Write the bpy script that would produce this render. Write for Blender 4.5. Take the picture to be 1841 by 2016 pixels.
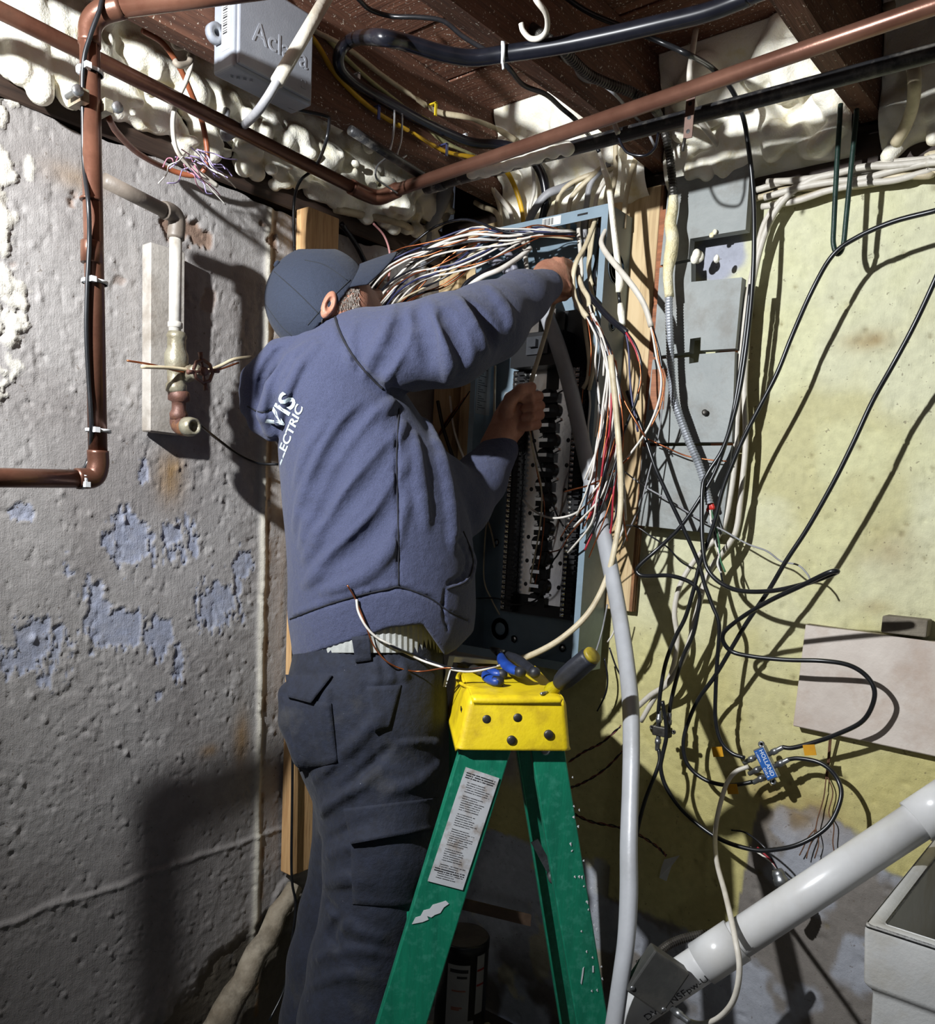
import bpy, bmesh, math, random
import numpy as np
from mathutils import Vector, Matrix, noise as mnoise
from mathutils.bvhtree import BVHTree

random.seed(7)
for _o in list(bpy.data.objects):
    bpy.data.objects.remove(_o)
SC = bpy.context.scene
COL = SC.collection

# ------------------------------------------------------------------ camera
# phone photo of 1841x2016, cropped at the bottom: the optical axis sits at y = 1227
FPX, CX, CY = 1657.5, 920.5, 1227.0
CAM = np.array([0.0, 0.0, 1.35])
YAW, PITCH, ROLL = math.radians(-39.31), math.radians(7.308), math.radians(-2.969)

def cam_axes():
    cy, sy, cp, sp = math.cos(YAW), math.sin(YAW), math.cos(PITCH), math.sin(PITCH)
    cr, sr = math.cos(ROLL), math.sin(ROLL)
    fw = np.array([sy * cp, cy * cp, -sp]); rt = np.array([cy, -sy, 0.0]); dn = np.cross(fw, rt)
    return cr * rt + sr * dn, -sr * rt + cr * dn, fw
RT, DN, FW = cam_axes()
cam_data = bpy.data.cameras.new('camera')
cam = bpy.data.objects.new('camera', cam_data)
COL.objects.link(cam)
cam.matrix_world = Matrix(((RT[0], -DN[0], -FW[0], CAM[0]), (RT[1], -DN[1], -FW[1], CAM[1]),
                           (RT[2], -DN[2], -FW[2], CAM[2]), (0, 0, 0, 1)))
cam_data.sensor_fit = 'HORIZONTAL'
cam_data.sensor_width = 36.0
cam_data.lens = 36.0 * FPX / 1841.0
cam_data.shift_x = 0.0
cam_data.shift_y = (CY - 1008.0) / 1841.0
cam_data.clip_start = 0.02
SC.camera = cam

# ------------------------------------------------------------------ light
world = bpy.data.worlds.new('world')
SC.world = world
world.use_nodes = True
world.node_tree.nodes['Background'].inputs[0].default_value = (0.72, 0.8, 1.0, 1)
world.node_tree.nodes['Background'].inputs[1].default_value = 0.045

def add_lamp(name, kind, loc, energy, color=(1, 1, 1), target=None, **kw):
    l = bpy.data.lights.new(name, kind)
    l.energy = energy; l.color = color
    for k, v in kw.items():
        setattr(l, k, v)
    o = bpy.data.objects.new(name, l)
    COL.objects.link(o)
    o.location = loc
    if target is not None:
        o.rotation_euler = (Vector(target) - Vector(loc)).to_track_quat('-Z', 'Y').to_euler()
    return o
# the electrician's LED work light, hung under the joists beside the photographer
add_lamp('work_light', 'SPOT', (-1.06, -0.13, 2.03), 205, (0.95, 0.975, 1.0), (-0.80, 1.7, 1.46),
         spot_size=math.radians(132), spot_blend=1.0, shadow_soft_size=0.02)
# weak fill light added behind the camera to lift the shadows
add_lamp('fill_light', 'POINT', (1.0, -1.5, 1.9), 8, (0.93, 0.96, 1.0), shadow_soft_size=0.08)

vs = SC.view_settings
vs.view_transform = 'Standard'; vs.look = 'None'; vs.gamma = 1.0; vs.use_curve_mapping = False
vs.exposure = 0.0

# ------------------------------------------------------------------ placing helpers
XL, YB = -1.56, 1.75            # left wall plane, back wall plane
ZJ, ZS = 2.11, 2.30             # underside of joists, underside of subfloor

def ray(px, py):
    return RT * ((px - CX) / FPX) + DN * ((py - CY) / FPX) + FW
def onY(px, py, Y=YB):
    d = ray(px, py); return CAM + d * (Y / d[1])
def onX(px, py, X=XL):
    d = ray(px, py); return CAM + d * (X / d[0])
def onZ(px, py, Z):
    d = ray(px, py); return CAM + d * ((Z - CAM[2]) / d[2])
def onD(px, py, d):
    return CAM + ray(px, py) * d
def W(px, py, off=0.0):         # a point standing `off` in front of the back wall; the coax on the right hugs it closer
    s = min(1, max(0, (px-1250)/150)); t = min(1, max(0, (py-1450)/250))
    return onY(px, py, YB - off*(1 - .30*s*s*(3-2*s)*(1-t*t*(3-2*t))))
def LW(px, py, off=0.0):        # a point standing `off` in front of the left wall
    return onX(px, py, XL + off)

# ------------------------------------------------------------------ objects
def tag(o, label=None, cat=None, group=None, kind=None):
    if label: o['label'] = label
    if cat: o['category'] = cat
    if group: o['group'] = group
    if kind: o['kind'] = kind
    return o
def thing(name, label, cat, loc=(0, 0, 0), group=None, kind=None):
    o = bpy.data.objects.new(name, None)
    COL.objects.link(o)
    o.location = [float(v) for v in loc]
    o.empty_display_size = 0.05
    return tag(o, label, cat, group, kind)
def adopt(o, parent):
    if parent is not None:
        o.parent = parent
        pm = parent.matrix_parent_inverse @ Matrix.Translation(parent.location) if parent.parent is None else None
        loc = Vector(parent.location) if parent.parent is None else Vector((0, 0, 0))
        if parent.parent is not None:
            loc = Vector((0, 0, 0))
        o.matrix_parent_inverse = Matrix.Translation(-loc)
    return o
def mesh_obj(name, verts, faces, mat, parent=None, smooth=False):
    me = bpy.data.meshes.new(name)
    if isinstance(verts, np.ndarray): verts = verts.tolist()
    if isinstance(faces, np.ndarray): faces = faces.tolist()
    me.from_pydata([tuple(v) for v in verts], [], faces)
    if mat is not None: me.materials.append(mat)
    if smooth:
        me.polygons.foreach_set('use_smooth', [True] * len(me.polygons))
    me.update()
    o = bpy.data.objects.new(name, me)
    COL.objects.link(o)
    return adopt(o, parent)
def bm_obj(name, bm, mat, parent=None, smooth=False, recalc=True):
    if recalc: bmesh.ops.recalc_face_normals(bm, faces=bm.faces)
    me = bpy.data.meshes.new(name)
    bm.to_mesh(me); bm.free()
    if mat is not None: me.materials.append(mat)
    if smooth:
        me.polygons.foreach_set('use_smooth', [True] * len(me.polygons))
    o = bpy.data.objects.new(name, me)
    COL.objects.link(o)
    return adopt(o, parent)

class MB:
    """collects shapes of ONE piece into one mesh"""
    def __init__(s): s.v = []; s.f = []
    def add(s, v, f):
        n = len(s.v); s.v.extend([tuple(map(float, p)) for p in v]); s.f.extend([tuple(i + n for i in q) for q in f]); return s
    def box(s, a, b):
        a = np.minimum(a, b) if False else np.array(a, float); b = np.array(b, float)
        lo, hi = np.minimum(a, b), np.maximum(a, b)
        x0, y0, z0 = lo; x1, y1, z1 = hi
        return s.add([(x0,y0,z0),(x1,y0,z0),(x1,y1,z0),(x0,y1,z0),(x0,y0,z1),(x1,y0,z1),(x1,y1,z1),(x0,y1,z1)],
                     [(0,3,2,1),(4,5,6,7),(0,1,5,4),(1,2,6,5),(2,3,7,6),(3,0,4,7)])
    def hexa(s, lo4, hi4):
        return s.add(list(lo4) + list(hi4), [(0,3,2,1),(4,5,6,7),(0,1,5,4),(1,2,6,5),(2,3,7,6),(3,0,4,7)])
    def obox(s, c, ax, ay, az):      # centre + half-axis vectors
        c, ax, ay, az = [np.array(t, float) for t in (c, ax, ay, az)]
        return s.hexa([c-ax-ay-az, c+ax-ay-az, c+ax+ay-az, c-ax+ay-az], [c-ax-ay+az, c+ax-ay+az, c+ax+ay+az, c-ax+ay+az])
    def tube(s, pts, r, n=8, caps=True, flat=1.0, up=None):
        v, f = tube_geo(pts, r, n, caps, flat, up); return s.add(v, f)
    def lathe(s, c, axis, prof, n=24):   # prof: (distance along axis, radius)
        c = np.array(c, float); a = np.array(axis, float); a /= np.linalg.norm(a)
        u = np.cross(a, (0, 0, 1.0)) if abs(a[2]) < .9 else np.cross(a, (1.0, 0, 0)); u /= np.linalg.norm(u); w = np.cross(a, u)
        v = []; f = []
        for t, r in prof:
            for k in range(n):
                q = 2 * math.pi * k / n
                v.append(c + a * t + (u * math.cos(q) + w * math.sin(q)) * max(r, 1e-5))
        m = len(prof)
        for i in range(m - 1):
            for k in range(n):
                k2 = (k + 1) % n
                f.append((i*n+k, i*n+k2, (i+1)*n+k2, (i+1)*n+k))
        f.append(tuple(range(n))[::-1]); f.append(tuple((m-1)*n+k for k in range(n)))
        return s.add(v, f)
    def build(s, name, mat, parent=None, smooth=False):
        return mesh_obj(name, s.v, s.f, mat, parent, smooth)

def catmull(pts, sub=6):
    P = np.array(pts, float)
    if len(P) < 3: 
        return np.array([P[0] + (P[-1] - P[0]) * t for t in np.linspace(0, 1, 3)])
    P = np.vstack([2*P[0]-P[1], P, 2*P[-1]-P[-2]])
    out = []
    for i in range(1, len(P) - 2):
        p0, p1, p2, p3 = P[i-1], P[i], P[i+1], P[i+2]
        # centripetal-ish
        for k in range(sub):
            t = k / sub
            out.append(0.5 * ((2*p1) + (-p0+p2)*t + (2*p0-5*p1+4*p2-p3)*t*t + (-p0+3*p1-3*p2+p3)*t**3))
    out.append(P[-2])
    return np.array(out)
def tube_geo(pts, r, n=8, caps=True, flat=1.0, up=None):
    """swept tube; r may be a list; flat<1 squashes it along `up`"""
    P = np.array(pts, float); m = len(P)
    T = np.gradient(P, axis=0); T /= (np.linalg.norm(T, axis=1)[:, None] + 1e-12)
    R = np.full(m, r, float) if np.isscalar(r) else np.interp(np.linspace(0, 1, m), np.linspace(0, 1, len(r)), r)
    if up is not None:
        U = np.tile(np.array(up, float), (m, 1))
        U -= T * np.sum(U * T, axis=1)[:, None]; U /= np.linalg.norm(U, axis=1)[:, None]
    else:
        u = np.cross(T[0], (0, 0, 1.0))
        if np.linalg.norm(u) < .1: u = np.cross(T[0], (1.0, 0, 0))
        u /= np.linalg.norm(u); U = [u]
        for i in range(1, m):
            u = U[-1] - T[i] * np.dot(U[-1], T[i]); u /= (np.linalg.norm(u) + 1e-12); U.append(u)
        U = np.array(U)
    V = np.cross(T, U)
    q = np.arange(n) * 2 * math.pi / n
    ring = (U[:, None, :] * (np.cos(q) * flat)[None, :, None] + V[:, None, :] * np.sin(q)[None, :, None]) * R[:, None, None] + P[:, None, :]
    verts = ring.reshape(-1, 3).tolist()
    faces = []
    for i in range(m - 1):
        for k in range(n):
            k2 = (k + 1) % n
            faces.append((i*n+k, i*n+k2, (i+1)*n+k2, (i+1)*n+k))
    if caps:
        faces.append(tuple(range(n))[::-1]); faces.append(tuple((m-1)*n+k for k in range(n)))
    return verts, faces
def tube_obj(name, pts, r, mat, parent=None, n=8, sub=6, flat=1.0, up=None, smooth=True, jitter=0.0):
    P = catmull(pts, sub) if sub else np.array(pts, float)
    v, f = tube_geo(P, r, n, True, flat, up)
    return mesh_obj(name, v, f, mat, parent, smooth)
def bevel_box(name, lo, hi, mat, parent=None, b=0.004, seg=2, smooth=False):
    bm = bmesh.new()
    m = MB().box(lo, hi)
    vs_ = [bm.verts.new(p) for p in m.v]
    for q in m.f: bm.faces.new([vs_[i] for i in q])
    bmesh.ops.bevel(bm, geom=list(bm.edges), offset=b, segments=seg, affect='EDGES', profile=.5)
    return bm_obj(name, bm, mat, parent, smooth)
def bevel_mb(name, m, mat, parent=None, b=0.004, seg=2, smooth=False):
    bm = bmesh.new()
    vs_ = [bm.verts.new(p) for p in m.v]
    for q in m.f: bm.faces.new([vs_[i] for i in q])
    bmesh.ops.recalc_face_normals(bm, faces=bm.faces)
    bmesh.ops.bevel(bm, geom=[e for e in bm.edges if len(e.link_faces) == 2 and e.calc_face_angle(0) > .3], offset=b, segments=seg, affect='EDGES', profile=.5)
    return bm_obj(name, bm, mat, parent, smooth)

# ------------------------------------------------------------------ materials
def lin(c):
    return tuple(((v/255)/12.92 if v/255 <= .04045 else (((v/255)+.055)/1.055)**2.4) for v in c) + (1.0,)
class NT:
    def __init__(s, name):
        s.m = bpy.data.materials.new(name); s.m.use_nodes = True
        s.t = s.m.node_tree; s.b = s.t.nodes['Principled BSDF']
        s.co = s.t.nodes.new('ShaderNodeTexCoord').outputs['Object']
    def n(s, kind, **kw):
        x = s.t.nodes.new(kind)
        for k, v in kw.items():
            if k.startswith('i_'):
                key = k[2:]; x.inputs[int(key) if key.isdigit() else key.replace('_', ' ')].default_value = v
            else: setattr(x, k, v)
        return x
    def l(s, a, b): s.t.links.new(a, b)
    def noise(s, scale, detail=4, rough=.55, vec=None, dist=0.0):
        x = s.n('ShaderNodeTexNoise', i_Scale=scale, i_Detail=detail, i_Roughness=rough, i_Distortion=dist)
        s.l(vec or s.co, x.inputs['Vector']); return x.outputs['Fac']
    def ramp(s, fac, stops, interp='LINEAR'):
        x = s.n('ShaderNodeValToRGB'); x.color_ramp.interpolation = interp
        e = x.color_ramp.elements
        while len(e) < len(stops): e.new(.5)
        for i, (p, c) in enumerate(stops): e[i].position = p; e[i].color = c if len(c) == 4 else lin(c)
        s.l(fac, x.inputs[0]); return x.outputs[0]
    def mix(s, fac, a, b, blend='MIX'):
        x = s.n('ShaderNodeMix', data_type='RGBA', blend_type=blend)
        if hasattr(fac, 'is_linked'): s.l(fac, x.inputs[0])
        else: x.inputs[0].default_value = fac
        for v, i in ((a, 6), (b, 7)):
            if hasattr(v, 'is_linked'): s.l(v, x.inputs[i])
            else: x.inputs[i].default_value = v
        return x.outputs[2]
    def math(s, op, a, b=0.0, clamp=False):
        x = s.n('ShaderNodeMath', operation=op, use_clamp=clamp)
        for v, i in ((a, 0), (b, 1)):
            if hasattr(v, 'is_linked'): s.l(v, x.inputs[i])
            else: x.inputs[i].default_value = v
        return x.outputs[0]
    def bump(s, h, dist, strength=1.0):
        x = s.n('ShaderNodeBump', i_Strength=strength, i_Distance=dist); s.l(h, x.inputs['Height'])
        if s.b.inputs['Normal'].is_linked:
            s.l(s.b.inputs['Normal'].links[0].from_socket, x.inputs['Normal'])
        s.l(x.outputs[0], s.b.inputs['Normal'])
    def color(s, c):
        if hasattr(c, 'is_linked'): s.l(c, s.b.inputs['Base Color'])
        else: s.b.inputs['Base Color'].default_value = c if len(c) == 4 else lin(c)
    def set(s, rough=None, metal=None, **kw):
        if rough is not None: s.b.inputs['Roughness'].default_value = rough
        if metal is not None: s.b.inputs['Metallic'].default_value = metal
        for k, v in kw.items(): s.b.inputs[k.replace('_', ' ')].default_value = v
    def stretch(s, sx, sy, sz):
        x = s.n('ShaderNodeMapping'); x.inputs['Scale'].default_value = (sx, sy, sz); s.l(s.co, x.inputs['Vector']); return x.outputs[0]
_mats = {}
def M(name, c, c2=None, scale=30, rough=.5, metal=0.0, bump=0.0, bscale=200, dirt=None, dscale=12, damt=.6, stretch=None, **kw):
    """plain procedural material: base colour varied by noise, optional dirt patches and fine bump"""
    if name in _mats: return _mats[name]
    t = NT(name)
    vec = t.stretch(*stretch) if stretch else None
    c2 = c2 or tuple(max(0, v * .82) for v in c)
    col = t.ramp(t.noise(scale, 4, .6, vec), [(.32, c2), (.68, c)])
    if dirt:
        f = t.ramp(t.noise(dscale, 5, .65), [(.5, (0, 0, 0, 1)), (.68, (damt, damt, damt, 1))])
        col = t.mix(f, col, lin(dirt))
    t.color(col); t.set(rough, metal, **kw)
    if bump: t.bump(t.noise(bscale, 3, .6, vec), bump)
    _mats[name] = t.m
    return t.m
def wood(name, c, c2, dark, along=2, scale=14, rough=.65, bump=.0008, speck=None):
    if name in _mats: return _mats[name]
    t = NT(name)
    sc = [1.0, 1.0, 1.0]; sc[along] = .06
    v = t.stretch(*sc)
    n1 = t.noise(scale * 4, 5, .6, v, 1.2)
    n2 = t.noise(scale * 22, 3, .6, v)
    col = t.ramp(n1, [(.3, c2), (.62, c)])
    g = t.ramp(n2, [(.38, (1, 1, 1, 1)), (.5, (0, 0, 0, 1))])
    col = t.mix(t.math('MULTIPLY', g, .35), col, lin(dark))
    if speck:
        f = t.ramp(t.noise(speck[1], 2, .7), [(speck[2], (0, 0, 0, 1)), (speck[2] + .03, (1, 1, 1, 1))])
        col = t.mix(f, col, lin(speck[0]))
    t.color(col); t.set(rough)
    t.bump(n2, bump)
    _mats[name] = t.m
    return t.m
# shared materials
m_copper = M('aged_copper', (114, 77, 61), (84, 54, 42), 18, .34, .5, .0003, 120, (84, 62, 50), 9, .7)
m_copper_new = M('copper_pipe_bright', (132, 94, 78), (104, 70, 57), 10, .3, .5, .0002, 90, (96, 66, 52), 14, .5)
m_copper_wire = M('bare_copper_wire', (190, 112, 72), (150, 82, 50), 40, .35, .85)
m_blackpipe = M('black_pipe', (40, 40, 42), (26, 26, 28), 22, .45, 0, .0005, 120, (150, 145, 135), 30, .35)
m_black = M('black_rubber_jacket', (26, 27, 34), (18, 19, 25), 40, .25)
m_blackcoax = M('black_coax_jacket', (30, 31, 34), (20, 21, 23), 40, .3)
m_nm = M('cream_nm_jacket', (206, 194, 165), (178, 164, 134), 25, .5, 0, .0003, 90, (140, 124, 98), 22, .5)
m_nmw = M('white_nm_jacket', (216, 211, 200), (190, 183, 170), 25, .5, 0, .0003, 90, (150, 140, 124), 25, .5)
m_nmgrey = M('grey_cable_jacket', (150, 150, 152), (124, 124, 128), 25, .5, 0, .0003, 90)
m_white = M('white_insulation', (226, 222, 214), (200, 194, 184), 40, .42)
m_red = M('red_insulation', (178, 48, 62), (140, 34, 46), 40, .4)
m_blue = M('blue_insulation', (52, 56, 96), (38, 42, 74), 40, .4)
m_yellow = M('yellow_cable_jacket', (214, 170, 30), (190, 146, 22), 30, .45, 0, .0003, 90, (150, 116, 40), 25, .5)
m_zip = M('white_nylon', (214, 216, 218), (196, 198, 200), 30, .45)
m_steel = M('zinc_steel', (170, 172, 174), (128, 130, 132), 40, .35, .85, .0003, 200)
m_darksteel = M('dark_steel', (92, 90, 86), (58, 54, 50), 40, .45, .7, .0004, 200)
m_greenpaint = M('dark_green_paint', (36, 62, 54), (22, 42, 36), 30, .4, 0, .0003, 150)
# ================================================================== noise fields for walls
def _vn(x, y, seed):
    xi = np.floor(x).astype(np.int64); yi = np.floor(y).astype(np.int64)
    xf = x - xi; yf = y - yi
    u = xf*xf*xf*(xf*(xf*6-15)+10); v = yf*yf*yf*(yf*(yf*6-15)+10)
    def h(a, b):
        n = (a * 374761393 + b * 668265263 + seed * 974634777) & 0xffffffff
        n = ((n ^ (n >> 13)) * 1274126177) & 0xffffffff
        return ((n ^ (n >> 16)) & 0xffff) / 65535.0
    return (h(xi, yi)*(1-u)+h(xi+1, yi)*u)*(1-v) + (h(xi, yi+1)*(1-u)+h(xi+1, yi+1)*u)*v
def fbm(x, y, scale, octv=4, seed=1, gain=.5):
    s = 0; a = 1; t = 0
    for o in range(octv):
        s = s + a * _vn(x*scale*(2**o)+17.3*o, y*scale*(2**o)-9.1*o, seed+o); t += a; a *= gain
    return s / t
def sstep(a, b, x):
    t = np.clip((x-a)/(b-a), 0, 1); return t*t*(3-2*t)
def blob(a, b, ca, cb, ra, rb):
    return np.exp(-(((a-ca)/ra)**2 + ((b-cb)/rb)**2))
def lerpc(A, c, f):
    c = np.array(lin(c)[:3]); return A*(1-f[..., None]) + c*f[..., None]

def wall_material(name, bump1, bump2, rough=.75):
    t = NT(name)
    at = t.n('ShaderNodeAttribute', attribute_name='paint')
    n = t.noise(55, 5, .6); n2 = t.noise(420, 2, .6)
    f = t.ramp(n, [(.3, (.86, .86, .86, 1)), (.7, (1.06, 1.06, 1.06, 1))])
    col = t.mix(1.0, at.outputs['Color'], f, 'MULTIPLY')
    sp = t.ramp(t.noise(95, 2, .7), [(.68, (0, 0, 0, 1)), (.72, (1, 1, 1, 1))])
    col = t.mix(t.math('MULTIPLY', sp, .55), col, lin((84, 70, 56)))
    t.color(col); t.set(rough)
    t.bump(n, bump1); t.bump(n2, bump2)
    t.bump(t.noise(260, 3, .6, t.stretch(1, 1, .10)), bump2*.8)
    return t.m
def relief(name, mat, na, nb, pos, colr, kind='structure'):
    """grid na x nb of world points with a colour attribute"""
    idx = np.arange(na*nb).reshape(na, nb)
    f = np.stack([idx[:-1, :-1], idx[1:, :-1], idx[1:, 1:], idx[:-1, 1:]], -1).reshape(-1, 4)
    me = bpy.data.meshes.new(name)
    me.vertices.add(na*nb); me.vertices.foreach_set('co', pos.reshape(-1).astype(np.float32))
    me.loops.add(f.size); me.loops.foreach_set('vertex_index', f.reshape(-1).astype(np.int32))
    me.polygons.add(len(f)); me.polygons.foreach_set('loop_start', np.arange(0, f.size, 4, dtype=np.int32))
    me.polygons.foreach_set('use_smooth', np.ones(len(f), bool))
    me.update(calc_edges=True); me.validate()
    ca = me.color_attributes.new('paint', 'FLOAT_COLOR', 'POINT')
    ca.data.foreach_set('color', np.concatenate([colr.reshape(-1, 3), np.ones((na*nb, 1))], 1).reshape(-1).astype(np.float32))
    me.materials.append(mat)
    o = bpy.data.objects.new(name, me); COL.objects.link(o)
    o['kind'] = kind
    return o

# ------------------------------------------------------------------ left wall (poured concrete, flaking grey-beige paint over blue)
ZTOPL = 2.0
def build_wall_left():
    ya, yb, st = .02, 1.78, .0038
    Y, Z = np.meshgrid(np.arange(ya, yb+1e-6, st), np.arange(-.02, ZTOPL+1e-6, st), indexing='ij')
    base = fbm(Y, Z, 3, 4, 11)
    col = np.zeros(Y.shape + (3,)) + np.array(lin((160, 156, 153))[:3])
    col = lerpc(col, (146, 141, 138), sstep(.4, .65, fbm(Y, Z, 5, 4, 3)))
    # older grey ground coat low down, yellowish dirt at the foot
    col = lerpc(col, (136, 131, 128), sstep(.75, .55, Z + .12*(fbm(Y, Z, 4, 3, 5)-.5)) * .75)
    # lumps and scabs
    rough = fbm(Y, Z, 28, 4, 21)
    ridg = 1-np.abs(2*fbm(Y, Z, 34, 3, 31)-1)
    zone = sstep(.42, .62, fbm(Y, Z, 3.2, 3, 41))
    disp = .009*(base-.5) + .0010*(rough-.5) + zone*.0008*sstep(.82, .97, ridg) + .0012*sstep(.66, .74, fbm(Y, Z, 30, 3, 36))*zone - .0016*sstep(.70, .75, fbm(Y*1.5, Z, 48, 3, 37))
    # flaked patches show a blue coat (centres measured on the wall)
    B = np.zeros_like(Y)
    for px, py, rx, ry, a in [(255,1060,.055,.07,1.1),(300,1070,.02,.05,.8),(350,1060,.06,.06,.75),(190,1190,.04,.09,1.0),(240,1240,.07,.05,1.15),(310,1260,.04,.07,1.0),
                              (75,1270,.06,.09,.95),(20,1300,.03,.05,.8),(430,1190,.07,.08,.95),(478,1110,.03,.04,1.1),(45,1010,.03,.02,.8),(350,1310,.03,.06,.8),(285,935,.02,.05,.75),
                              (460,1150,.05,.05,.7),(120,1100,.05,.05,.6),(310,1370,.015,.015,1.0)]:
        p = onX(px, py, XL); B = np.maximum(B, a*blob(Y, Z, p[1], p[2], rx, ry))
    edge = .55*fbm(Y*1.6, Z, 22, 5, 51, .62) + .45*fbm(Y*2.6, Z*.7, 60, 3, 56, .6)
    blue = sstep(.0, .07, B + (edge-.5)*1.5 - .55)
    col = lerpc(col, (156, 163, 184), blue*(.55+.40*fbm(Y, Z, 70, 2, 9)))
    disp -= .0018*blue - .0010*blue*(fbm(Y, Z, 80, 2, 19)-.5)
    disp += .0012*sstep(-.12, -.02, B + (edge-.5)*1.5 - .55)*(1-blue)      # curled paint lip
    # rust weeps, ochre stains
    for px, py, rx, ry, a in [(335,940,.03,.05,.8),(350,915,.015,.02,.6),(475,1455,.02,.06,.8),(410,1478,.02,.014,.7),(150,350,.05,.02,.5)]:
        p = onX(px, py, XL); col = lerpc(col, (146, 112, 62), np.clip(a*blob(Y, Z, p[1], p[2], rx, ry)*(.4+edge), 0, .8))
    # foot of the wall: paint has come away, dark damp plaster, peeling lips
    p0 = onX(430, 1800, XL)
    foot = sstep(.0, .05, (.30 + .22*(Y-1.0) - Z) + .22*(fbm(Y, Z, 7, 5, 61, .6)-.5) - .02*np.sin(Y*9))
    col = lerpc(col, (88, 80, 66), foot*.9)
    col = lerpc(col, (112, 116, 122), foot*sstep(.48, .6, fbm(Y, Z, 9, 4, 71))*.8)
    disp -= foot*.010
    lip = sstep(-.03, .0, (.30 + .22*(Y-1.0) - Z) + .22*(fbm(Y, Z, 7, 5, 61, .6)-.5) - .02*np.sin(Y*9))*(1-foot)
    disp += .007*lip*sstep(.4, .6, fbm(Y, Z, 12, 2, 81))
    # old patch band with a raised edge running down to the left
    pa, pb = onX(90, 1790, XL), onX(500, 1650, XL)
    sl = (pb[2]-pa[2])/(pb[1]-pa[1])
    h = Z - (pa[2] + sl*(Y-pa[1])) + .02*(fbm(Y, Z, 10, 3, 91)-.5)
    disp += .004*np.exp(-(h/.006)**2) + .002*sstep(.01, -.01, h)
    # vertical form-board seam with a lumpy caulk bead beside the stud
    pc = onX(514, 1200, XL)
    ds = Y - pc[1] + .004*(fbm(Z, Z*0, 18, 3, 101)-.5)
    w = .0065 + .004*fbm(Z, Z*0, 14, 3, 111)
    bead = np.exp(-(ds/w)**2)*sstep(.28, .34, Z)
    disp += .007*bead
    col = lerpc(col, (206, 200, 184), np.clip(bead*1.4, 0, 1)*.85)
    col = lerpc(col, (120, 92, 58), np.exp(-((ds-.016)/.006)**2)*sstep(.45, .6, fbm(Y, Z, 30, 3, 121))*.8)
    # chipped spalls near the top left with rusty pits
    chalk = sstep(.0, .08, sstep(.74, .55, Y)*sstep(1.35, 1.6, Z) + (fbm(Y, Z, 26, 5, 136, .6)-.5)*1.6 - .62)
    col = lerpc(col, (216, 211, 198), chalk*.85); disp += .0035*chalk*(.5+fbm(Y, Z, 60, 2, 137))
    pit = sstep(.70, .76, fbm(Y, Z, 16, 4, 131))*sstep(1.6, 1.9, Z)
    disp -= .006*pit; col = lerpc(col, (126, 96, 74), pit*.8)
    for px, py, s in [(5,560,.03),(20,650,.035),(10,450,.02),(30,720,.03),(60,330,.02)]:
        p = onX(px, py, XL); k = sstep(.45, .6, blob(Y, Z, p[1], p[2], s*.6, s*1.3)*(.1+1.5*fbm(Y, Z, 45, 4, 141)))
        col = lerpc(col, (214, 210, 198), k*.8); disp += .002*k
    # small pebbles
    rng = np.random.RandomState(3)
    for k in range(420):
        y0, z0, r = rng.uniform(ya, 1.5), rng.uniform(.2, 1.98), rng.uniform(.0030, .0055)
        i0, i1 = int((y0-ya-.03)/st), int((y0-ya+.03)/st); j0, j1 = int((z0-.01)/st), int((z0+.05)/st)
        i0 = max(i0, 0); j0 = max(j0, 0)
        sl_ = (slice(i0, i1), slice(j0, j1))
        disp[sl_] += rng.choice([1, 1, -1])*.0035*np.exp(-(((Y[sl_]-y0)/r)**2+((Z[sl_]-z0)/(r*1.3))**2))
    X = XL + disp
    # ragged top edge
    top = ZTOPL - .035*fbm(Y, Y*0, 9, 4, 151) 
    Zt = np.minimum(Z, top)
    pos = np.stack([X, Y, Zt], -1)
    o = relief('wall_left', wall_material('flaking_grey_paint', .0016, .0007), *Y.shape, pos, col)
    o['label'] = 'rough grey-beige painted concrete wall with blue flaked patches'
    return o
WALL_L = build_wall_left()

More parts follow.
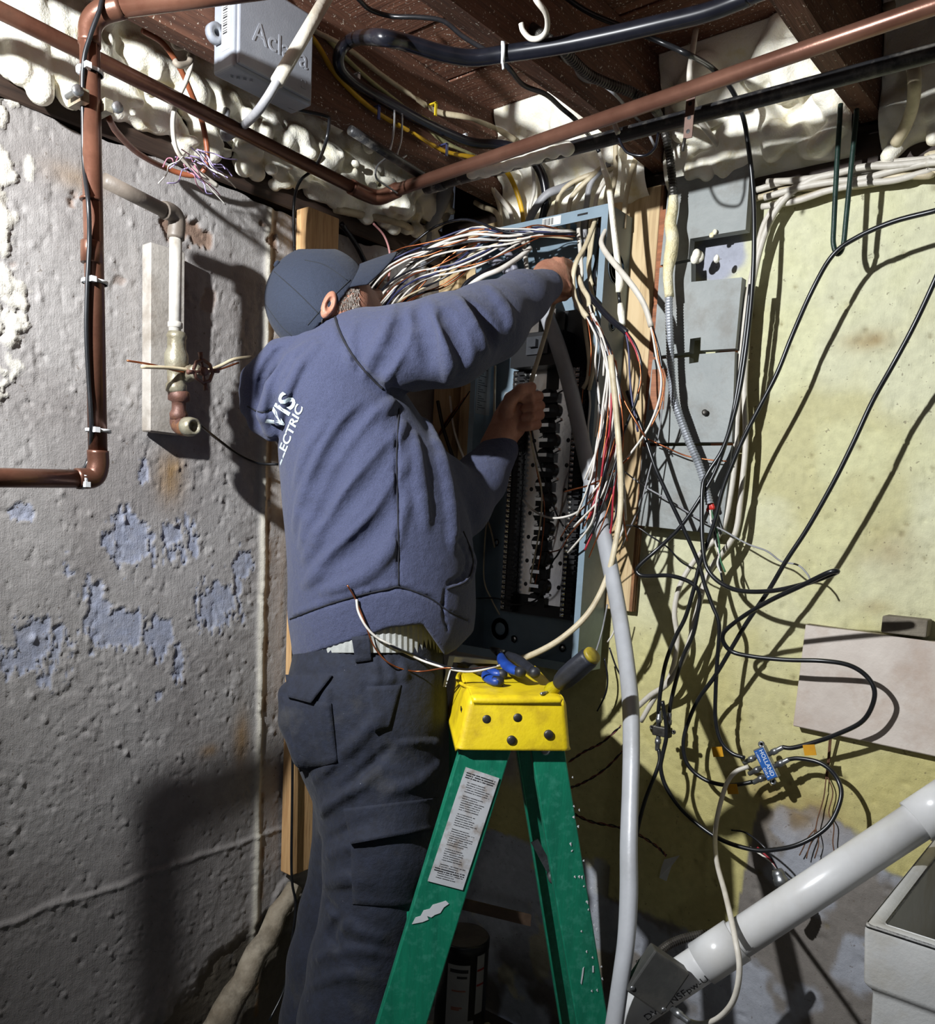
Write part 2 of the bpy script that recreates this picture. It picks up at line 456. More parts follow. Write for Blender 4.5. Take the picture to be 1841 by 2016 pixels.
# ------------------------------------------------------------------ back wall (pale yellow-green paint)
ZTOPB = 2.03
def build_wall_back():
    xa, xb, st = -1.62, .62, .005
    X, Z = np.meshgrid(np.arange(xa, xb+1e-6, st), np.arange(-.02, ZTOPB+1e-6, st), indexing='ij')
    col = np.zeros(X.shape + (3,)) + np.array(lin((203, 202, 170))[:3])
    col = lerpc(col, (188, 183, 138), sstep(.42, .66, fbm(X, Z, 4, 4, 203)))
    col = lerpc(col, (208, 207, 164), sstep(.5, .7, fbm(X, Z, 6, 4, 213))*.6)
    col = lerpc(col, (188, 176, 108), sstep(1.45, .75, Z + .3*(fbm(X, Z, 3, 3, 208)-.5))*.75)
    # strip next to the corner is grey like the left wall
    g = sstep(-1.20, -1.26, X + .03*(fbm(X, Z, 6, 3, 223)-.5))*sstep(.62, .7, Z)
    col = lerpc(col, (160, 152, 142), g)
    # bare patches at the foot: chalky white-blue / grey concrete
    lowline = .56 + .10*(fbm(X, X*0, 5, 4, 233)-.5) + .18*sstep(-.75, -.5, X) - .0*X
    pl = onY(980, 1700); pr = onY(1560, 1620)
    lowline = np.where(X < -.95, .52, .46+.34*sstep(-.64, -.60, X)-.10*sstep(-.5, -.25, X)) + .10*(fbm(X, Z, 7, 5, 243, .6)-.5)
    low = sstep(.0, .02, lowline - Z)
    col = lerpc(col, (178, 182, 190), low*sstep(-.93, -1.0, X))
    col = lerpc(col, (120, 114, 108), low*(1-sstep(-.93, -1.0, X)))
    col = lerpc(col, (160, 164, 174), low*sstep(.46, .56, fbm(X, Z, 8, 4, 253))*.8)
    col = lerpc(col, (214, 206, 170), low*sstep(.58, .66, fbm(X, Z, 9, 4, 263))*sstep(-.9, -1.0, X)*.8)
    col = lerpc(col, (84, 74, 62), low*sstep(.5, .66, fbm(X, Z, 6, 4, 273))*sstep(.35, .1, Z)*.9)
    # lilac-grey undercoat showing in the gap of the boards
    p = onY(1420, 500); k = sstep(.25, .5, blob(X, Z, p[0], p[2], .06, .06)*(.5+fbm(X, Z, 20, 3, 283)))
    col = lerpc(col, (150, 154, 176), k*.85)
    # stains
    for px, py, rx, rz, a in [(1715,670,.05,.02,.7),(1750,1085,.06,.05,.35),(1590,1600,.10,.05,.6),(1500,1540,.07,.05,.5),(1725,1195,.03,.015,.4)]:
        p = onY(px, py); col = lerpc(col, (140, 112, 60), np.clip(a*blob(X, Z, p[0], p[2], rx, rz)*(.3+1.2*fbm(X, Z, 25, 4, 293)), 0, .8))
    rough = fbm(X, Z, 26, 4, 303)
    disp = .008*(fbm(X, Z, 3, 3, 313)-.5) + .003*(rough-.5) - .003*low
    pits = sstep(.74, .79, fbm(X, Z, 42, 3, 323)); disp -= .003*pits
    scr = sstep(.70, .78, fbm(X*2.2, Z*.7, 40, 2, 333)); disp += .0012*scr
    rng = np.random.RandomState(5)
    for q in range(120):
        x0, z0, r = rng.uniform(-.75, .1), rng.uniform(.5, 2.0), rng.uniform(.003, .006)
        i0, i1 = max(int((x0-xa-.02)/st), 0), int((x0-xa+.02)/st); j0, j1 = max(int((z0)/st), 0), int((z0+.04)/st)
        sl = (slice(i0, i1), slice(j0, j1))
        k = np.exp(-(((X[sl]-x0)/r)**2+((Z[sl]-z0)/r)**2)); disp[sl] -= .004*k
        col[sl] = lerpc(col[sl], (110, 96, 58), np.clip(k, 0, 1)*.7)
    top = ZTOPB - .03*fbm(X, X*0, 8, 4, 343)
    Zt = np.minimum(Z, top)
    pos = np.stack([X, YB - disp, Zt], -1)[:, ::-1]
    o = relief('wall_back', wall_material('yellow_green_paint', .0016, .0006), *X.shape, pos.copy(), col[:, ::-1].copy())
    o['label'] = 'pale yellow-green painted concrete wall with bare foot'
    return o
WALL_B = build_wall_back()

# cores behind the painted faces, so walls have thickness
m_conc = M('bare_concrete', (112, 106, 98), (80, 74, 66), 8, .9, 0, .002, 60, (60, 54, 46), 5, .7)
c_ = MB().box((XL-.25, .02, -.02), (XL-.012, YB+.25, ZTOPL-.02)).build('wall_core', m_conc, WALL_L)
c_ = MB().box((XL-.01, YB+.012, -.02), (.62, YB+.25, ZTOPB-.02)).build('wall_core', m_conc, WALL_B)

# floor: grey concrete with relief
def build_floor():
    X, Y = np.meshgrid(np.linspace(XL, 1.3, 170), np.linspace(-1.2, YB, 170), indexing='ij')
    col = np.zeros(X.shape+(3,)) + np.array(lin((104, 98, 92))[:3])
    col = lerpc(col, (70, 64, 58), sstep(.4, .65, fbm(X, Y, 5, 4, 403)))
    col = lerpc(col, (150, 148, 142), sstep(.62, .7, fbm(X, Y, 11, 4, 413))*.6)
    Zf = .006*(fbm(X, Y, 6, 4, 423)-.5) - .003
    o = relief('floor', wall_material('cellar_floor', .002, .001), *X.shape, np.stack([X, Y, Zf], -1), col)
    o['label'] = 'dirty grey concrete cellar floor'
build_floor()

# diagonal plaster ridge (haunch) low on the left wall
mr = MB()
pA, pB = onX(578, 1745, XL+.03), onX(425, 2030, XL+.06)
for t0 in range(1):
    pts = [pA + (pB-pA)*t for t in np.linspace(0, 1.25, 14)]
    pts = [p + np.array([.004*math.sin(i*2.1), .004*math.cos(i*1.7), 0]) for i, p in enumerate(pts)]
    mr.tube(pts, [.020, .026, .028, .034, .040], 14)
haunch = mr.build('plaster_ridge', M('dusty_plaster', (166, 156, 138), (112, 100, 82), 14, .85, 0, .002, 90, (74, 66, 54), 10, .8), None, True)
tag(haunch, 'diagonal plastered ridge on the foot of the grey wall', 'ridge', kind='structure')

# ------------------------------------------------------------------ ceiling: subfloor planks, joists, sill
m_joist = wood('old_joist_wood', (108, 72, 54), (78, 50, 37), (36, 24, 18), 1, 10, .75, .001, ((214, 206, 190), 190, .655))
m_plank = wood('subfloor_board', (126, 84, 64), (92, 58, 43), (44, 28, 20), 0, 8, .75, .001, ((220, 212, 196), 170, .635))
ceiling = thing('ceiling', None, None, (0, 0, ZJ), kind='structure')
ceiling['label'] = 'old brown board subfloor carried on timber joists'
ye = [1.80, 1.672, 1.485, 1.30, 1.10, .90, .70, .50, .30, .10, -.1, -.3, -.5]
for i in range(len(ye)-1):
    a, b = ye[i+1] + .0025, ye[i] - .0025
    bevel_box('plank', (XL-.05, a, ZS + random.uniform(0, .004)), (.95, b, ZS+.03), m_plank, ceiling, .0015, 1)
JX = [(-1.385, -1.347), (-.958, -.920), (-.536, -.496), (-.125, -.087), (.285, .323), (.69, .728)]
for j0, j1 in JX:
    v = []; bm = bmesh.new()
    m = MB()
    ys = np.linspace(-.5, YB-.02, 24)
    P = []
    for y in ys:
        w = .0022*math.sin(y*7+j0*9); h = .003*math.sin(y*5+j0*5)
        P.append([(j0+w, y, ZJ+h), (j1+w, y, ZJ+h), (j1+w, y, ZS-.0005), (j0+w, y, ZS-.0005)])
    for i in range(len(ys)-1):
        n = len(m.v); m.v += P[i] + P[i+1]
        for k in range(4): m.f.append((n+k, n+(k+1) % 4, n+4+(k+1) % 4, n+4+k))
    n = len(m.v); m.v += P[0]; m.f.append((n+3, n+2, n+1, n)); m.v += P[-1]; m.f.append((n+4, n+5, n+6, n+7))
    m.build('joist', m_joist, ceiling)
# sill plates and rim boards in the dark gap on top of the walls
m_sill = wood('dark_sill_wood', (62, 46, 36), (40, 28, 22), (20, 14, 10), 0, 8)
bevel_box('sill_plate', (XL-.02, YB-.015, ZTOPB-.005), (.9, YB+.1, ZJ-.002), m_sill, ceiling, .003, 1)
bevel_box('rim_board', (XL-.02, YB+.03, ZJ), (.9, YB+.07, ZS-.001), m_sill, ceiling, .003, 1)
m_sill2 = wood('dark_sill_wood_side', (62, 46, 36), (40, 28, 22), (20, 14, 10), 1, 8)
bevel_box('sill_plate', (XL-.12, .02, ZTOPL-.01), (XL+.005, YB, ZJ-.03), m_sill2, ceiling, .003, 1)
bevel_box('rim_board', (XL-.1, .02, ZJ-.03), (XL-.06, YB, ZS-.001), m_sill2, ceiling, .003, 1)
# ================================================================== implicit surfaces (surface nets)
class Field:
    def __init__(s, lo, hi, h):
        s.lo = np.array(lo, float); s.h = float(h)
        s.n = np.ceil((np.array(hi, float)-s.lo)/h).astype(int)+1
        s.a = np.full(s.n, 1e3, np.float32)
        s.ax = [s.lo[k] + h*np.arange(s.n[k]) for k in range(3)]
    def win(s, lo, hi):
        i0 = np.clip(np.floor((np.array(lo)-s.lo)/s.h).astype(int), 0, s.n-1)
        i1 = np.clip(np.ceil((np.array(hi)-s.lo)/s.h).astype(int)+1, 1, s.n)
        if np.any(i1 <= i0): return None, None
        sl = tuple(slice(a, b) for a, b in zip(i0, i1))
        g = np.meshgrid(*[s.ax[k][sl[k]] for k in range(3)], indexing='ij', sparse=True)
        return sl, g
    def put(s, sl, d, k, sub=False):
        a = s.a[sl]
        if sub:      # smooth subtraction
            hh = np.clip(.5 - .5*(a+d)/max(k, 1e-6), 0, 1)
            s.a[sl] = a*(1-hh) + (-d)*hh + k*hh*(1-hh)
        else:
            hh = np.clip(.5 + .5*(d-a)/max(k, 1e-6), 0, 1)
            s.a[sl] = (d*(1-hh) + a*hh - k*hh*(1-hh)).astype(np.float32)
    def cap(s, p, q, r0, r1=None, k=8., sub=False, sq=(1, 1, 1)):
        """tapered capsule p-q; sq squashes distances per axis (bigger = thinner)"""
        r1 = r0 if r1 is None else r1
        p = np.array(p, float); q = np.array(q, float); m = max(r0, r1)+k*1.5+s.h*2
        sl, g = s.win(np.minimum(p, q)-m, np.maximum(p, q)+m)
        if sl is None: return
        sq = np.array(sq, float)
        pa = [(g[i]-p[i])*sq[i] for i in range(3)]; ba = (q-p)*sq
        L = float(ba@ba)+1e-9
        t = np.clip((pa[0]*ba[0]+pa[1]*ba[1]+pa[2]*ba[2])/L, 0, 1)
        d = np.sqrt(sum((pa[i]-ba[i]*t)**2 for i in range(3))) - (r0+(r1-r0)*t)
        s.put(sl, d.astype(np.float32), k, sub)
    def ell(s, c, r, k=8., R=None, sub=False):
        c = np.array(c, float); r = np.array(r, float); m = r.max()+k*1.5+s.h*2
        sl, g = s.win(c-m, c+m)
        if sl is None: return
        p = [g[i]-c[i] for i in range(3)]
        if R is not None:
            R = np.array(R); p = [R[i][0]*p[0]+R[i][1]*p[1]+R[i][2]*p[2] for i in range(3)]
        u = np.sqrt(sum((p[i]/r[i])**2 for i in range(3)))
        w = np.sqrt(sum((p[i]/r[i]**2)**2 for i in range(3)))+1e-9
        s.put(sl, (u*(u-1)/w).astype(np.float32), k, sub)
    def chain(s, pts, rs, k=8., sub=False, sq=(1, 1, 1)):
        for i in range(len(pts)-1): s.cap(pts[i], pts[i+1], rs[i], rs[i+1], k, sub, sq)
    def front(s, u, v):
        """smallest third coordinate of the surface at (u, v)"""
        i = int(np.clip(round((u-s.lo[0])/s.h), 0, s.n[0]-1)); j = int(np.clip(round((v-s.lo[1])/s.h), 0, s.n[1]-1))
        c = s.a[i, j] < 0
        if not c.any(): return None
        return float(s.ax[2][int(np.argmax(c))])
    def smooth(s, it=1):
        for _ in range(it):
            for ax in range(3):
                a = s.a
                b = a.copy()
                sl = [slice(None)]*3; sl[ax] = slice(1, -1)
                lo = [slice(None)]*3; lo[ax] = slice(0, -2)
                hi = [slice(None)]*3; hi[ax] = slice(2, None)
                b[tuple(sl)] = .5*a[tuple(sl)]+.25*(a[tuple(lo)]+a[tuple(hi)])
                s.a = b
    def mesh(s):
        a = s.a; neg = a < 0
        n = s.n
        ins = np.zeros(tuple(n-1), np.int8)
        for dx in (0, 1):
            for dy in (0, 1):
                for dz in (0, 1):
                    ins += neg[dx:n[0]-1+dx, dy:n[1]-1+dy, dz:n[2]-1+dz]
        act = (ins > 0) & (ins < 8)
        I = np.argwhere(act)
        idx = np.full(act.shape, -1, np.int32); idx[act] = np.arange(len(I))
        acc = np.zeros((len(I), 3)); cnt = np.zeros(len(I))
        corners = [(x, y, z) for x in (0, 1) for y in (0, 1) for z in (0, 1)]
        val = {c: a[I[:, 0]+c[0], I[:, 1]+c[1], I[:, 2]+c[2]] for c in corners}
        for c in corners:
            for ax in range(3):
                if c[ax] == 0:
                    e = list(c); e[ax] = 1; e = tuple(e)
                    va, vb = val[c], val[e]
                    m = (va < 0) != (vb < 0)
                    t = np.where(m, va/np.where(m, va-vb, 1), 0)
                    p = np.zeros((len(I), 3)); p += c; p[:, ax] += t
                    acc += p*m[:, None]; cnt += m
        V = (I + acc/np.maximum(cnt, 1)[:, None])*s.h + s.lo
        faces = []
        for ax in range(3):
            o1, o2 = [(1, 2), (2, 0), (0, 1)][ax]
            sl0 = [slice(1, -1)]*3; sl0[ax] = slice(0, -1)
            sl1 = [slice(1, -1)]*3; sl1[ax] = slice(1, None)
            A = neg[tuple(sl0)]; Bq = neg[tuple(sl1)]
            E = np.argwhere(A != Bq)
            if not len(E): continue
            fl = A[tuple(E.T)]
            base = E + 1; base[:, ax] -= 1
            d1 = np.zeros(3, int); d1[o1] = 1; d2 = np.zeros(3, int); d2[o2] = 1
            def ix(off): 
                q = base+off; return idx[q[:, 0], q[:, 1], q[:, 2]]
            q = np.stack([ix(-d1-d2), ix(-d2), ix(0*d1), ix(-d1)], 1)
            q[~fl] = q[~fl][:, ::-1]
            faces.append(q)
        Fq = np.concatenate(faces)
        return V, Fq[(Fq >= 0).all(1)]
def fast_mesh(name, V, Fq, mat, parent=None, smooth=True):
    me = bpy.data.meshes.new(name)
    me.vertices.add(len(V)); me.vertices.foreach_set('co', np.asarray(V, np.float32).reshape(-1))
    me.loops.add(Fq.size); me.loops.foreach_set('vertex_index', Fq.reshape(-1).astype(np.int32))
    me.polygons.add(len(Fq)); me.polygons.foreach_set('loop_start', np.arange(0, Fq.size, 4, dtype=np.int32))
    me.polygons.foreach_set('use_smooth', np.full(len(Fq), smooth, bool))
    me.update(calc_edges=True); me.validate()
    if mat is not None: me.materials.append(mat)
    o = bpy.data.objects.new(name, me); COL.objects.link(o)
    return adopt(o, parent)

# ================================================================== spray foam
tf = NT('spray_foam')
n1 = tf.noise(22, 5, .6)
tf.color(tf.ramp(n1, [(.26, (226, 212, 164)), (.42, (240, 235, 216)), (.75, (247, 244, 235))]))
tf.set(.45, 0, Subsurface_Weight=.12, Subsurface_Radius=(.02, .015, .008)) 
tf.b.inputs['Subsurface Scale'].default_value = .3
tf.bump(tf.noise(60, 4, .6), .003); tf.bump(tf.noise(300, 2, .6), .0006)
m_foam = tf.m
tc = NT('cured_foam_flat')
tc.color(tc.ramp(tc.noise(14, 5, .6), [(.3, (196, 180, 122)), (.5, (226, 216, 178)), (.72, (240, 236, 222))]))
tc.set(.55); tc.bump(tc.noise(40, 5, .65), .006); tc.bump(tc.noise(240, 2, .6), .001)
m_foam2 = tc.m

rg = np.random.RandomState(12)
# along the top of the left wall
F = Field((XL-.10, .06, 1.93), (XL+.13, 1.73, 2.31), .0048)
F.cap((XL-.05, .0, 2.16), (XL-.05, 1.75, 2.16), .075, .075, .02)
F.cap((XL-.07, .0, 2.25), (XL-.07, 1.75, 2.25), .085, .085, .02)
for k in range(370):
    y = rg.uniform(.08, 1.72); z = rg.uniform(2.05, 2.29)
    big = float(sstep(1.15, .6, np.array(y)))
    r = rg.uniform(.014, .027) + big*rg.uniform(0, .018)
    x = XL + rg.uniform(-.025, .022) - .25*max(0, z-2.2) + (.012 if z < 2.14 else 0)
    e = rg.uniform(-.6, .6)
    F.cap((x, y, z), (x+rg.uniform(-.006, .010), y+rg.uniform(-.03, .03), z - r*e), r, r*rg.uniform(.6, 1.0), .010)
for k in range(130):
    y = rg.uniform(.6, 1.72); z = rg.uniform(2.03, 2.2); r = rg.uniform(.006, .013)
    F.ell((XL+rg.uniform(.005, .05), y, z), (r, r*rg.uniform(.8, 1.6), r*rg.uniform(.7, 1.3)), .011)
for k in range(100):      # ragged lower edge over the wall top
    y = rg.uniform(.1, 1.72); r = rg.uniform(.009, .017)
    F.ell((XL+rg.uniform(.0, .03), y, 2.035+rg.uniform(-.012, .02)), (r, r*1.3, r), .012)
for k in range(5):       # fat smooth lobes near the left edge of the picture
    px, py = [(30, 80), (70, 120), (110, 90), (60, 60), (130, 130)][k]
    p = onX(px, py, XL+.03); F.cap(p+np.array([0, 0, .05]), p-np.array([-.015, 0, .05]), .026, .022, .004)
p = onX(785, 400, XL+.075)
for a in range(7):       # pumpkin-like blob at the corner
    q = a*math.pi*2/7
    F.cap(p+np.array([0, .0, .03]), p+np.array([.0, .022*math.cos(q), -.012]) + np.array([.022*math.sin(q), 0, 0]), .014, .019, .003)
V, Fq = F.mesh()
o = fast_mesh('spray_foam', V, Fq, m_foam)
tag(o, 'lumpy cream spray foam along the top of the grey wall', 'insulation', kind='stuff')

# in the joist bays over the back wall
def bay_foam(x0, x1, lumps, label, seed, deep=.10):
    r_ = np.random.RandomState(seed)
    F = Field((x0-.01, YB-.26, 1.97), (x1+.01, YB+.06, 2.31), .0055)
    w = x1-x0
    F.cap((x0-.05, YB+.01, 2.12), (x1+.05, YB+.01, 2.12), .07, .07, .02)
    F.cap((x0-.05, YB+.02, 2.22), (x1+.05, YB+.02, 2.22), .09, .09, .02)
    F.cap((x0-.05, YB-.05, 2.30), (x1+.05, YB-.05, 2.30), .06, .06, .04)
    for k in range(lumps):
        x = r_.uniform(x0, x1); z = r_.uniform(2.07, 2.29); y = YB - deep*r_.uniform(.4, 1.0)*(.45+.55*(z-2.05)/.25)
        r = r_.uniform(.012, .034); a = r_.uniform(-.04, .04)
        F.cap((x, y, z), (x+a, y+r_.uniform(-.015, .02), z-r_.uniform(.01, .045)), r, r*r_.uniform(.6, 1.1), .010)
    V, Fq = F.mesh()
    V = np.clip(V, (x0+.001, -9, 0), (x1-.001, 9, ZS-.0005))
    o = fast_mesh('spray_foam', V, Fq, m_foam)
    tag(o, label, 'insulation', kind='stuff')
bay_foam(-1.345, -.960, 90, 'cream spray foam filling the joist bay above the breaker panel', 4)
bay_foam(-.918, -.538, 46, 'smooth cream spray foam in the joist bay above the grey boards', 5, .13)
bay_foam(-.494, -.127, 40, 'pale spray foam in the joist bay at the right edge', 6, .08)
bay_foam(-.085, .283, 40, 'pale spray foam in the joist bay beyond the utility sink', 7, .08)
F = Field((-.86, YB-.16, 1.96), (-.70, YB+.0, 2.12), .004)
pf = W(1385, 325, .085)
for dx, dz, r in [(0, 0, .026), (.03, .012, .022), (-.024, -.004, .022), (.045, -.002, .018), (.012, -.02, .016), (-.034, .014, .014)]:
    F.ell(pf+np.array([dx, 0, dz]), (r, r*.8, r), .006)
V, Fq = F.mesh(); o = fast_mesh('foam_blob', V, Fq, m_foam); tag(o, 'cauliflower shaped foam blob on the top grey board', 'foam')

# ================================================================== stud beside the corner on the left wall
m_pine = wood('pine_stud', (206, 168, 120), (184, 142, 94), (140, 92, 48), 2, 9)
ps = onX(572, 1725, XL+.048); pt = onX(572, 392, XL+.048)
bevel_box('wall_stud', (XL+.009, ps[1], ps[2]), (XL+.050, ps[1]+.089, pt[2]), m_pine, None, .003, 2)
st = bpy.data.objects['wall_stud']; tag(st, 'upright pine stud fixed to the grey wall behind the man', 'stud')

# ================================================================== valve board, white water pipe, gate valve
m_wallpaint = M('wall_paint_board', (170, 164, 156), (150, 144, 136), 30, .7, 0, .001, 120, (110, 98, 84), 12, .5)
pa = onX(296, 476, XL+.036); pb = onX(362, 857, XL+.036)
bo = MB().box((XL+.006, pa[1], pb[2]), (XL+.036, pb[1], pa[2]))
bo = bevel_mb('valve_board', bo, m_wallpaint, None, .002, 1); tag(bo, 'grey painted upright board behind the gate valve', 'board')
m_whitepipe = M('white_painted_pipe', (196, 192, 184), (170, 165, 156), 22, .45, 0, .0006, 80, (120, 106, 88), 16, .7)
OFF = .094
e0, e1 = onX(205, 355, XL+.118), onX(322, 414, XL+.104)
c1 = onX(344, 428, XL+OFF); v0 = onX(346, 470, XL+OFF); v1 = onX(344, 690, XL+OFF)
wp = thing('water_pipe', 'white painted water pipe with elbow running down to the gate valve', 'pipe', v1)
m_greypipe = M('darker_grey_pipe', (118, 108, 98), (92, 84, 76), 22, .5, 0, .0006, 80)  # upper run and elbow coloured a darker grey than the white drop
tube_obj('pipe_run', [e0, e1], .0125, m_greypipe, wp, 14, 0)
tube_obj('elbow', [e1, (e1+c1)/2+np.array([0, .002, .004]), c1+np.array([0, .004, -.003]), v0], .0155, m_greypipe, wp, 14, 8)
tube_obj('pipe_run', [v0, v1], .0112, m_whitepipe, wp, 14, 0)
for py in (640, 672):
    q = onX(345, py, XL+OFF); MB().lathe(q, (0, 0, 1), [(-.006, .011), (-.004, .0135), (.004, .0135), (.006, .011)], 14).build('joint_ring', m_whitepipe, wp, True)
gv = thing('gate_valve', 'old brass gate valve with brown wheel handle under the white pipe', 'valve', onX(352, 850, XL+OFF))
m_brassold = M('painted_brass', (150, 146, 128), (112, 104, 84), 28, .45, .3, .001, 120, (96, 66, 48), 20, .8)
m_rust = M('rusty_brown', (112, 78, 66), (78, 52, 44), 30, .55, .3, .001, 120, (150, 104, 62), 22, .8)
a0, a1 = onX(345, 690, XL+OFF), onX(347, 775, XL+OFF)
MB().lathe(a1, (0, 0, 1), [(0, .014), (.004, .019), (.016, .019), (.020, .016), (.04, .017), (.052, .022), (.070, .022), (.082, .017), (.100, .017), (.104, .019), (.112, .015)], 16).build('valve_body', m_brassold, gv, True)
hub = onX(362, 735, XL+OFF); ax = np.array([.99, .04, 0.]); ax /= np.linalg.norm(ax)
hc = hub + ax*.060
MB().lathe(hub, ax, [(-.004, .017), (.016, .017), (.018, .014), (.034, .012), (.036, .014), (.042, .014), (.044, .005), (.058, .005)], 12).build('bonnet', m_brassold, gv, True)
u = np.cross(ax, (0, 0, 1.)); u /= np.linalg.norm(u); w = np.cross(ax, u)
wheel = MB()
ring = [hc + (u*math.cos(q)+w*math.sin(q))*.0205 for q in np.linspace(0, 2*math.pi, 9)]
wheel.tube(ring, .0034, 8)
for q in (0.2, 1.77, 3.34, 4.91):
    d = u*math.cos(q)+w*math.sin(q)
    wheel.tube([hc, hc+d*.0205], .0026, 8); wheel.tube([hc+d*.021, hc+d*.034], [.0038, .0052, .0045], 8)
wheel.lathe(hc, ax, [(-.006, .008), (.006, .008), (.008, .005)], 10)
wheel.build('hand_wheel', m_rust, gv, True)
b0 = onX(349, 776, XL+OFF); b1 = onX(352, 828, XL+OFF)
MB().lathe(b1, (0, 0, 1), [(.0, .016), (.012, .017), (.02, .013), (.034, .013), (.037, .020), (.052, .020), (.056, .015)], 14).build('union_nut', m_rust, gv, True)
tube_obj('spout_elbow', [b1+np.array([0, 0, .008]), b1+np.array([0, .001, -.006]), b1+ax*.012+np.array([0, .0, -.012]), b1+ax*.030+np.array([0, 0, -.012])], [.016, .017, .017, .016], m_rust, gv, 14, 5)
sp = b1+ax*.030+np.array([0, 0, -.012])
MB().lathe(sp, ax, [(-.004, .018), (.006, .018), (.020, .0155), (.020, .0105), (.004, .0095)], 16).build('spout_mouth', m_brassold, gv, True)

# ================================================================== copper pipes
def pipe_thing(name, label, pts_r, mat, couplings=(), n=16, mat2=None, cat='pipe', group=None):
    base = pts_r[0][0]
    t = thing(name, label, cat, base, group)
    for k, (pts, r) in enumerate([(q[0:-1], q[-1]) for q in pts_r]):
        tube_obj('pipe_run', list(pts), r, mat, t, n, 0 if len(pts) == 2 else 6)
    for c, a, r, L in couplings:
        MB().lathe(c, a, [(-L, r*.98), (-L, r*1.14), (L, r*1.14), (L, r*.98)], n).build('coupling', mat2 or mat, t, True)
    return t
# vertical copper riser on the left
XC = XL + .25
c_top = onX(176, 60, XC); c_mid = onX(181, 340, XC); c_bot = onX(193, 925, XC); c_left = onX(-60, 944, XC)+np.array([0, -.06, 0])
r_up = onX(235, 10, XC+.02)
ris = thing('copper_riser', 'vertical brown copper pipe with elbows on the left side', 'pipe', c_bot)
tube_obj('pipe_run', [c_top, c_bot+np.array([0, 0, .02])], .0143, m_copper, ris, 18, 0)
el = c_bot + np.array([0, -.018, -.014])
tube_obj('elbow', [c_bot+np.array([0, 0, .03]), c_bot+np.array([0, .0, .006]), c_bot+np.array([0, -.008, -.012]), c_bot+np.array([0, -.034, -.016])], .0162, m_copper, ris, 18, 6)
tube_obj('pipe_run', [c_bot+np.array([0, -.03, -.016]), c_left], .0143, m_copper, ris, 18, 0)
tu = r_up - c_top
c_left2 = c_left+np.array([0, -.02, -.02])
tube_obj('elbow', [c_left+np.array([0, .02, 0]), c_left, c_left2+np.array([0, .004, .006]), c_left2+np.array([0, 0, -.02])], .0162, m_copper, ris, 18, 6)
tube_obj('pipe_run', [c_left2, np.array([c_left2[0], c_left2[1], .0])], .0143, m_copper, ris, 18, 0)
t_out = onZ(330, -60, 2.20)
tube_obj('elbow', [c_top+np.array([0, 0, -.02]), c_top+np.array([0, .002, .008]), c_top+np.array([.012, .012, .026]), c_top+np.array([.04, .03, .034])], .0162, m_copper, ris, 18, 6)
tube_obj('pipe_run', [c_top+np.array([.035, .027, .033]), c_top+np.array([.26, .19, .07])], .0143, m_copper, ris, 18, 0)
for py in (393, 478):
    q = onX(178+(py-340)*.022, py, XC); MB().lathe(q, (0, 0, 1), [(-.03 if py > 400 else -.002, .0152), (-.03 if py > 400 else -.002, .0163), (.0, .0163), (.002, .0148)], 18).build('coupling', m_copper, ris, True)
for py, z in ((142, 0), (556, 0), (848, 0)):
    q = onX(176+(py-100)*.0235, py, XC)
    zt = thing('zip_tie', 'white zip tie round the copper riser %s' % {142: 'near the ceiling foam', 556: 'beside the valve board', 848: 'just above its lower elbow'}[py], 'zip tie', q, 'zip ties on the copper riser')
    MB().lathe(q, (0, 0, 1), [(-.0025, .0178), (-.0025, .0192), (.0025, .0192), (.0025, .0178), (-.0025, .0178)], 18).build('strap', m_zip, zt, True)
    hd = q + np.array([.018, -.012, 0]); MB().box(hd-.004, hd+.004).build('tie_head', m_zip, zt)
q = onX(160, 943, XC); q2 = q
zt = thing('zip_tie', 'white zip tie round the horizontal copper pipe at the left edge', 'zip tie', q, 'zip ties on the copper riser')
MB().lathe(q, (0, 1, 0), [(-.0025, .0150), (-.0025, .0163), (.0025, .0163), (.0025, .0150), (-.0025, .0150)], 18).build('strap', m_zip, zt, True)
MB().box(q+np.array([.014, -.004, -.012]), q+np.array([.022, .004, -.004])).build('tie_head', m_zip, zt)
# thin black cable strapped to the riser
pts = [onX(205, -20, XC+.03), onX(196, 20, XC+.03), onX(178, 70, XC+.02), onX(164, 130, XC+.01), onX(164, 250, XC), onX(166, 330, XC), onX(174, 400, XC+.02), onX(176, 470, XC+.016), onX(172, 560, XC+.012), onX(170, 650, XC+.01), onX(174, 740, XC+.01), onX(180, 840, XC+.012), onX(176, 900, XC-.01), onX(160, 930, XC-.01), onX(140, 936, XC-.03)]
tag(tube_obj('thin_cable', pts, .0035, m_blackcoax, None, 8, 6), 'thin black cable strapped along the copper riser', 'cable')
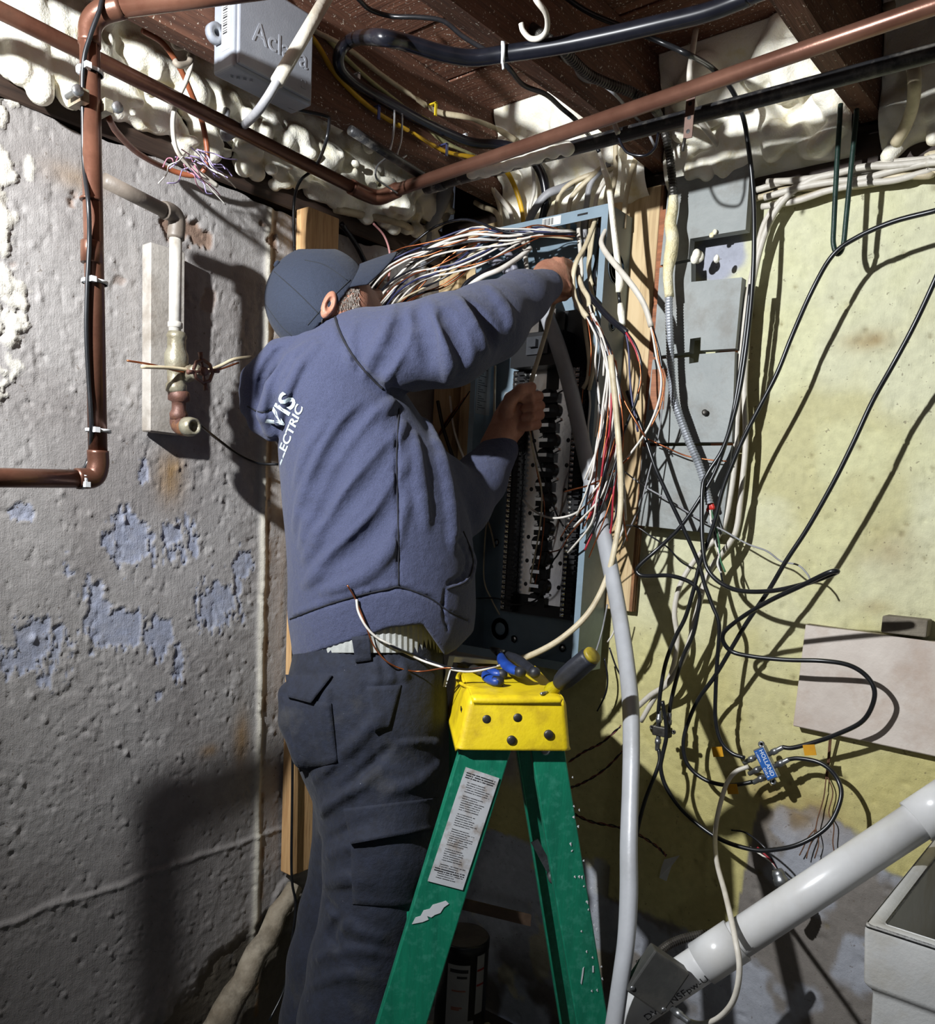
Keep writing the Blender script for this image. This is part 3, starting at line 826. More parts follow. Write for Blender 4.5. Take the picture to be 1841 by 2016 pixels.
# grounding clamp with orange cable
gc = thing('ground_clamp', 'bronze grounding clamp bolted round the copper riser', 'clamp', onX(172, 205, XC))
q = onX(178, 205, XC)
MB().box(q+np.array([-.02, -.024, -.009]), q+np.array([.021, -.012, .009])).build('clamp_half', m_brassold, gc)
MB().box(q+np.array([-.02, .012, -.009]), q+np.array([.021, .024, .009])).build('clamp_half', m_brassold, gc)
for dy in (-.026, .024):
    MB().lathe(q+np.array([.022, dy*1.2, 0]), (1, 0, 0), [(-.03, .004), (0, .004), (0, .008), (.006, .008), (.006, .002)], 10).build('clamp_screw', m_steel, gc, True)
m_orange = M('orange_ground_wire', (150, 84, 52), (110, 58, 36), 30, .45)
pts = [onX(214, 232, XC-.01), onX(230, 260, XL+.18), onX(270, 300, XL+.09), onX(320, 328, XL+.03), onX(372, 345, XL+.04), onX(402, 335, XL+.06), onX(408, 300, XL+.07), onX(398, 240, XL+.07), onX(375, 180, XL+.09), onX(352, 130, XL+.1), onX(320, 85, XL+.1), onX(280, 60, XL+.1)]
tag(tube_obj('ground_cable', pts, .0052, m_orange, None, 8, 6), 'orange-brown ground cable drooping from the clamp across the foam', 'cable')

# copper main: along the left wall, elbow, then across under the joists
A0 = onZ(-60, -38, 2.05)+np.array([0, -.5, .0])*1.0; Ak = onZ(716, 380, 2.03)
K2 = onZ(742, 388, 2.03); B1 = onZ(1900, -10, 2.062); B1 = K2+(B1-K2)*1.9
mp = thing('copper_main', 'long copper water pipe bending at the corner below the joists', 'pipe', Ak)
tube_obj('pipe_run', [A0, Ak], .0125, m_copper, mp, 16, 0)
tube_obj('elbow', [Ak+(A0-Ak)*.03, Ak, K2+np.array([.002, .004, 0]), K2+(B1-K2)*.03], .0155, m_copper, mp, 16, 6)
tube_obj('pipe_run', [K2+(B1-K2)*.02, B1], .0125, m_copper_new, mp, 16, 0)
# black pipe pair
d0, d1 = onZ(860, 362, 2.045), onZ(1900, 88, 2.072); d2 = d0+(d1-d0)*1.9
bp = thing('black_pipe', 'black foam-flecked pipe running under the joists beside the copper one', 'pipe', d0)
s0 = d0+(d1-d0)*.30
m_bpw = M('pipe_with_foam', (70, 66, 66), (40, 38, 40), 30, .5, 0, .0008, 100, (226, 220, 204), 18, .95)
tube_obj('pipe_run', [d0, s0], .0125, m_bpw, bp, 16, 0)
tube_obj('pipe_run', [s0, d2], .0130, m_blackpipe, bp, 16, 0)
MB().lathe(d0, d1-d0, [(-.03, .012), (-.03, .0155), (.02, .0155), (.02, .013)], 16).build('coupling', m_bpw, bp, True)
sv = np.random.RandomState(8)
F = Field(np.minimum(d0, d1)-.05, np.minimum(d0, d1)+np.array([.62, .12, .12]), .0035)
for k in range(26):
    t = .10+.24*k/26; c = d0+(d1-d0)*t + sv.uniform(-.006, .006, 3)+np.array([0, -.008, -.002])
    F.ell(c, (.016, sv.uniform(.008, .012), sv.uniform(.008, .013)), .004)
V, Fq = F.mesh(); fast_mesh('foam_drip', V, Fq, m_foam, bp)
# dark iron pipe beside joist A
i0, i1 = onZ(690, 256, 2.06), onZ(840, 352, 2.05)
tag(tube_obj('iron_pipe', [i0, i1], .009, m_blackpipe, None, 14, 0), 'short dark pipe tucked under the first joist by the corner', 'pipe')

# ================================================================== meter transmitter box on joist A
m_meter = M('grey_plastic_case', (138, 142, 150), (130, 134, 142), 30, .5, 0, .0002, 400)
XM = -1.325
tl, tr, bl, br = [onX(p[0], p[1], XM+.045) for p in ((475, -20), (621, 40), (452, 133), (620, 200))]
y0 = (tl[1]+bl[1])/2; y1 = (tr[1]+br[1])/2; z0 = (bl[2]+br[2])/2; z1 = max(tl[2], tr[2])+.01
mt = thing('transmitter_box', 'grey plastic meter transmitter box on the joist marked Aclara', 'box', ((XM), y0, z0))
bevel_box('case', (XM-.018, y0, z0), (XM+.040, y1, z1), m_meter, mt, .005, 3)
bevel_box('front_cover', (XM+.038, y0+.006, z0+.006), (XM+.046, y1-.006, z1-.006), M('meter_cover', (146, 150, 158), (138, 142, 150), 30, .42, 0, .0002, 400), mt, .003, 2)
e = onX(441, 60, XM+.02)
MB().lathe(np.array([XM+.006, y0-.008, e[2]]), (1, 0, 0), [(-.012, .016), (.0, .016), (.0, .006), (-.012, .006)], 16).build('mounting_ear', m_meter, mt, True)
MB().box((XM+.008, y0-.0012, z0+.03), (XM+.030, y0+.001, z1-.02)).build('label_strip', M('paper_label', (214, 214, 210), (200, 200, 196), 20, .6), mt)
m_ink = M('black_print', (40, 40, 44), (28, 28, 30), 30, .6)
bar = MB()
for k in range(16): bar.box((XM+.012, y0-.0018, z0+.055+k*.004), (XM+.024, y0-.001, z0+.0562+k*.004+.0012*(k % 3 == 0)))
bar.build('barcode', m_ink, mt)
for k in range(4):
    q = np.array([XM+.01+.006*k, y0+.018+.009*k, z0]); MB().lathe(q, (0, 0, -1), [(0, .003), (.004, .003), (.004, .0015)], 8).build('vent_pip', m_meter, mt)

def text_obj(name, body, size, origin, xdir, ydir, mat, parent=None, depth=.0004, align='LEFT', bold=0.0):
    cu = bpy.data.curves.new(name, 'FONT'); cu.body = body; cu.size = size; cu.extrude = depth; cu.align_x = align; cu.offset = bold; cu.resolution_u = 3
    o = bpy.data.objects.new(name, cu); COL.objects.link(o)
    x = np.array(xdir, float); x /= np.linalg.norm(x); y = np.array(ydir, float); y -= x*(x@y); y /= np.linalg.norm(y); z = np.cross(x, y)
    mw = Matrix(((x[0], y[0], z[0], origin[0]), (x[1], y[1], z[1], origin[1]), (x[2], y[2], z[2], origin[2]), (0, 0, 0, 1)))
    dg = bpy.context.evaluated_depsgraph_get(); dg.update()
    me = bpy.data.meshes.new_from_object(o.evaluated_get(dg)); me.transform(mw)
    me.materials.clear(); me.materials.append(mat)
    bpy.data.objects.remove(o); bpy.data.curves.remove(cu)
    ob = bpy.data.objects.new(name, me); COL.objects.link(ob)
    return adopt(ob, parent)
m_pale = M('pale_print', (160, 164, 172), (154, 158, 166), 30, .5)
q = onX(497, 62, XM+.0465)
text_obj('logo_text', 'Aclara', .046, (XM+.0463, q[1], q[2]-.012), (0, 1, 0), (0, 0, 1), m_pale, mt)
q = onX(597, 165, XM+.0465); ic = MB()
ic.box((XM+.0462, q[1]-.004, q[2]-.007), (XM+.0468, q[1]-.003, q[2]+.007)); ic.box((XM+.0462, q[1]+.005, q[2]-.007), (XM+.0468, q[1]+.006, q[2]+.007)); ic.box((XM+.0462, q[1]-.004, q[2]+.006), (XM+.0468, q[1]+.006, q[2]+.007)); ic.box((XM+.0462, q[1]-.004, q[2]-.007), (XM+.0468, q[1]+.006, q[2]-.006))
ic.build('icon', m_pale, mt)
tag(tube_obj('thin_cable', [onX(500, 152, XM+.02), onX(520, 175, XM+.0), onX(570, 210, XM), onX(640, 228, XM+.02), onX(648, 240, XM+.03), onX(640, 285, XM+.02), onX(620, 330, XL+.12), onX(592, 355, XL+.1), onX(580, 390, XL+.07), onX(578, 450, XL+.062), onX(580, 520, XL+.062), onX(578, 900, XL+.062), onX(576, 1500, XL+.062), onX(574, 1715, XL+.062), onX(582, 1780, XL+.06), onX(575, 1850, XL+.06), onX(562, 1940, XL+.07), onX(530, 2010, XL+.08)], .0032, m_blackcoax, None, 8, 6), 'thin black cable from the transmitter box down the pine stud', 'cable')
# cable taped to a white stick that hangs by the box
wr = thing('service_cable', 'grey cable with white taped end slanting over the transmitter box', 'cable', onX(545, 165, XM+.10))
P0, P1 = onX(655, -25, XM+.12), onX(545, 162, XM+.10)
tube_obj('white_sleeve', [P0, P1], [.0105, .0108, .0112], M('dirty_white_tape', (206, 200, 186), (180, 172, 156), 16, .6, 0, .001, 60, (150, 138, 116), 20, .6), wr, 12, 0)
tube_obj('grey_cable', [P1+(P0-P1)*.05, P1, onX(525, 195, XM+.08), onX(500, 228, XM+.03), onX(470, 255, XL+.09), onX(447, 270, XL+.075), onX(441, 264, XL+.07), onX(443, 245, XL+.06), onX(446, 218, XL+.045)], .0075, m_nmgrey, wr, 12, 6)
# ================================================================== plywood backer and breaker panel
m_ply = wood('plywood_face', (206, 182, 140), (186, 158, 114), (140, 106, 68), 2, 5)
m_plyedge = wood('plywood_edge', (150, 104, 66), (96, 62, 38), (54, 34, 20), 2, 60)
YP = 1.722
ply = thing('plywood_backer', 'tan plywood sheet behind the breaker panel', 'plywood', (-1.2, YP, 1.15))
bevel_box('sheet', (-1.475, YP+.001, 1.15), (-.934, YP+.020, 2.078), m_ply, ply, .0008, 1)
for k in range(4):
    MB().box((-.9338, YP+.002+k*.0048, 1.15), (-.927+.0008*(k % 2), YP+.0055+k*.0048, 2.076)).build('ply_layer', m_plyedge, ply)
pl2 = bevel_box('plywood_strip', (-1.553, YP-.018, 1.30), (-1.485, YP+.018, 1.985), m_ply, None, .004, 2)
tag(pl2, 'narrow plywood strip to the left of the breaker panel', 'plywood')

m_tub = M('panel_grey_paint', (128, 146, 158), (118, 136, 148), 20, .42, .1, .0002, 300, (96, 104, 108), 9, .25)
m_bkpl = M('black_plastic', (24, 24, 26), (16, 16, 18), 30, .4)
m_alu = M('bus_aluminium', (240, 238, 234), (226, 224, 220), 14, .2, 1.0, .0002, 60)
m_tin = M('tin_terminal', (230, 230, 226), (210, 210, 208), 20, .2, 1.0)
X0, X1, Z0, Z1, YF = -1.355, -.998, 1.006, 2.02, 1.62
pan = thing('breaker_panel', 'open grey steel breaker panel box with its cover removed', 'breaker panel', (-1.176, YP, Z0))
t_ = .0016
MB().box((X0, YP-.003, Z0), (X1, YP, Z1)).build('back_plate', m_tub, pan)
MB().box((X0, YF, Z0), (X0+t_, YP-.003, Z1)).build('side_wall', m_tub, pan)
MB().box((X1-t_, YF, Z0), (X1, YP-.003, Z1)).build('side_wall', m_tub, pan)
# top wall: strips around the square cable opening
tw = MB(); tw.box((X0+t_, YF, Z1-t_), (X1-t_, YF+.012, Z1)); tw.box((X0+t_, YP-.014, Z1-t_), (X1-t_, YP-.003, Z1))
tw.box((X0+t_, YF+.012, Z1-t_), (X0+.03, YP-.014, Z1)); tw.box((-1.16, YF+.012, Z1-t_), (-1.125, YP-.014, Z1)); tw.box((X1-.02, YF+.012, Z1-t_), (X1-t_, YP-.014, Z1))
tw.build('top_wall', m_tub, pan)
MB().box((X0+t_, YF, Z0), (X1-t_, YP-.003, Z0+t_)).build('bottom_wall', m_tub, pan)
for a, b in (((X0, YF-.0016, Z1-.024), (X1, YF, Z1)), ((X0, YF-.0016, Z0), (X1, YF, Z0+.020)), ((X0, YF-.0016, Z0+.02), (X0+.016, YF, Z1-.024)), ((X1-.016, YF-.0016, Z0+.02), (X1, YF, Z1-.024))):
    MB().box(a, b).build('front_lip', m_tub, pan)
for xx in (-1.275, -1.062):
    MB().box((xx-.013, YF-.0024, Z1-.013), (xx+.013, YF-.0015, Z1-.009)).build('lip_slot', m_bkpl, pan)
st_ = MB().box((-1.168, YF-.0025, Z1-.021), (-1.118, YF-.0016, Z1-.003)).build('barcode_sticker', M('paper_label', (214, 214, 210)), pan)
br_ = MB()
for k in range(9): br_.box((-1.166+k*.0032, YF-.0030, Z1-.019), (-1.1652+k*.0032+.0006*(k % 3), YF-.0024, Z1-.005))
br_.build('barcode', m_ink, st_)
def ring(c, ax, r, w=.0012, h=.0012, n=28):
    return MB().lathe(c, ax, [(0, r-w), (h, r-w), (h, r), (0, r), (0, r-w)], n)
for z, r in ((1.90, .034), (1.78, .014), (1.66, .014), (1.60, .012), (1.40, .012)):
    ring((X1, (YF+YP)/2-.004, z), (1, 0, 0), r).build('knockout_ring', m_tub, pan, True)
    ring((X1, (YF+YP)/2-.004, z), (1, 0, 0), r*.72).build('knockout_ring', m_tub, pan, True)
for (px, py), r in (((985, 1238), .030), ((1013, 1258), .011), ((1108, 1276), .011), ((978, 1068), .0105)):
    q = onY(px, py, YP-.0035); ring((q[0], YP-.0045, q[2]), (0, -1, 0), r).build('knockout_ring', m_tub, pan, True)
    MB().lathe((q[0], YP-.0035, q[2]), (0, -1, 0), [(0, r*.55), (.0012, r*.55), (.0018, r*.4)], 18).build('knockout_disc', m_alu if r < .02 else m_tub, pan, True)
q = onY(942, 790, YF+.05)
MB().box((X0+t_, YF+.02, 1.60), (X0+t_+.0006, YF+.075, 1.735)).build('rating_label', M('label_grey', (150, 152, 152), (140, 142, 142), 30, .6), pan)
MB().box((X0+.03, YP-.0042, 1.50), (X0+.075, YP-.003, 1.66)).build('wiring_label', M('label_grey', (150, 152, 152)), pan)
lt = MB()
for k in range(22): lt.box((X0+.034, YP-.0048, 1.515+k*.0062), (X0+.034+.012+.024*((k*7) % 5)/5, YP-.0042, 1.5170+k*.0062))
lt.build('label_print', m_ink, pan)
lt = MB()
for k in range(22): lt.box((X0+t_+.0006, YF+.026, 1.61+k*.0054), (X0+t_+.001, YF+.03+.035*((k*5) % 7)/7, 1.6115+k*.0054))
lt.build('label_print', m_ink, pan)
# interior: bus plates, stabs, neutral rails, main breaker
inn = thing('panel_interior', None, None); inn.parent = pan; inn.matrix_parent_inverse = Matrix.Translation(-Vector(pan.location))
def ib(name, m, mat, smooth=False):
    o = m.build(name, mat, None, smooth); o.parent = inn; return o
ib('base_pan', MB().box((-1.255, YP-.034, 1.115), (-1.062, YP-.004, 1.83)), m_bkpl)
zb0, zb1 = 1.165, 1.70
for xa, xb in ((-1.226, -1.176), (-1.140, -1.092)):
    bmx = bmesh.new(); m = MB().box((xa, YP-.038, zb0 if xa < -1.2 else zb0-.02), (xb, YP-.0345, zb1))
    ib('bus_plate', m, m_alu)
nst = 15
for k in range(nst):
    z = 1.155 + k*.0345
    side = 1 if k % 2 else -1
    cx_ = -1.158
    # black saddle
    u_ = MB(); u_.lathe((cx_+side*.012, YP-.036, z), (0, -1, 0), [(0, .0165), (.010, .0165), (.012, .0145)], 18)
    u_.box((cx_-.022, YP-.047, z-.0165), (cx_+.022, YP-.036, z+.006))
    ib('stab_saddle', u_, m_bkpl, False)
    ib('bus_stab', MB().box((cx_-.017, YP-.060, z-.004), (cx_+.010, YP-.040, z+.004)), m_tin)
    ib('bus_clip', MB().obox((cx_-side*.024, YP-.041, z+.012), (.007, 0, .003), (0, .002, 0), (-.0012, 0, .0028)), m_tin)
for k in range(9):
    for xx in (-1.205, -1.108):
        ib('bus_hole', MB().lathe((xx+.004, YP-.038, 1.19+k*.0575), (0, -1, 0), [(0, .0052), (.0006, .0052), (.0007, .004)], 12), m_bkpl)
for xa in (-1.258, -1.082):
    rail = MB(); rail.box((xa-.006, YP-.052, 1.118), (xa+.030, YP-.03, 1.70))
    for k in range(46): rail.box((xa+.014, YP-.060, 1.125+k*.0125), (xa+.030, YP-.052, 1.1325+k*.0125))
    ib('neutral_rail', rail, m_bkpl)
    sc = MB()
    for k in range(46):
        z = 1.129+k*.0125
        sc.box((xa-.001, YP-.058, z-.0045), (xa+.009, YP-.052, z+.0035)); 
        sc.lathe((xa+.004, YP-.058, z), (0, -1, 0), [(0, .0034), (.004, .0034), (.005, .002)], 8)
    o = ib('terminal_screws', sc, m_tin); o['kind'] = 'stuff'
    s2 = MB()
    for k in range(46): s2.box((xa+.030, YP-.046, 1.128+k*.0125), (xa+.0335, YP-.040, 1.1300+k*.0125))
    o = ib('rail_teeth', s2, m_bkpl); o['kind'] = 'stuff'
ib('side_flange', MB().box((-1.046, YP-.045, 1.13), (-1.030, YP-.004, 1.60)), m_bkpl)
mbk = ib('main_breaker', MB().box((-1.248, YP-.088, 1.700), (-1.105, YP-.036, 1.775)), m_bkpl)
mbk2 = MB(); mbk2.box((-1.200, YP-.094, 1.725), (-1.140, YP-.088, 1.765)); mbk2.box((-1.186, YP-.106, 1.740), (-1.166, YP-.094, 1.757)); ib('breaker_handle', mbk2, M('dark_grey_plastic', (52, 54, 58), (40, 42, 46), 30, .4))
for k in range(3):
    l_ = MB(); xx = -1.236+k*.045
    l_.box((xx-.013, YP-.080, 1.778), (xx+.013, YP-.040, 1.825)); l_.lathe((xx, YP-.080, 1.806), (0, -1, 0), [(0, .009), (.004, .009), (.005, .006)], 14)
    ib('main_lug', l_, m_alu)
for xx in (-1.22, -1.12):
    ib('bus_bolt', MB().lathe((xx, YP-.038, 1.690), (0, -1, 0), [(0, .009), (.006, .009), (.009, .005)], 12), m_tin, True)

# ================================================================== grey painted boards on battens
m_greyb = M('grey_board_paint', (146, 150, 148), (132, 137, 136), 12, .6, 0, .0012, 70, (110, 104, 94), 14, .5)
m_rawwood = wood('raw_board_edge', (164, 100, 60), (120, 70, 40), (70, 40, 24), 0, 12)
YG = YB-.062
gb = thing('plank_backboard', 'grey painted plank backboard on battens right of the panel', 'board', (-.81, YB, 1.34))
def prism(poly, y0, y1):
    n = len(poly); v = [(p[0], y0, p[1]) for p in poly]+[(p[0], y1, p[1]) for p in poly]
    f = [tuple(range(n)), tuple(range(2*n-1, n-1, -1))]+[(i, i+n, (i+1) % n+n, (i+1) % n) for i in range(n)]
    return MB().add(v, f)
def pxy(pts): return [(onY(a, b, YG)[0], onY(a, b, YG)[2]) for a, b in pts]
for poly in ([(1318, 352), (1478, 318), (1468, 452), (1359, 470), (1355, 510), (1300, 522)],
             [(1299, 527), (1361, 515), (1361, 555), (1461, 546), (1448, 686), (1379, 690), (1380, 664), (1359, 667), (1357, 693), (1286, 702)],
             [(1285, 708), (1357, 703), (1357, 716), (1375, 713), (1377, 697), (1447, 692), (1441, 870), (1266, 872)],
             [(1264, 879), (1441, 877), (1421, 1052), (1255, 1034)]):
    o = prism(pxy(poly), YG, YG+.022)
    bo_ = o.build('plank', m_greyb, gb)
for xa, za, zb in ((-.925, 1.36, 2.02), (-.765, 1.36, 1.80)):
    MB().box((xa, YG+.0225, za), (xa+.035, YB-.003, zb)).build('batten', m_rawwood, gb)
q = onY(1292, 755, YG-.001)
MB().box((q[0]-.012, YG-.0012, q[2]-.055), (q[0]+.022, YG-.0002, q[2]+.03)).build('bare_patch', wood('bare_cedar', (160, 104, 70), (130, 80, 52), (90, 54, 34), 0, 10), gb)
for (px, py), s in (((1374, 507), .011), ((1410, 510), .006), ((1401, 463), .0045), ((1407, 456), .005)):
    F = Field((-.03,)*3, (.03,)*3, .0022); rr = np.random.RandomState(px)
    for k in range(5): F.ell(rr.uniform(-.5, .5, 3)*s, (s*.8, s*.6, s*1.0), .002)
    V, Fq = F.mesh(); q = onY(px, py, YG-.006)
    o = fast_mesh('foam_crumb', V*1.0+q, Fq, m_foam)
    tag(o, {1374: 'largest white foam crumb stuck in the board cut-out', 1410: 'small foam crumb beside the black hole of the cut-out', 1401: 'lower of two foam crumbs under the top grey board', 1407: 'upper of two foam crumbs under the top grey board'}[px], 'foam', 'foam crumbs at the board cut-out')
q = onY(1388, 813, YG-.004)
tag(MB().lathe(q, (.3, -1, .2), [(-.012, .0028), (0, .0028), (0, .006), (.006, .006), (.007, .003)], 10).build('hex_bolt', m_darksteel, None, True), 'small dark bolt sticking out of a grey board', 'bolt')

# ================================================================== white board, string and brick lower right
wb = bevel_box('white_board', (-.562, YB-.030, .960), (.02, YB-.008, 1.170), M('whitewashed_board', (206, 196, 186), (188, 176, 166), 9, .7, 0, .0012, 60, (166, 140, 120), 10, .5), None, .002, 1)
wb.rotation_euler = (0, math.radians(1.2), 0); wb.location = (-.0, 0, -.012)
tag(wb, 'whitewashed board hung low on the yellow wall with a string', 'board')
bk = bevel_box('brick', (-.395, YB-.045, 1.172), (-.318, YB-.005, 1.204), M('grey_brick', (128, 120, 106), (100, 92, 80), 20, .9, 0, .003, 60), None, .003, 2)
tag(bk, 'small grey brick lying on top of the white board', 'brick')
m_string = M('jute_string', (120, 84, 60), (86, 58, 40), 60, .8)
pts = [W(1667, 1243, .034), W(1660, 1300, .036), W(1652, 1350, .036), W(1640, 1420, .036), W(1634, 1450, .034), W(1630, 1500, .015), W(1626, 1530, .012)]
s_ = thing('string', 'brown twine looped over the white board and hanging below', 'string', W(1626, 1600, .02))
tube_obj('strand', pts, .0016, m_string, s_, 6, 6)
tube_obj('strand', [p+np.array([.003, -.001, 0]) for p in pts[::-1]], .0015, m_string, s_, 6, 6)
for q in ([(1627, 1528), (1622, 1570), (1610, 1612), (1604, 1640), (1592, 1672), (1588, 1690)], [(1629, 1528), (1640, 1560), (1632, 1600), (1642, 1625), (1640, 1660), (1646, 1690)], [(1606, 1632), (1590, 1650), (1582, 1668), (1574, 1684)], [(1606, 1630), (1612, 1660), (1604, 1690)]):
    tube_obj('strand', [W(a, b, .014) for a, b in q], .0013, m_string, s_, 5, 5)

# ================================================================== utility sink, PVC drain
m_sink = M('sink_polymer', (182, 182, 180), (170, 170, 168), 20, .45, 0, .0005, 200, (150, 140, 118), 7, .5)
m_sinkin = m_sink
sx0, sx1, sy0, sy1, sz = -.252, .35, 1.19, 1.70, .832
sk = thing('utility_sink', 'white moulded laundry tub at the lower right corner', 'sink', (sx0, sy0, .0))
def sinkring(inset, z): return [(sx0+inset, sy0+inset, z), (sx1-inset, sy0+inset, z), (sx1-inset, sy1-inset, z), (sx0+inset, sy1-inset, z)]
R_ = [sinkring(.030, .38), sinkring(.014, .735), sinkring(.004, .742), sinkring(-.002, .826), sinkring(.0, .832), sinkring(.018, .832), sinkring(.021, .826), sinkring(.045, .42), ]
m = MB()
for rg_ in R_: m.v += rg_
for i in range(len(R_)-1):
    for k in range(4): m.f.append((i*4+k, i*4+(k+1) % 4, (i+1)*4+(k+1) % 4, (i+1)*4+k))
m.f.append((28, 29, 30, 31)); m.f.append((3, 2, 1, 0))
bevel_mb('basin', m, m_sink, sk, .006, 3, True)
for lx, ly in ((sx0+.05, sy0+.05), (sx1-.05, sy0+.05), (sx0+.05, sy1-.05), (sx1-.05, sy1-.05)):
    MB().lathe((lx, ly, 0), (0, 0, 1), [(0, .018), (.38, .016)], 12).build('leg', m_sink, sk, True)
m_pvc = M('white_pvc', (206, 206, 206), (196, 196, 196), 14, .28, 0, .0001, 60, (170, 164, 150), 8, .25)
pv = thing('drain_pipe', 'white PVC drain pipe sloping down from the sink', 'pipe', onD(1250, 1995, 1.43))
P0, P1, P2 = onD(1862, 1580, 1.34), onD(1404, 1882, 1.405), onD(1225, 2002, 1.43)
dP = (P0-P1)/np.linalg.norm(P0-P1)
tube_obj('pipe_run', [P0, P1], .0315, m_pvc, pv, 28, 0)
tube_obj('pipe_run', [P1+dP*.03, P2], .0315, m_pvc, pv, 28, 0)
for c, L in ((onD(1416, 1874, 1.403), .036), (onD(1846, 1590, 1.342), .04)):
    MB().lathe(c, dP, [(-L, .031), (-L, .0365), (L, .0365), (L, .031)], 28).build('coupling', m_pvc, pv, True)
upv = np.array([0, 0, 1.]); side = np.cross(dP, upv); side /= np.linalg.norm(side); upn = np.cross(side, dP)
toC = CAM-onD(1310, 1950, 1.42); toC -= dP*(toC@dP); toC /= np.linalg.norm(toC)
upt = np.cross(toC, dP); upt /= np.linalg.norm(upt)
if upt[2] < 0: upt = -upt
def wrap_text(body, size, start, axis, rad, parent, mat, up, out):
    o = text_obj('pipe_print', body, size, (0, 0, 0), (1, 0, 0), (0, 1, 0), mat, None, .0)
    for v in o.data.vertices:
        x, y = v.co.x, v.co.y-.030; a = y/rad
        p = start + axis*x + (out*math.cos(a)+up*math.sin(a))*rad*1.004; v.co = p
    adopt(o, parent)
dirx = dP if (dP@RT) > 0 else -dP
Ac = P1 + (P2-P1)*.80
wrap_text('DWV NSFpw-U.P.C.', .019, Ac, dirx, .0318, pv, m_ink, upt, toC)
# ================================================================== step ladder
a0 = math.radians(-44.5)
wv = np.array([math.sin(a0), math.cos(a0), 0.]); av = np.array([wv[1], -wv[0], 0.])
tilt = math.radians(1.0); upl = np.array([0, 0, 1.])*math.cos(tilt) - av*math.sin(tilt); av = av*math.cos(tilt)+np.array([0, 0, 1.])*math.sin(tilt)
O = onD(905, 1476, 1.44)                      # lower near left corner of the cap
m_cap = M('yellow_ladder_plastic', (228, 202, 28), (212, 184, 22), 12, .42, 0, .0004, 160, (150, 118, 30), 16, .5)
m_green = M('green_fibreglass', (18, 122, 92), (12, 100, 76), 40, .45, 0, .0004, 260, (60, 140, 118), 60, .5, stretch=(1, 1, .12))
lad = thing('step_ladder', 'green fibreglass step ladder with yellow plastic top', 'ladder', (O[0], O[1], 0))
def lp(a, w, z): return O + av*a + wv*w + upl*z
CW, CL, CH, CD = .012, .188, .092, .33
# cap: flared box with rounded corners
bm = bmesh.new()
rings = []
for (ins, z) in ((-.004, 0.0), (.0, .006), (.014, .078), (.017, .086), (.022, .090)):
    rings.append([lp(-.0+ins, ins*.35, z), lp(CL-ins*.6, ins*.35, z), lp(CL-ins*.6, CD-ins*.35, z), lp(ins, CD-ins*.35, z)])
m = MB()
for r_ in rings: m.v += [tuple(p) for p in r_]
for i in range(len(rings)-1):
    for k in range(4): m.f.append((i*4+k, i*4+(k+1) % 4, (i+1)*4+(k+1) % 4, (i+1)*4+k))
n = len(m.v)-4; m.f.append((n, n+1, n+2, n+3))
capo = bevel_mb('top_cap', m, m_cap, lad, .009, 4, True)
sm = capo.modifiers.new('solid', 'SOLIDIFY'); sm.thickness = .004
# relief on the cap
for (a, w, r) in ((.062, .035, .022), (.128, .035, .022)):
    MB().lathe(lp(a, w, .0895), upl, [(0, r), (.0022, r), (.0022, r-.003), (.0006, r-.0035), (.0006, r*.5), (.0018, r*.45), (.0018, r*.2)], 24).build('cap_roundel', M('cap_roundel', (206, 186, 96), (180, 156, 70), 40, .5), lad, True)
def lathe_dir(c, ax, prof, n=16): return MB().lathe(c, ax, prof, n)
for px, py in ((958, 1416), (1019, 1413), (1007, 1457), (1080, 1446)):
    d = ray(px, py); nrm = -wv; pl = lp(0, .002 if py < 1430 else -.003, 0)
    t = ((pl-CAM)@nrm)/(d@nrm); c = CAM+d*t
    lathe_dir(c, -wv, [(-.004, .0085), (.0025, .0082), (.0040, .006), (.0046, .002)]).build('rivet', m_darksteel, lad, True)
MB().obox(lp(.008, .06, .055), av*.003, wv*.012, upl*.005).build('cap_slot', m_bkpl, lad)
# tray recess rim
m = MB()
tr = [lp(.050+.045*math.cos(q), .16+.10*math.sin(q), .0905) for q in np.linspace(0, 2*math.pi, 22)]
m.tube(tr, .0035, 8); m.build('tray_rim', m_cap, lad, True)
# C-channel rails: front pair lean to the left, rear pair to the right
def rail(name, top, bot, width, nrm, mat, flange=.028, inward=1):
    d = bot-top; d /= np.linalg.norm(d)
    x = np.cross(nrm, d); x /= np.linalg.norm(x)
    if x@av < 0: x = -x
    m = MB(); h = width/2; t = .004
    inn_ = wv*inward
    prof = [(-h, 0), (h, 0), (h, flange), (h-t, flange), (h-t, t), (-h+t, t), (-h+t, flange), (-h, flange)]
    vv = []
    for P in (top, bot): vv += [P + x*p[0] + inn_*p[1] for p in prof]
    k = len(prof)
    ff = [(i, (i+1) % k, (i+1) % k+k, i+k) for i in range(k)]
    ff += [(0, 1, 4, 5), (1, 2, 3, 4), (5, 6, 7, 0)] + [(k, k+5, k+4, k+1), (k+1, k+4, k+3, k+2), (k+5, k, k+7, k+6)]
    m.add(vv, ff)
    return bevel_mb(name, m, mat, lad, .0022, 2, False)
def lad_px(px, py, w):                        # point on the plane at width w of the ladder
    d = ray(px, py); pl = lp(0, w, 0)
    return CAM + d*(((pl-CAM)@wv)/(d@wv))
ft, fb = lad_px(957, 1476, .010), lad_px(792, 2016, .004)
fb2 = ft + (fb-ft)*(ft[2]/(ft[2]-fb[2]))
rail('front_rail', ft-(fb2-ft)*.05, fb2, .086, -wv, m_green)
rt_, rb_ = lad_px(1079, 1476, .012), lad_px(1167, 2016, .004)
rb2 = rt_ + (rb_-rt_)*(rt_[2]/(rt_[2]-rb_[2]))
rail('rear_rail', rt_-(rb2-rt_)*.04, rb2, .058, -wv, m_green)
far = wv*(CD-.02); spread = wv*.06
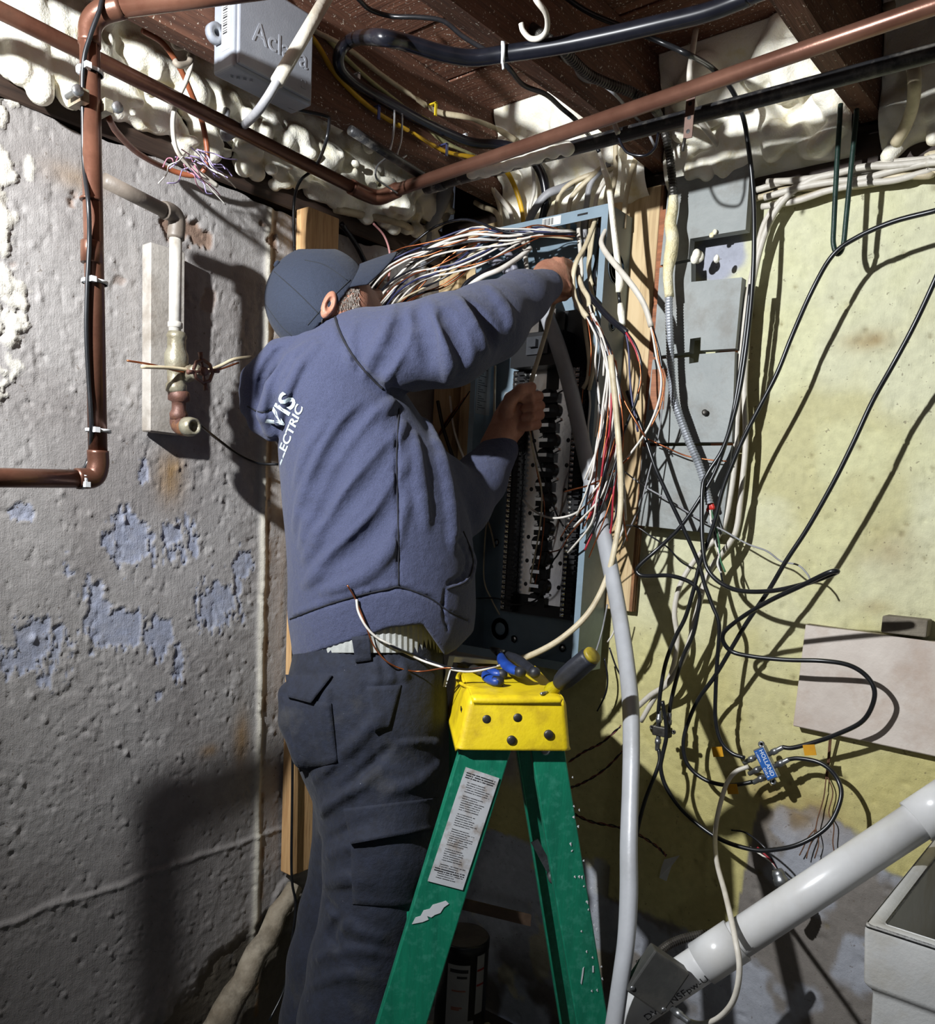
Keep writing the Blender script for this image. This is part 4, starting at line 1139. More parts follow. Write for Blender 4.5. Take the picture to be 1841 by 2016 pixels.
fft = ft+far; ffb = fb2+far+spread; rrt = rt_+far; rrb = rb2+far+spread
rail('front_rail', fft-(ffb-fft)*.05, ffb, .076, wv, m_green, .028, -1)
m_dkgreen = m_green
rail('rear_rail', rrt-(rrb-rrt)*.05, rrb, .056, wv, m_dkgreen, .028, -1)
for t in (.36, .66, .93):
    p0 = ft+(fb2-ft)*t; p1 = fft+(ffb-fft)*t
    MB().obox((p0+p1)/2+np.array([0, 0, 0]), av*.038, (p1-p0)/2-wv*.006, upl*.010).build('step', m_green, lad)
sp_ = M('spreader_brown', (92, 74, 60), (66, 52, 42), 20, .5, .3, .0004, 90)
p0 = fft+(ffb-fft)*.36; 
d_ = ray(1045, 1812); q1 = CAM+d_*(((rrt-CAM)@wv)/(d_@wv))
d_ = ray(905, 1778); q0 = CAM+d_*(((fft-CAM)@wv)/(d_@wv))
m = MB(); dd = q1-q0; m.obox((q0+q1)/2, dd/2, wv*.003, np.array([0, 0, .0125])); m.build('spreader_bar', sp_, lad)
q0, q1 = lad_px(1052, 1655, .14), lad_px(1090, 1725, .10)
m = MB(); dd = q1-q0; m.obox((q0+q1)/2, dd/2, wv*.0015, np.cross(wv, dd/np.linalg.norm(dd))*.009); m.build('spreader_bar', m_steel, lad)
MB().lathe(q1, -wv, [(-.01, .012), (.01, .012), (.012, .008)], 12).build('spreader_pivot', m_steel, lad, True)
c = lad_px(1074, 1478, .010); MB().lathe(c, -wv, [(-.004, .008), (.003, .008), (.005, .004)], 12).build('rivet', m_steel, lad, True)
# warning label on the front rail
fw_off = lambda py: .0100-.006*(py-1476)/540-.0012
q = [lad_px(*p, fw_off(p[1])) for p in ((917, 1510), (983, 1532), (911, 1752), (842, 1734))]
lb = MB(); nn = -wv*.0008
lb.hexa([p+nn*.2 for p in q], [p+nn*1.4 for p in q])
lb_o = lb.build('warning_label', M('worn_label', (196, 198, 200), (182, 184, 188), 12, .55, 0, .0001, 80, (120, 96, 70), 30, .7), lad)
TL, TR, BR, BL = q
ln = MB(); rr = np.random.RandomState(2)
for k in range(48):
    v = .035+.93*k/48
    bold = k < 3 or k in (43, 44)
    if k in (3, 9, 17, 24, 33, 40): continue
    L_ = TL+(BL-TL)*v; Rr = TR+(BR-TR)*v
    a = .17 if not bold else .06; b = rr.uniform(.62, .92) if not bold else .93
    hh = (BL-TL)/48*(.26 if not bold else .42)
    p, r2 = L_+(Rr-L_)*a, L_+(Rr-L_)*b
    x_ = p
    nseg = int(rr.randint(6, 12)); cuts = np.sort(rr.uniform(0, 1, nseg-1)); cuts = np.r_[0, cuts, 1]
    for i in range(nseg):
        s0, s1 = cuts[i]+.012, cuts[i+1]-.012
        if s1-s0 < .01: continue
        u0, u1 = p+(r2-p)*s0, p+(r2-p)*s1
        ln.hexa([u0+nn*1.3, u1+nn*1.3, u1+hh+nn*1.3, u0+hh+nn*1.3], [u0+nn*1.7, u1+nn*1.7, u1+hh+nn*1.7, u0+hh+nn*1.7])
o = ln.build('label_print', m_ink, None); o.parent = lb_o; o['kind'] = 'stuff'
# paint splash on the front rail, flecks on the rear rail
m_splash = M('white_paint_splash', (204, 206, 208), (190, 192, 196), 20, .6)
def splat(pts, w):
    P = [lad_px(*p, w-.006*(p[1]-1476)/540*(1.33 if w > .0105 else 1)) for p in pts]; n = len(P)
    m = MB().add([p+nn*.3 for p in P]+[p+nn*1.0 for p in P], [tuple(range(n, 2*n)), tuple(range(n))[::-1]]+[(i, (i+1) % n, (i+1) % n+n, i+n) for i in range(n)])
    m.build('paint_splash', m_splash, lad)
splat([(811, 1819), (818, 1806), (828, 1803), (834, 1792), (846, 1789), (852, 1781), (866, 1777), (878, 1773), (884, 1779), (874, 1786), (867, 1797), (856, 1801), (849, 1806), (841, 1803), (844, 1810), (832, 1815)], .0095)
splat([(1143, 1935), (1147, 1906), (1150, 1903), (1148, 1920), (1145, 1938)], .0115)
splat([(1166, 1902), (1169, 1901), (1169, 1914), (1166, 1914)], .0115)
for k in range(26):
    x = rr.uniform(1092, 1130); y = rr.uniform(1520, 1990); x += (y-1520)*.16
    splat([(x, y), (x+rr.uniform(1, 3), y-1), (x+rr.uniform(1, 3), y+rr.uniform(2, 7)), (x-1, y+2)], .0115)

# ================================================================== tools on the ladder top
m_bluegrip = M('blue_grip', (34, 72, 158), (26, 56, 128), 30, .42, 0, .0004, 200)
m_darkgrip = M('charcoal_grip', (40, 42, 50), (28, 30, 36), 30, .5, 0, .0004, 200)
def capz(px, py, dz=.0):                     # on the cap top plane
    d = ray(px, py); p0 = lp(0, 0, .093+dz); return CAM+d*(((p0-CAM)@upl)/(d@upl))
def pliers(label, jaw, h1, h2, pivot, mats, lift):
    t = thing('pliers', label, 'pliers', pivot, 'pliers on the ladder top')
    for h, mt_ in zip((h1, h2), mats):
        P = [np.array(x, float)+upl*lift for x in h]
        tube_obj('handle', P, [.007, .0105, .0115, .011, .009], mt_, t, 12, 6, .8, upl)
        e = P[-1]; MB().lathe(e, P[-1]-P[-2], [(-.012, .0095), (0, .0105), (.006, .008), (.008, .003)], 12).build('handle_tip', m_darkgrip, t, True)
    tube_obj('jaw', [np.array(x, float)+upl*lift for x in jaw], [.012, .011, .006], m_darksteel, t, 8, 4, .55, upl)
    MB().lathe(np.array(pivot, float)+upl*(lift+.004), upl, [(-.004, .008), (.004, .008), (.005, .005)], 14).build('pivot', m_steel, t, True)
pliers('blue handled pliers lying leftmost on the ladder top', [capz(950, 1334), capz(925, 1322), capz(900, 1312)], [capz(955, 1336), capz(960, 1345), capz(975, 1352), capz(983, 1353)], [capz(958, 1330), capz(975, 1336), capz(990, 1338)], capz(950, 1332), (m_bluegrip, m_bluegrip), .010)
pliers('long pliers with black and blue handles over the others', [capz(985, 1312), capz(975, 1304), capz(968, 1300)], [capz(985, 1314), capz(990, 1330), capz(1008, 1346), capz(1024, 1352)], [capz(992, 1310), capz(1015, 1322), capz(1035, 1338), capz(1052, 1352)], capz(985, 1312), (m_bluegrip, m_darkgrip), .026)
sd = thing('screwdriver', 'screwdriver with ribbed grey handle leaning on the ladder top', 'screwdriver', capz(1072, 1368))
s0, s1 = onD(1082, 1362, 1.49), onD(1166, 1290, 1.42)
ds = (s1-s0)/np.linalg.norm(s1-s0); Ls = np.linalg.norm(s1-s0)
m_amber = M('amber_plastic', (206, 190, 30), (186, 168, 20), 20, .2, 0, Transmission_Weight=.35)
MB().lathe(s0, ds, [(-.004, .006), (0, .0125), (.010, .0135), (.018, .011), (.022, .0105), (.026, .012)], 18).build('bolster', m_amber, sd, True)
g = MB(); n_ = 36
g.lathe(s0, ds, [(.024, .0115), (.03, .0155), (.045, .0185), (Ls*.6, .0195), (Ls*.92, .0185), (Ls*.97, .0165)], n_)
gv_ = np.array(g.v); nr = len(gv_)//n_
for i in range(1, nr-1):
    for k in range(n_):
        if (k // 3) % 2 == 0: c0 = gv_[i*n_:(i+1)*n_].mean(0); gv_[i*n_+k] = c0+(gv_[i*n_+k]-c0)*.93
g.v = [tuple(p) for p in gv_]; g.build('handle', m_darkgrip, sd, True)
MB().lathe(s0+ds*Ls*.962, ds, [(0, .0160), (.006, .0158), (.008, .0145), (.0082, .0)], 20).build('handle_end', M('amber_worn', (170, 150, 40), (120, 104, 34), 60, .5), sd, True)
tube_obj('shaft', [s0, capz(1066, 1366, .004)], .003, m_steel, sd, 8, 0)

# white bracket thing behind the ladder cap
wbk = thing('white_tray', 'white plastic tray edge behind the yellow ladder top', 'tray', onD(900, 1330, 1.60))
q0, q1, q2 = onD(884, 1292, 1.67), onD(990, 1302, 1.70), onD(872, 1352, 1.63)
m = MB(); m.hexa([q0, q1, q1+np.array([0, 0, -.006]), q0+np.array([0, 0, -.012])], [q0+FW*.05, q1+FW*.05, q1+FW*.05+np.array([0, 0, -.006]), q0+FW*.05+np.array([0, 0, -.012])]); m.build('tray_rim', M('white_plastic', (212, 212, 210), (200, 200, 198), 20, .45), wbk)
m = MB(); m.hexa([q0, q0+RT*.012, q2+RT*.006, q2], [q0+FW*.05, q0+RT*.012+FW*.05, q2+RT*.006+FW*.05, q2+FW*.05]); m.build('tray_side', _mats['white_plastic'], wbk)

# ================================================================== canister and foam scraps on the floor
cb = onY(905, 1995, 1.60); cb = np.array([cb[0], cb[1], 0.0])
cn = thing('canister', 'black drum with grey lid and white label behind the ladder', 'canister', cb)
rc = .066
ztop = onY(905, 1835, 1.60)[2]
m_drum = M('black_drum', (26, 26, 30), (18, 18, 22), 30, .35)
MB().lathe(cb+np.array([0, 0, .02]), (0, 0, 1), [(0, rc*.94), (.006, rc), (ztop-.05, rc), (ztop-.048, rc*1.02), (ztop-.026, rc*1.02), (ztop-.022, rc*.98)], 36).build('drum_body', m_drum, cn, True)
MB().lathe(cb+np.array([0, 0, ztop-.004]), (0, 0, 1), [(0, rc*.985), (.004, rc*.95), (.005, rc*.8), (.0045, .0)], 36).build('lid', M('dusty_lid', (104, 96, 88), (80, 72, 66), 20, .7), cn, True)
MB().lathe(cb+np.array([-.028, -.02, ztop]), (0, 0, 1), [(0, .012), (.018, .012), (.02, .008)], 14).build('valve_cap', m_bkpl, cn, True)
MB().lathe(cb, (0, 0, 1), [(0, .02), (.022, .02)], 14).build('foot', m_drum, cn, True)
bear = math.atan2(-cb[1], -cb[0])
def drum_patch(name, a0_, a1_, z0_, z1_, mat, r=rc*1.004):
    m = MB(); n = 10; v = []
    for k in range(n+1):
        q = bear+math.radians(a0_+(a1_-a0_)*k/n)
        for z in (z0_, z1_):
            v.append((cb[0]+r*math.cos(q), cb[1]+r*math.sin(q), z)); v.append((cb[0]+r*1.01*math.cos(q), cb[1]+r*1.01*math.sin(q), z))
    f = []
    for k in range(n):
        i = k*4; f += [(i+1, i+5, i+7, i+3), (i, i+1, i+5, i+4), (i+2, i+3, i+7, i+6)]
    m.add(v, f); return m.build(name, mat, cn, False)
m_lab = M('canister_label', (150, 148, 146), (138, 136, 134), 20, .5)
drum_patch('front_label', -32, 18, .07, .235, m_lab); drum_patch('side_label', 34, 56, .10, .26, m_lab); drum_patch('small_sticker', 16, 32, .055, .085, m_lab)
for z in (.215, .175): drum_patch('label_stripe', 35, 55, z, z+.005, M('label_red', (150, 40, 36)), rc*1.016)
drum_patch('label_print', -26, 14, .215, .224, m_ink, rc*1.016); drum_patch('label_print', -10, 12, .200, .206, m_ink, rc*1.016)
for k, z in enumerate((.165, .12, .115)): drum_patch('label_print', -20, 10-k*6, z, z+.004, M('label_rust', (150, 96, 80)), rc*1.016)
m_scrap = M('foam_scrap', (206, 196, 160), (176, 164, 126), 20, .7, 0, .002, 90)
rs = np.random.RandomState(21)
spots = [(955, 1935, 1.66, .016), (975, 1975, 1.62, .034), (1010, 2000, 1.60, .03), (940, 2005, 1.58, .03), (1045, 2010, 1.62, .028), (860, 2012, 1.56, .022), (1085, 1975, 1.68, .02), (1240, 1985, 1.5, .03)]
for k, (px, py, Y, s) in enumerate(spots):
    F = Field((-.07,)*3, (.07,)*3, .004)
    for j in range(9): F.ell(rs.uniform(-1, 1, 3)*np.array([s, s, s*.4]), rs.uniform(.35, .75, 3)*s, .003)
    V, Fq = F.mesh(); q = onY(px, py, Y); V = V+np.array([q[0], q[1], -V[:, 2].min()+.001])
    lab = ['smallest foam scrap by the drum', 'largest foam scrap right of the drum', 'foam scrap in front of the dark rear rail', 'foam scrap at the foot of the drum', 'foam scrap under the dark rear ladder rail', 'foam scrap left of the drum at the bottom edge', 'foam scrap against the bare wall foot', 'foam scrap right of the grey service cable'][k]
    tag(fast_mesh('foam_scrap', V, Fq, m_scrap), 'cream '+lab+' on the floor', 'foam', 'foam scraps on the floor')
# ================================================================== the man
# modelled in a frame of three axes in millimetre-sized units: u right, v down, w away; D0 is the depth of w = 0
D0 = 1.68
def U2W(V):
    V = np.asarray(V, float)
    d = D0 + V[..., 2]*D0/FPX
    return CAM + (RT*((V[..., 0:1]-CX)/FPX) + DN*((V[..., 1:2]-CY)/FPX) + FW)*d[..., None]
def loft(F, rows, k=10., sub=False, p=2.3, cut=None):
    """rows: v, left, right, wcentre, whalf"""
    R_ = np.array(rows, float)
    lo = (R_[:, 1].min()-20, R_[0, 0]-12, (R_[:, 3]-R_[:, 4]).min()-20); hi = (R_[:, 2].max()+20, R_[-1, 0]+12, (R_[:, 3]+R_[:, 4]).max()+20)
    sl, g = F.win(lo, hi)
    v = g[1]
    def sp_(c):
        # smooth interpolation
        vv = np.clip(v, R_[0, 0], R_[-1, 0]); i = np.clip(np.searchsorted(R_[:, 0], vv, side='right')-1, 0, len(R_)-2)
        t = (vv-R_[i, 0])/(R_[i+1, 0]-R_[i, 0])
        m = np.gradient(R_[:, c], R_[:, 0]); h = R_[i+1, 0]-R_[i, 0]
        return (2*t**3-3*t**2+1)*R_[i, c]+(t**3-2*t**2+t)*h*m[i]+(-2*t**3+3*t**2)*R_[i+1, c]+(t**3-t**2)*h*m[i+1]
    L, Rr, wc, wh = sp_(1), sp_(2), sp_(3), sp_(4)
    hu = (Rr-L)/2; uc = (Rr+L)/2
    q = ((np.abs(g[0]-uc)/hu)**p + (np.abs(g[2]-wc)/wh)**p)**(1/p)
    d = (q-1)*np.minimum(hu, wh)
    d = np.maximum(d, np.maximum(R_[0, 0]-v, v-R_[-1, 0]))
    F.put(sl, d.astype(np.float32), k, sub)
def fold(F, pts, r, lift, k=6., sub=False, sq=1.0):
    """ridge (or crease) laid on the near face of the field along (u, v) points"""
    P = catmull([(a, b, 0) for a, b in pts], 5)
    out = []
    for q in P:
        w = F.front(q[0], q[1])
        out.append(None if w is None else (q[0], q[1], w-lift))
    n = len(out)
    for i in range(n-1):
        if out[i] is None or out[i+1] is None or abs(out[i][2]-out[i+1][2]) > 30: continue
        t = i/max(1, n-1); ta = math.sin(math.pi*min(1, max(0, .08+.84*t)))**.5; t2 = (i+1)/max(1, n-1); tb = math.sin(math.pi*min(1, max(0, .08+.84*t2)))**.5
        F.cap(out[i], out[i+1], r*ta, r*tb, k, sub)
TORSO = [(655, 585, 700, -20, 90), (700, 550, 750, -20, 125), (760, 546, 790, -15, 145), (850, 546, 850, -5, 155), (900, 548, 885, 0, 160), (950, 552, 905, 5, 162), (1000, 556, 918, 8, 165),
         (1060, 562, 930, 10, 166), (1150, 566, 936, 12, 166), (1215, 566, 936, 14, 164), (1260, 572, 928, 16, 160), (1320, 580, 900, 18, 155)]
RARM = [(690, 700, -70), (790, 686, -105), (880, 670, -110), (960, 634, -40), (1028, 586, 45), (1074, 562, 105)]
RRAD = [80, 84, 90, 78, 52, 35]
LARM = [(860, 960, 20), (900, 992, 60), (945, 945, 100), (984, 886, 138)]
LRAD = [70, 68, 53, 37]

# ---- body: head, neck, trunk, arms and hands in one skin
B = Field((515, 505, -190), (1150, 1335, 215), 2.6)
hc = np.array([648., 606., -8.])
B.ell(hc, (90, 96, 84), 10)                                   # skull
B.ell(hc+np.array([45, 28, 38]), (66, 74, 66), 22)            # face mass
B.cap((690, 640, 40), (725, 668, 60), 40, 30, 20)             # jaw
B.cap((742, 612, 60), (754, 626, 66), 11, 13, 10)             # nose
B.cap((722, 585, 25), (742, 580, 75), 12, 12, 12)             # brow
B.ell((735, 597, 34), (13, 10, 12), 5, sub=True)              # eye socket
B.ell((733, 598, 40), (10, 9, 10), 3)
B.cap((738, 650, 58), (746, 652, 76), 8, 8, 8)                # lips
B.chain([(650, 640, -10), (640, 680, -8), (650, 730, -5)], [66, 62, 80], 18)   # neck
B.ell((646, 600, -97), (15, 29, 13), 4, [[.93, .36, 0], [-.36, .93, 0], [0, 0, 1]])   # ear
B.ell((650, 598, -110), (8, 17, 9), 3, [[.93, .36, 0], [-.36, .93, 0], [0, 0, 1]], sub=True)
loft(B, [(v, l+34, r-38, wc, wh-34) for v, l, r, wc, wh in TORSO if v < 1230], 14)
B.chain(RARM, [r*.72 for r in RRAD[:-1]]+[30], 14)
B.chain(LARM, [r*.72 for r in LRAD[:-1]]+[31], 14)
# right hand: fist pushed into the panel, back of the hand up
B.cap((1062, 566, 92), (1082, 548, 132), 32, 33, 12)
B.ell((1084, 545, 135), (34, 36, 30), 10, [[.8, -.6, 0], [.6, .8, 0], [0, 0, 1]])
for i in range(4):
    a = (1098+4*i, 516+17*i, 140-3*i); b = (1117+2*i, 522+17*i, 166-4*i); c = (1110, 540+14*i, 192-4*i); d = (1088, 546+12*i, 190)
    B.chain([a, b, c, d], [13.5-i*.5, 12-i*.5, 10.5, 9.5], 4)
B.chain([(1066, 574, 122), (1088, 587, 140), (1108, 583, 160)], [13, 12, 10], 5)
for i in range(4): B.ell((1103+4*i, 513+17*i, 134-3*i), (11, 11, 11), 6)
# left hand: fist closed round the cable, thumb on top
B.cap((975, 878, 138), (1000, 838, 152), 30, 34, 12)
B.ell((1010, 818, 158), (34, 48, 30), 10, [[.9, .42, 0], [-.42, .9, 0], [0, 0, 1]])
for i in range(4):
    y = 778+18.5*i; s = [0, 3, 2, -4][i]
    B.chain([(1012, y+8, 182), (1048+s, y, 178), (1060+s, y+2, 150), (1046+s, y+5, 126), (1030+s, y+8, 128)], [12, 11.2, 10.6, 10, 9], 1.2)
B.chain([(996, 812, 130), (1006, 786, 122), (1026, 768, 120), (1046, 762, 128)], [15, 13.5, 12, 10.5], 5)
V, Fq = B.mesh()
tsk = NT('skin')
tsk.color(tsk.ramp(tsk.noise(35, 4, .6), [(.3, (158, 106, 84)), (.7, (186, 134, 110))]))
tsk.set(.5, 0, Subsurface_Weight=.15, Subsurface_Radius=(.012, .005, .003)); tsk.b.inputs['Subsurface Scale'].default_value = .4
tsk.bump(tsk.noise(180, 4, .65), .0012); tsk.bump(tsk.noise(700, 2, .6), .0004)
base = U2W(np.array([[720., 2300., 40.]]))[0]
man = fast_mesh('person', U2W(V), Fq, tsk.m)
tag(man, 'man in a navy hooded sweatshirt and black cap wiring the open panel', 'person')
del B

# ---- hooded sweatshirt
H = Field((452, 512, -235), (1112, 1320, 215), 4.0)
loft(H, TORSO, 12)
H.cap((650, 690, -30), (720, 690, -70), 75, 84, 20)
H.chain(RARM, RRAD, 22)
H.chain(LARM, LRAD, 12)
H.cap((640, 672, -20), (655, 655, 10), 64, 60, 16)             # collar
# hood lying on the back, three soft rolls
H.chain([(612, 668, -70), (548, 694, -42), (501, 744, -10), (495, 800, 0), (526, 838, -4)], [20, 27, 28, 23, 22], 4)
H.chain([(622, 676, -112), (578, 708, -112), (540, 762, -96), (524, 815, -66), (536, 845, -46)], [15, 19, 20, 20, 18], 4)
H.chain([(626, 682, -128), (592, 718, -136), (564, 770, -122), (548, 830, -86)], [10, 12, 12, 11], 5)
H.chain([(500, 770, -6), (512, 830, -14), (534, 852, -24)], [30, 24, 18], 6)
# folds of the back, pulled towards the raised arm
for pts, r, l in (([(772, 790), (720, 838), (668, 905), (625, 985), (598, 1075)], 17, -6), ([(792, 838), (748, 905), (700, 962), (648, 1020), (605, 1100)], 18, -6),
                  ([(800, 905), (765, 985), (712, 1050), (650, 1105), (606, 1150)], 17, -6), ([(690, 815), (640, 890), (602, 970), (585, 1040)], 13, -6), ([(800, 985), (770, 1075), (715, 1135), (640, 1165)], 14, -5),
                  ([(640, 830), (605, 890), (585, 960)], 10, -4), ([(838, 830), (868, 910), (885, 1000), (890, 1080)], 15, -5), ([(815, 860), (825, 950), (838, 1040)], 13, -5)):
    fold(H, pts, r, l, 12)
for pts, r, l in (([(752, 822), (702, 878), (655, 950), (618, 1030)], 18, 10), ([(782, 872), (735, 938), (690, 990), (640, 1050)], 19, 9), ([(795, 945), (755, 1022), (700, 1080), (640, 1122)], 18, 9), ([(722, 805), (672, 862), (628, 940), (600, 1010)], 14, 9)):
    fold(H, pts, r, l, 16, True)
# folds of the raised sleeve
for pts, r, l in (([(778, 604), (762, 650), (735, 700), (720, 740)], 12, -5), ([(812, 606), (800, 655), (772, 715), (760, 750)], 13, -5), ([(846, 596), (866, 640), (884, 700), (880, 748)], 15, -7),
                  ([(900, 588), (934, 640), (956, 690)], 15, -7), ([(962, 566), (992, 610), (1004, 645)], 12, -6), ([(700, 640), (690, 690), (700, 720)], 9, -4)):
    fold(H, pts, r, l, 10)
for pts, r, l in (([(822, 612), (838, 665), (846, 728)], 17, 14), ([(872, 606), (900, 655), (918, 715)], 18, 12), ([(930, 590), (962, 640), (980, 682)], 16, 12), ([(795, 622), (780, 672), (752, 728)], 15, 10)):
    fold(H, pts, r, l, 14, True)
fold(H, [(572, 694), (545, 740), (532, 800), (536, 846)], 8, 2, 6, True)
fold(H, [(556, 682), (522, 728), (508, 790)], 8, 2, 6, True)
fold(H, [(770, 768), (800, 778), (850, 782)], 12, 2, 8, True)     # armpit
# hem
hu = np.array([560, 573, 656, 732, 766, 832, 842, 876, 900, 930, 960]); hv = np.array([1303, 1300, 1273, 1249, 1236, 1229, 1242, 1291, 1277, 1246, 1225])
hem = np.interp(H.ax[0], hu, hv)
H.a = np.maximum(H.a, (H.ax[1][None, :, None]-hem[:, None, None]).astype(np.float32))
H.smooth(1)
# seams, ribbing line, pouch pocket
for pts, r in (([(656, 608), (672, 660), (700, 708), (735, 748), (756, 768)], 6.0), ([(786, 800), (781, 900), (784, 1030), (785, 1152)], 4.5), ([(570, 1219), (627, 1197), (696, 1175), (764, 1160), (788, 1156), (842, 1175), (881, 1202), (922, 1222)], 5.0)):
    fold(H, pts, r, r*.35, 3, True)
fold(H, [(568, 1214), (627, 1191), (696, 1169), (764, 1154), (790, 1150), (842, 1168)], 6, -3.0, 5)
fold(H, [(905, 1050), (926, 1085), (931, 1115), (918, 1145), (880, 1160)], 7, -2.5, 4)
fold(H, [(900, 1060), (918, 1090), (921, 1115), (908, 1138), (882, 1150)], 6, 3, 4, True)
fold(H, [(876, 1160), (872, 1200), (880, 1240)], 3, .5, 3, True)
fold(H, [(494, 806), (515, 814), (540, 806)], 2.6, .5, 3, True)
fold(H, [(984, 884), (962, 905)], 3, .5, 3, True)
V, Fq = H.mesh()
th = NT('navy_fleece')
nf = th.noise(900, 2, .7)
th.color(th.ramp(nf, [(.3, (47, 51, 72)), (.7, (75, 81, 111))]))
th.set(.92, 0, Sheen_Weight=.12, Sheen_Roughness=.4)
th.bump(nf, .0012); th.bump(th.noise(40, 4, .6), .004)
Vw = U2W(V)
hood = fast_mesh('hooded_sweatshirt', Vw, Fq, th.m, man)
HB = BVHTree.FromPolygons([Vector(p) for p in Vw], [tuple(q) for q in Fq.tolist()])
del H
m_rib = th.m
m_thread = M('navy_thread', (26, 27, 36), (20, 21, 28), 40, .9)
def seam(name, pts, r, tree, mat, lift=.0006):
    P = [on_surface(a, b, tree, lift) for a, b in catmull([(a, b, 0) for a, b in pts], 8)[:, :2]]
    P = [p for p in P if p is not None]
    if len(P) > 3:
        P = np.array(P); P[1:-1] = .5*P[1:-1]+.25*(P[:-2]+P[2:])
        v, f = tube_geo(P, r, 6); mesh_obj(name, v, f, mat, man, True)
def on_surface(px, py, tree, lift):
    d = Vector(ray(px, py)).normalized(); h = tree.ray_cast(Vector(CAM), d)
    return None if h[0] is None else np.array(h[0]-d*lift)
for pts, r in (([(656, 612), (672, 660), (700, 708), (735, 748), (754, 766)], .0026), ([(786, 805), (781, 900), (784, 1030), (785, 1152)], .0016), ([(571, 1219), (627, 1197), (696, 1175), (764, 1160), (788, 1156), (842, 1175), (881, 1202), (920, 1222)], .0018), ([(487, 800), (515, 812), (538, 804)], .0014), ([(912, 1046), (928, 1085), (931, 1115), (918, 1145), (880, 1160)], .0018)):
    seam('seam', pts, r, HB, m_thread)
# print on the back: the word ELECTRIC under the tail of the firm's name
m_print = M('white_print', (196, 208, 212), (182, 194, 198), 60, .7)
def back_text(body, size, org, xd, yd, shear=0.0, name='back_print'):
    o = text_obj(name, body, 1.0, (0, 0, 0), (1, 0, 0), (0, 1, 0), m_print, None, 0.0, 'LEFT', .022)
    bm = bmesh.new(); bm.from_mesh(o.data); bmesh.ops.triangulate(bm, faces=bm.faces)
    for _ in range(2): bmesh.ops.subdivide_edges(bm, edges=[e for e in bm.edges if e.calc_length() > .12], cuts=1)
    bad = []
    for v in bm.verts:
        x, y = (v.co.x+v.co.y*shear)*size, v.co.y*size
        px, py = org[0]+xd[0]*x+yd[0]*y, org[1]+xd[1]*x+yd[1]*y
        d = Vector(ray(px, py)).normalized(); hit = HB.ray_cast(Vector(CAM), d)
        if hit[0] is None or hit[2] is None or (hit[0]-Vector(CAM)).length > 2.2: bad.append(v); continue
        v.co = hit[0]-d*.0022
    bmesh.ops.delete(bm, geom=bad, context='VERTS')
    bm.to_mesh(o.data); bm.free(); adopt(o, man)
    o['label'] = 'white lettering printed on the back'
back_text('VIS', 54, (551, 850), (.47, -.88), (-.80, -.42), .1)
back_text('ELECTRIC', 31, (551, 918), (.34, -.86), (-.62, -.30), .1)
# firm up the drawn strokes: keep print as its own part

# ---- trousers
P = Field((505, 1205, -170), (905, 2345, 260), 5.0)
loft(P, [(1215, 588, 868, 16, 140), (1300, 574, 874, 14, 148), (1360, 562, 880, 8, 152), (1450, 566, 884, 6, 150), (1520, 590, 884, 8, 140), (1600, 622, 880, 10, 128), (1640, 628, 876, 12, 118)], 14)
P.chain([(748, 1560, -30), (752, 1700, -34), (738, 1800, -30), (722, 1900, -14), (700, 2016, -6), (690, 2300, 10)], [118, 114, 104, 112, 112, 104], 20)
P.chain([(720, 1560, 70), (705, 1700, 110), (672, 1800, 130), (655, 1900, 135), (640, 2016, 140), (620, 2300, 150)], [104, 92, 82, 88, 88, 92], 16)
# back pocket standing off, its flap
P.chain([(572, 1368, -40), (580, 1420, -60), (600, 1490, -72)], [26, 30, 26], 14)
for pts, r, l in (([(600, 1560), (660, 1500), (720, 1440), (760, 1400)], 13, -5), ([(625, 1610), (690, 1560), (760, 1510)], 14, -5), ([(635, 1600), (665, 1570), (720, 1545)], 10, -4), ([(640, 1745), (690, 1730), (740, 1740)], 14, -5), ([(650, 1790), (700, 1830), (760, 1850)], 14, -5),
                  ([(640, 1690), (700, 1665), (770, 1655)], 10, -4), ([(620, 1890), (690, 1870), (760, 1880)], 12, -4), ([(610, 1945), (680, 1920), (740, 1930)], 10, -4), ([(735, 1300), (742, 1330), (740, 1360)], 7, -3), ([(762, 1296), (768, 1330), (764, 1352)], 7, -3), ([(790, 1300), (795, 1330), (792, 1350)], 7, -3),
                  ([(770, 1470), (820, 1460), (866, 1466)], 8, -3), ([(760, 1560), (820, 1540), (866, 1500)], 11, -4), ([(650, 1345), (640, 1400), (650, 1440)], 9, -3)):
    fold(P, pts, r, l, 10)
for pts, r, l in (([(640, 1770), (665, 1805), (650, 1840), (668, 1872)], 9, 3), ([(625, 1585), (700, 1530), (770, 1470)], 8, 3), ([(640, 1655), (700, 1625), (740, 1612)], 7, 2)):
    fold(P, pts, r, l, 8, True)
# stitched seams and pocket mouths
for pts, r in (([(714, 1325), (722, 1380), (733, 1440), (742, 1520), (748, 1580)], 2.6), ([(654, 1330), (658, 1400), (664, 1500), (650, 1525), (620, 1545)], 2.6), ([(566, 1322), (610, 1326), (654, 1325), (700, 1316)], 2.6), ([(775, 1456), (820, 1452), (862, 1450)], 4), ([(776, 1472), (820, 1470), (860, 1468)], 2.6), ([(722, 1352), (770, 1350), (790, 1345), (850, 1326)], 3), ([(692, 1660), (694, 1750)], 2.4), ([(762, 1672), (752, 1790)], 3)):
    fold(P, pts, r, .6, 3, True)
P.smooth(1)
V, Fq = P.mesh(); Vp = U2W(V); Vp[:, 2] = np.maximum(Vp[:, 2], .07)
tp = NT('navy_twill')
nw = tp.noise(700, 2, .6); nd = tp.noise(9, 5, .65)
col = tp.ramp(tp.noise(60, 4, .6), [(.3, (17, 21, 34)), (.7, (27, 33, 50))])
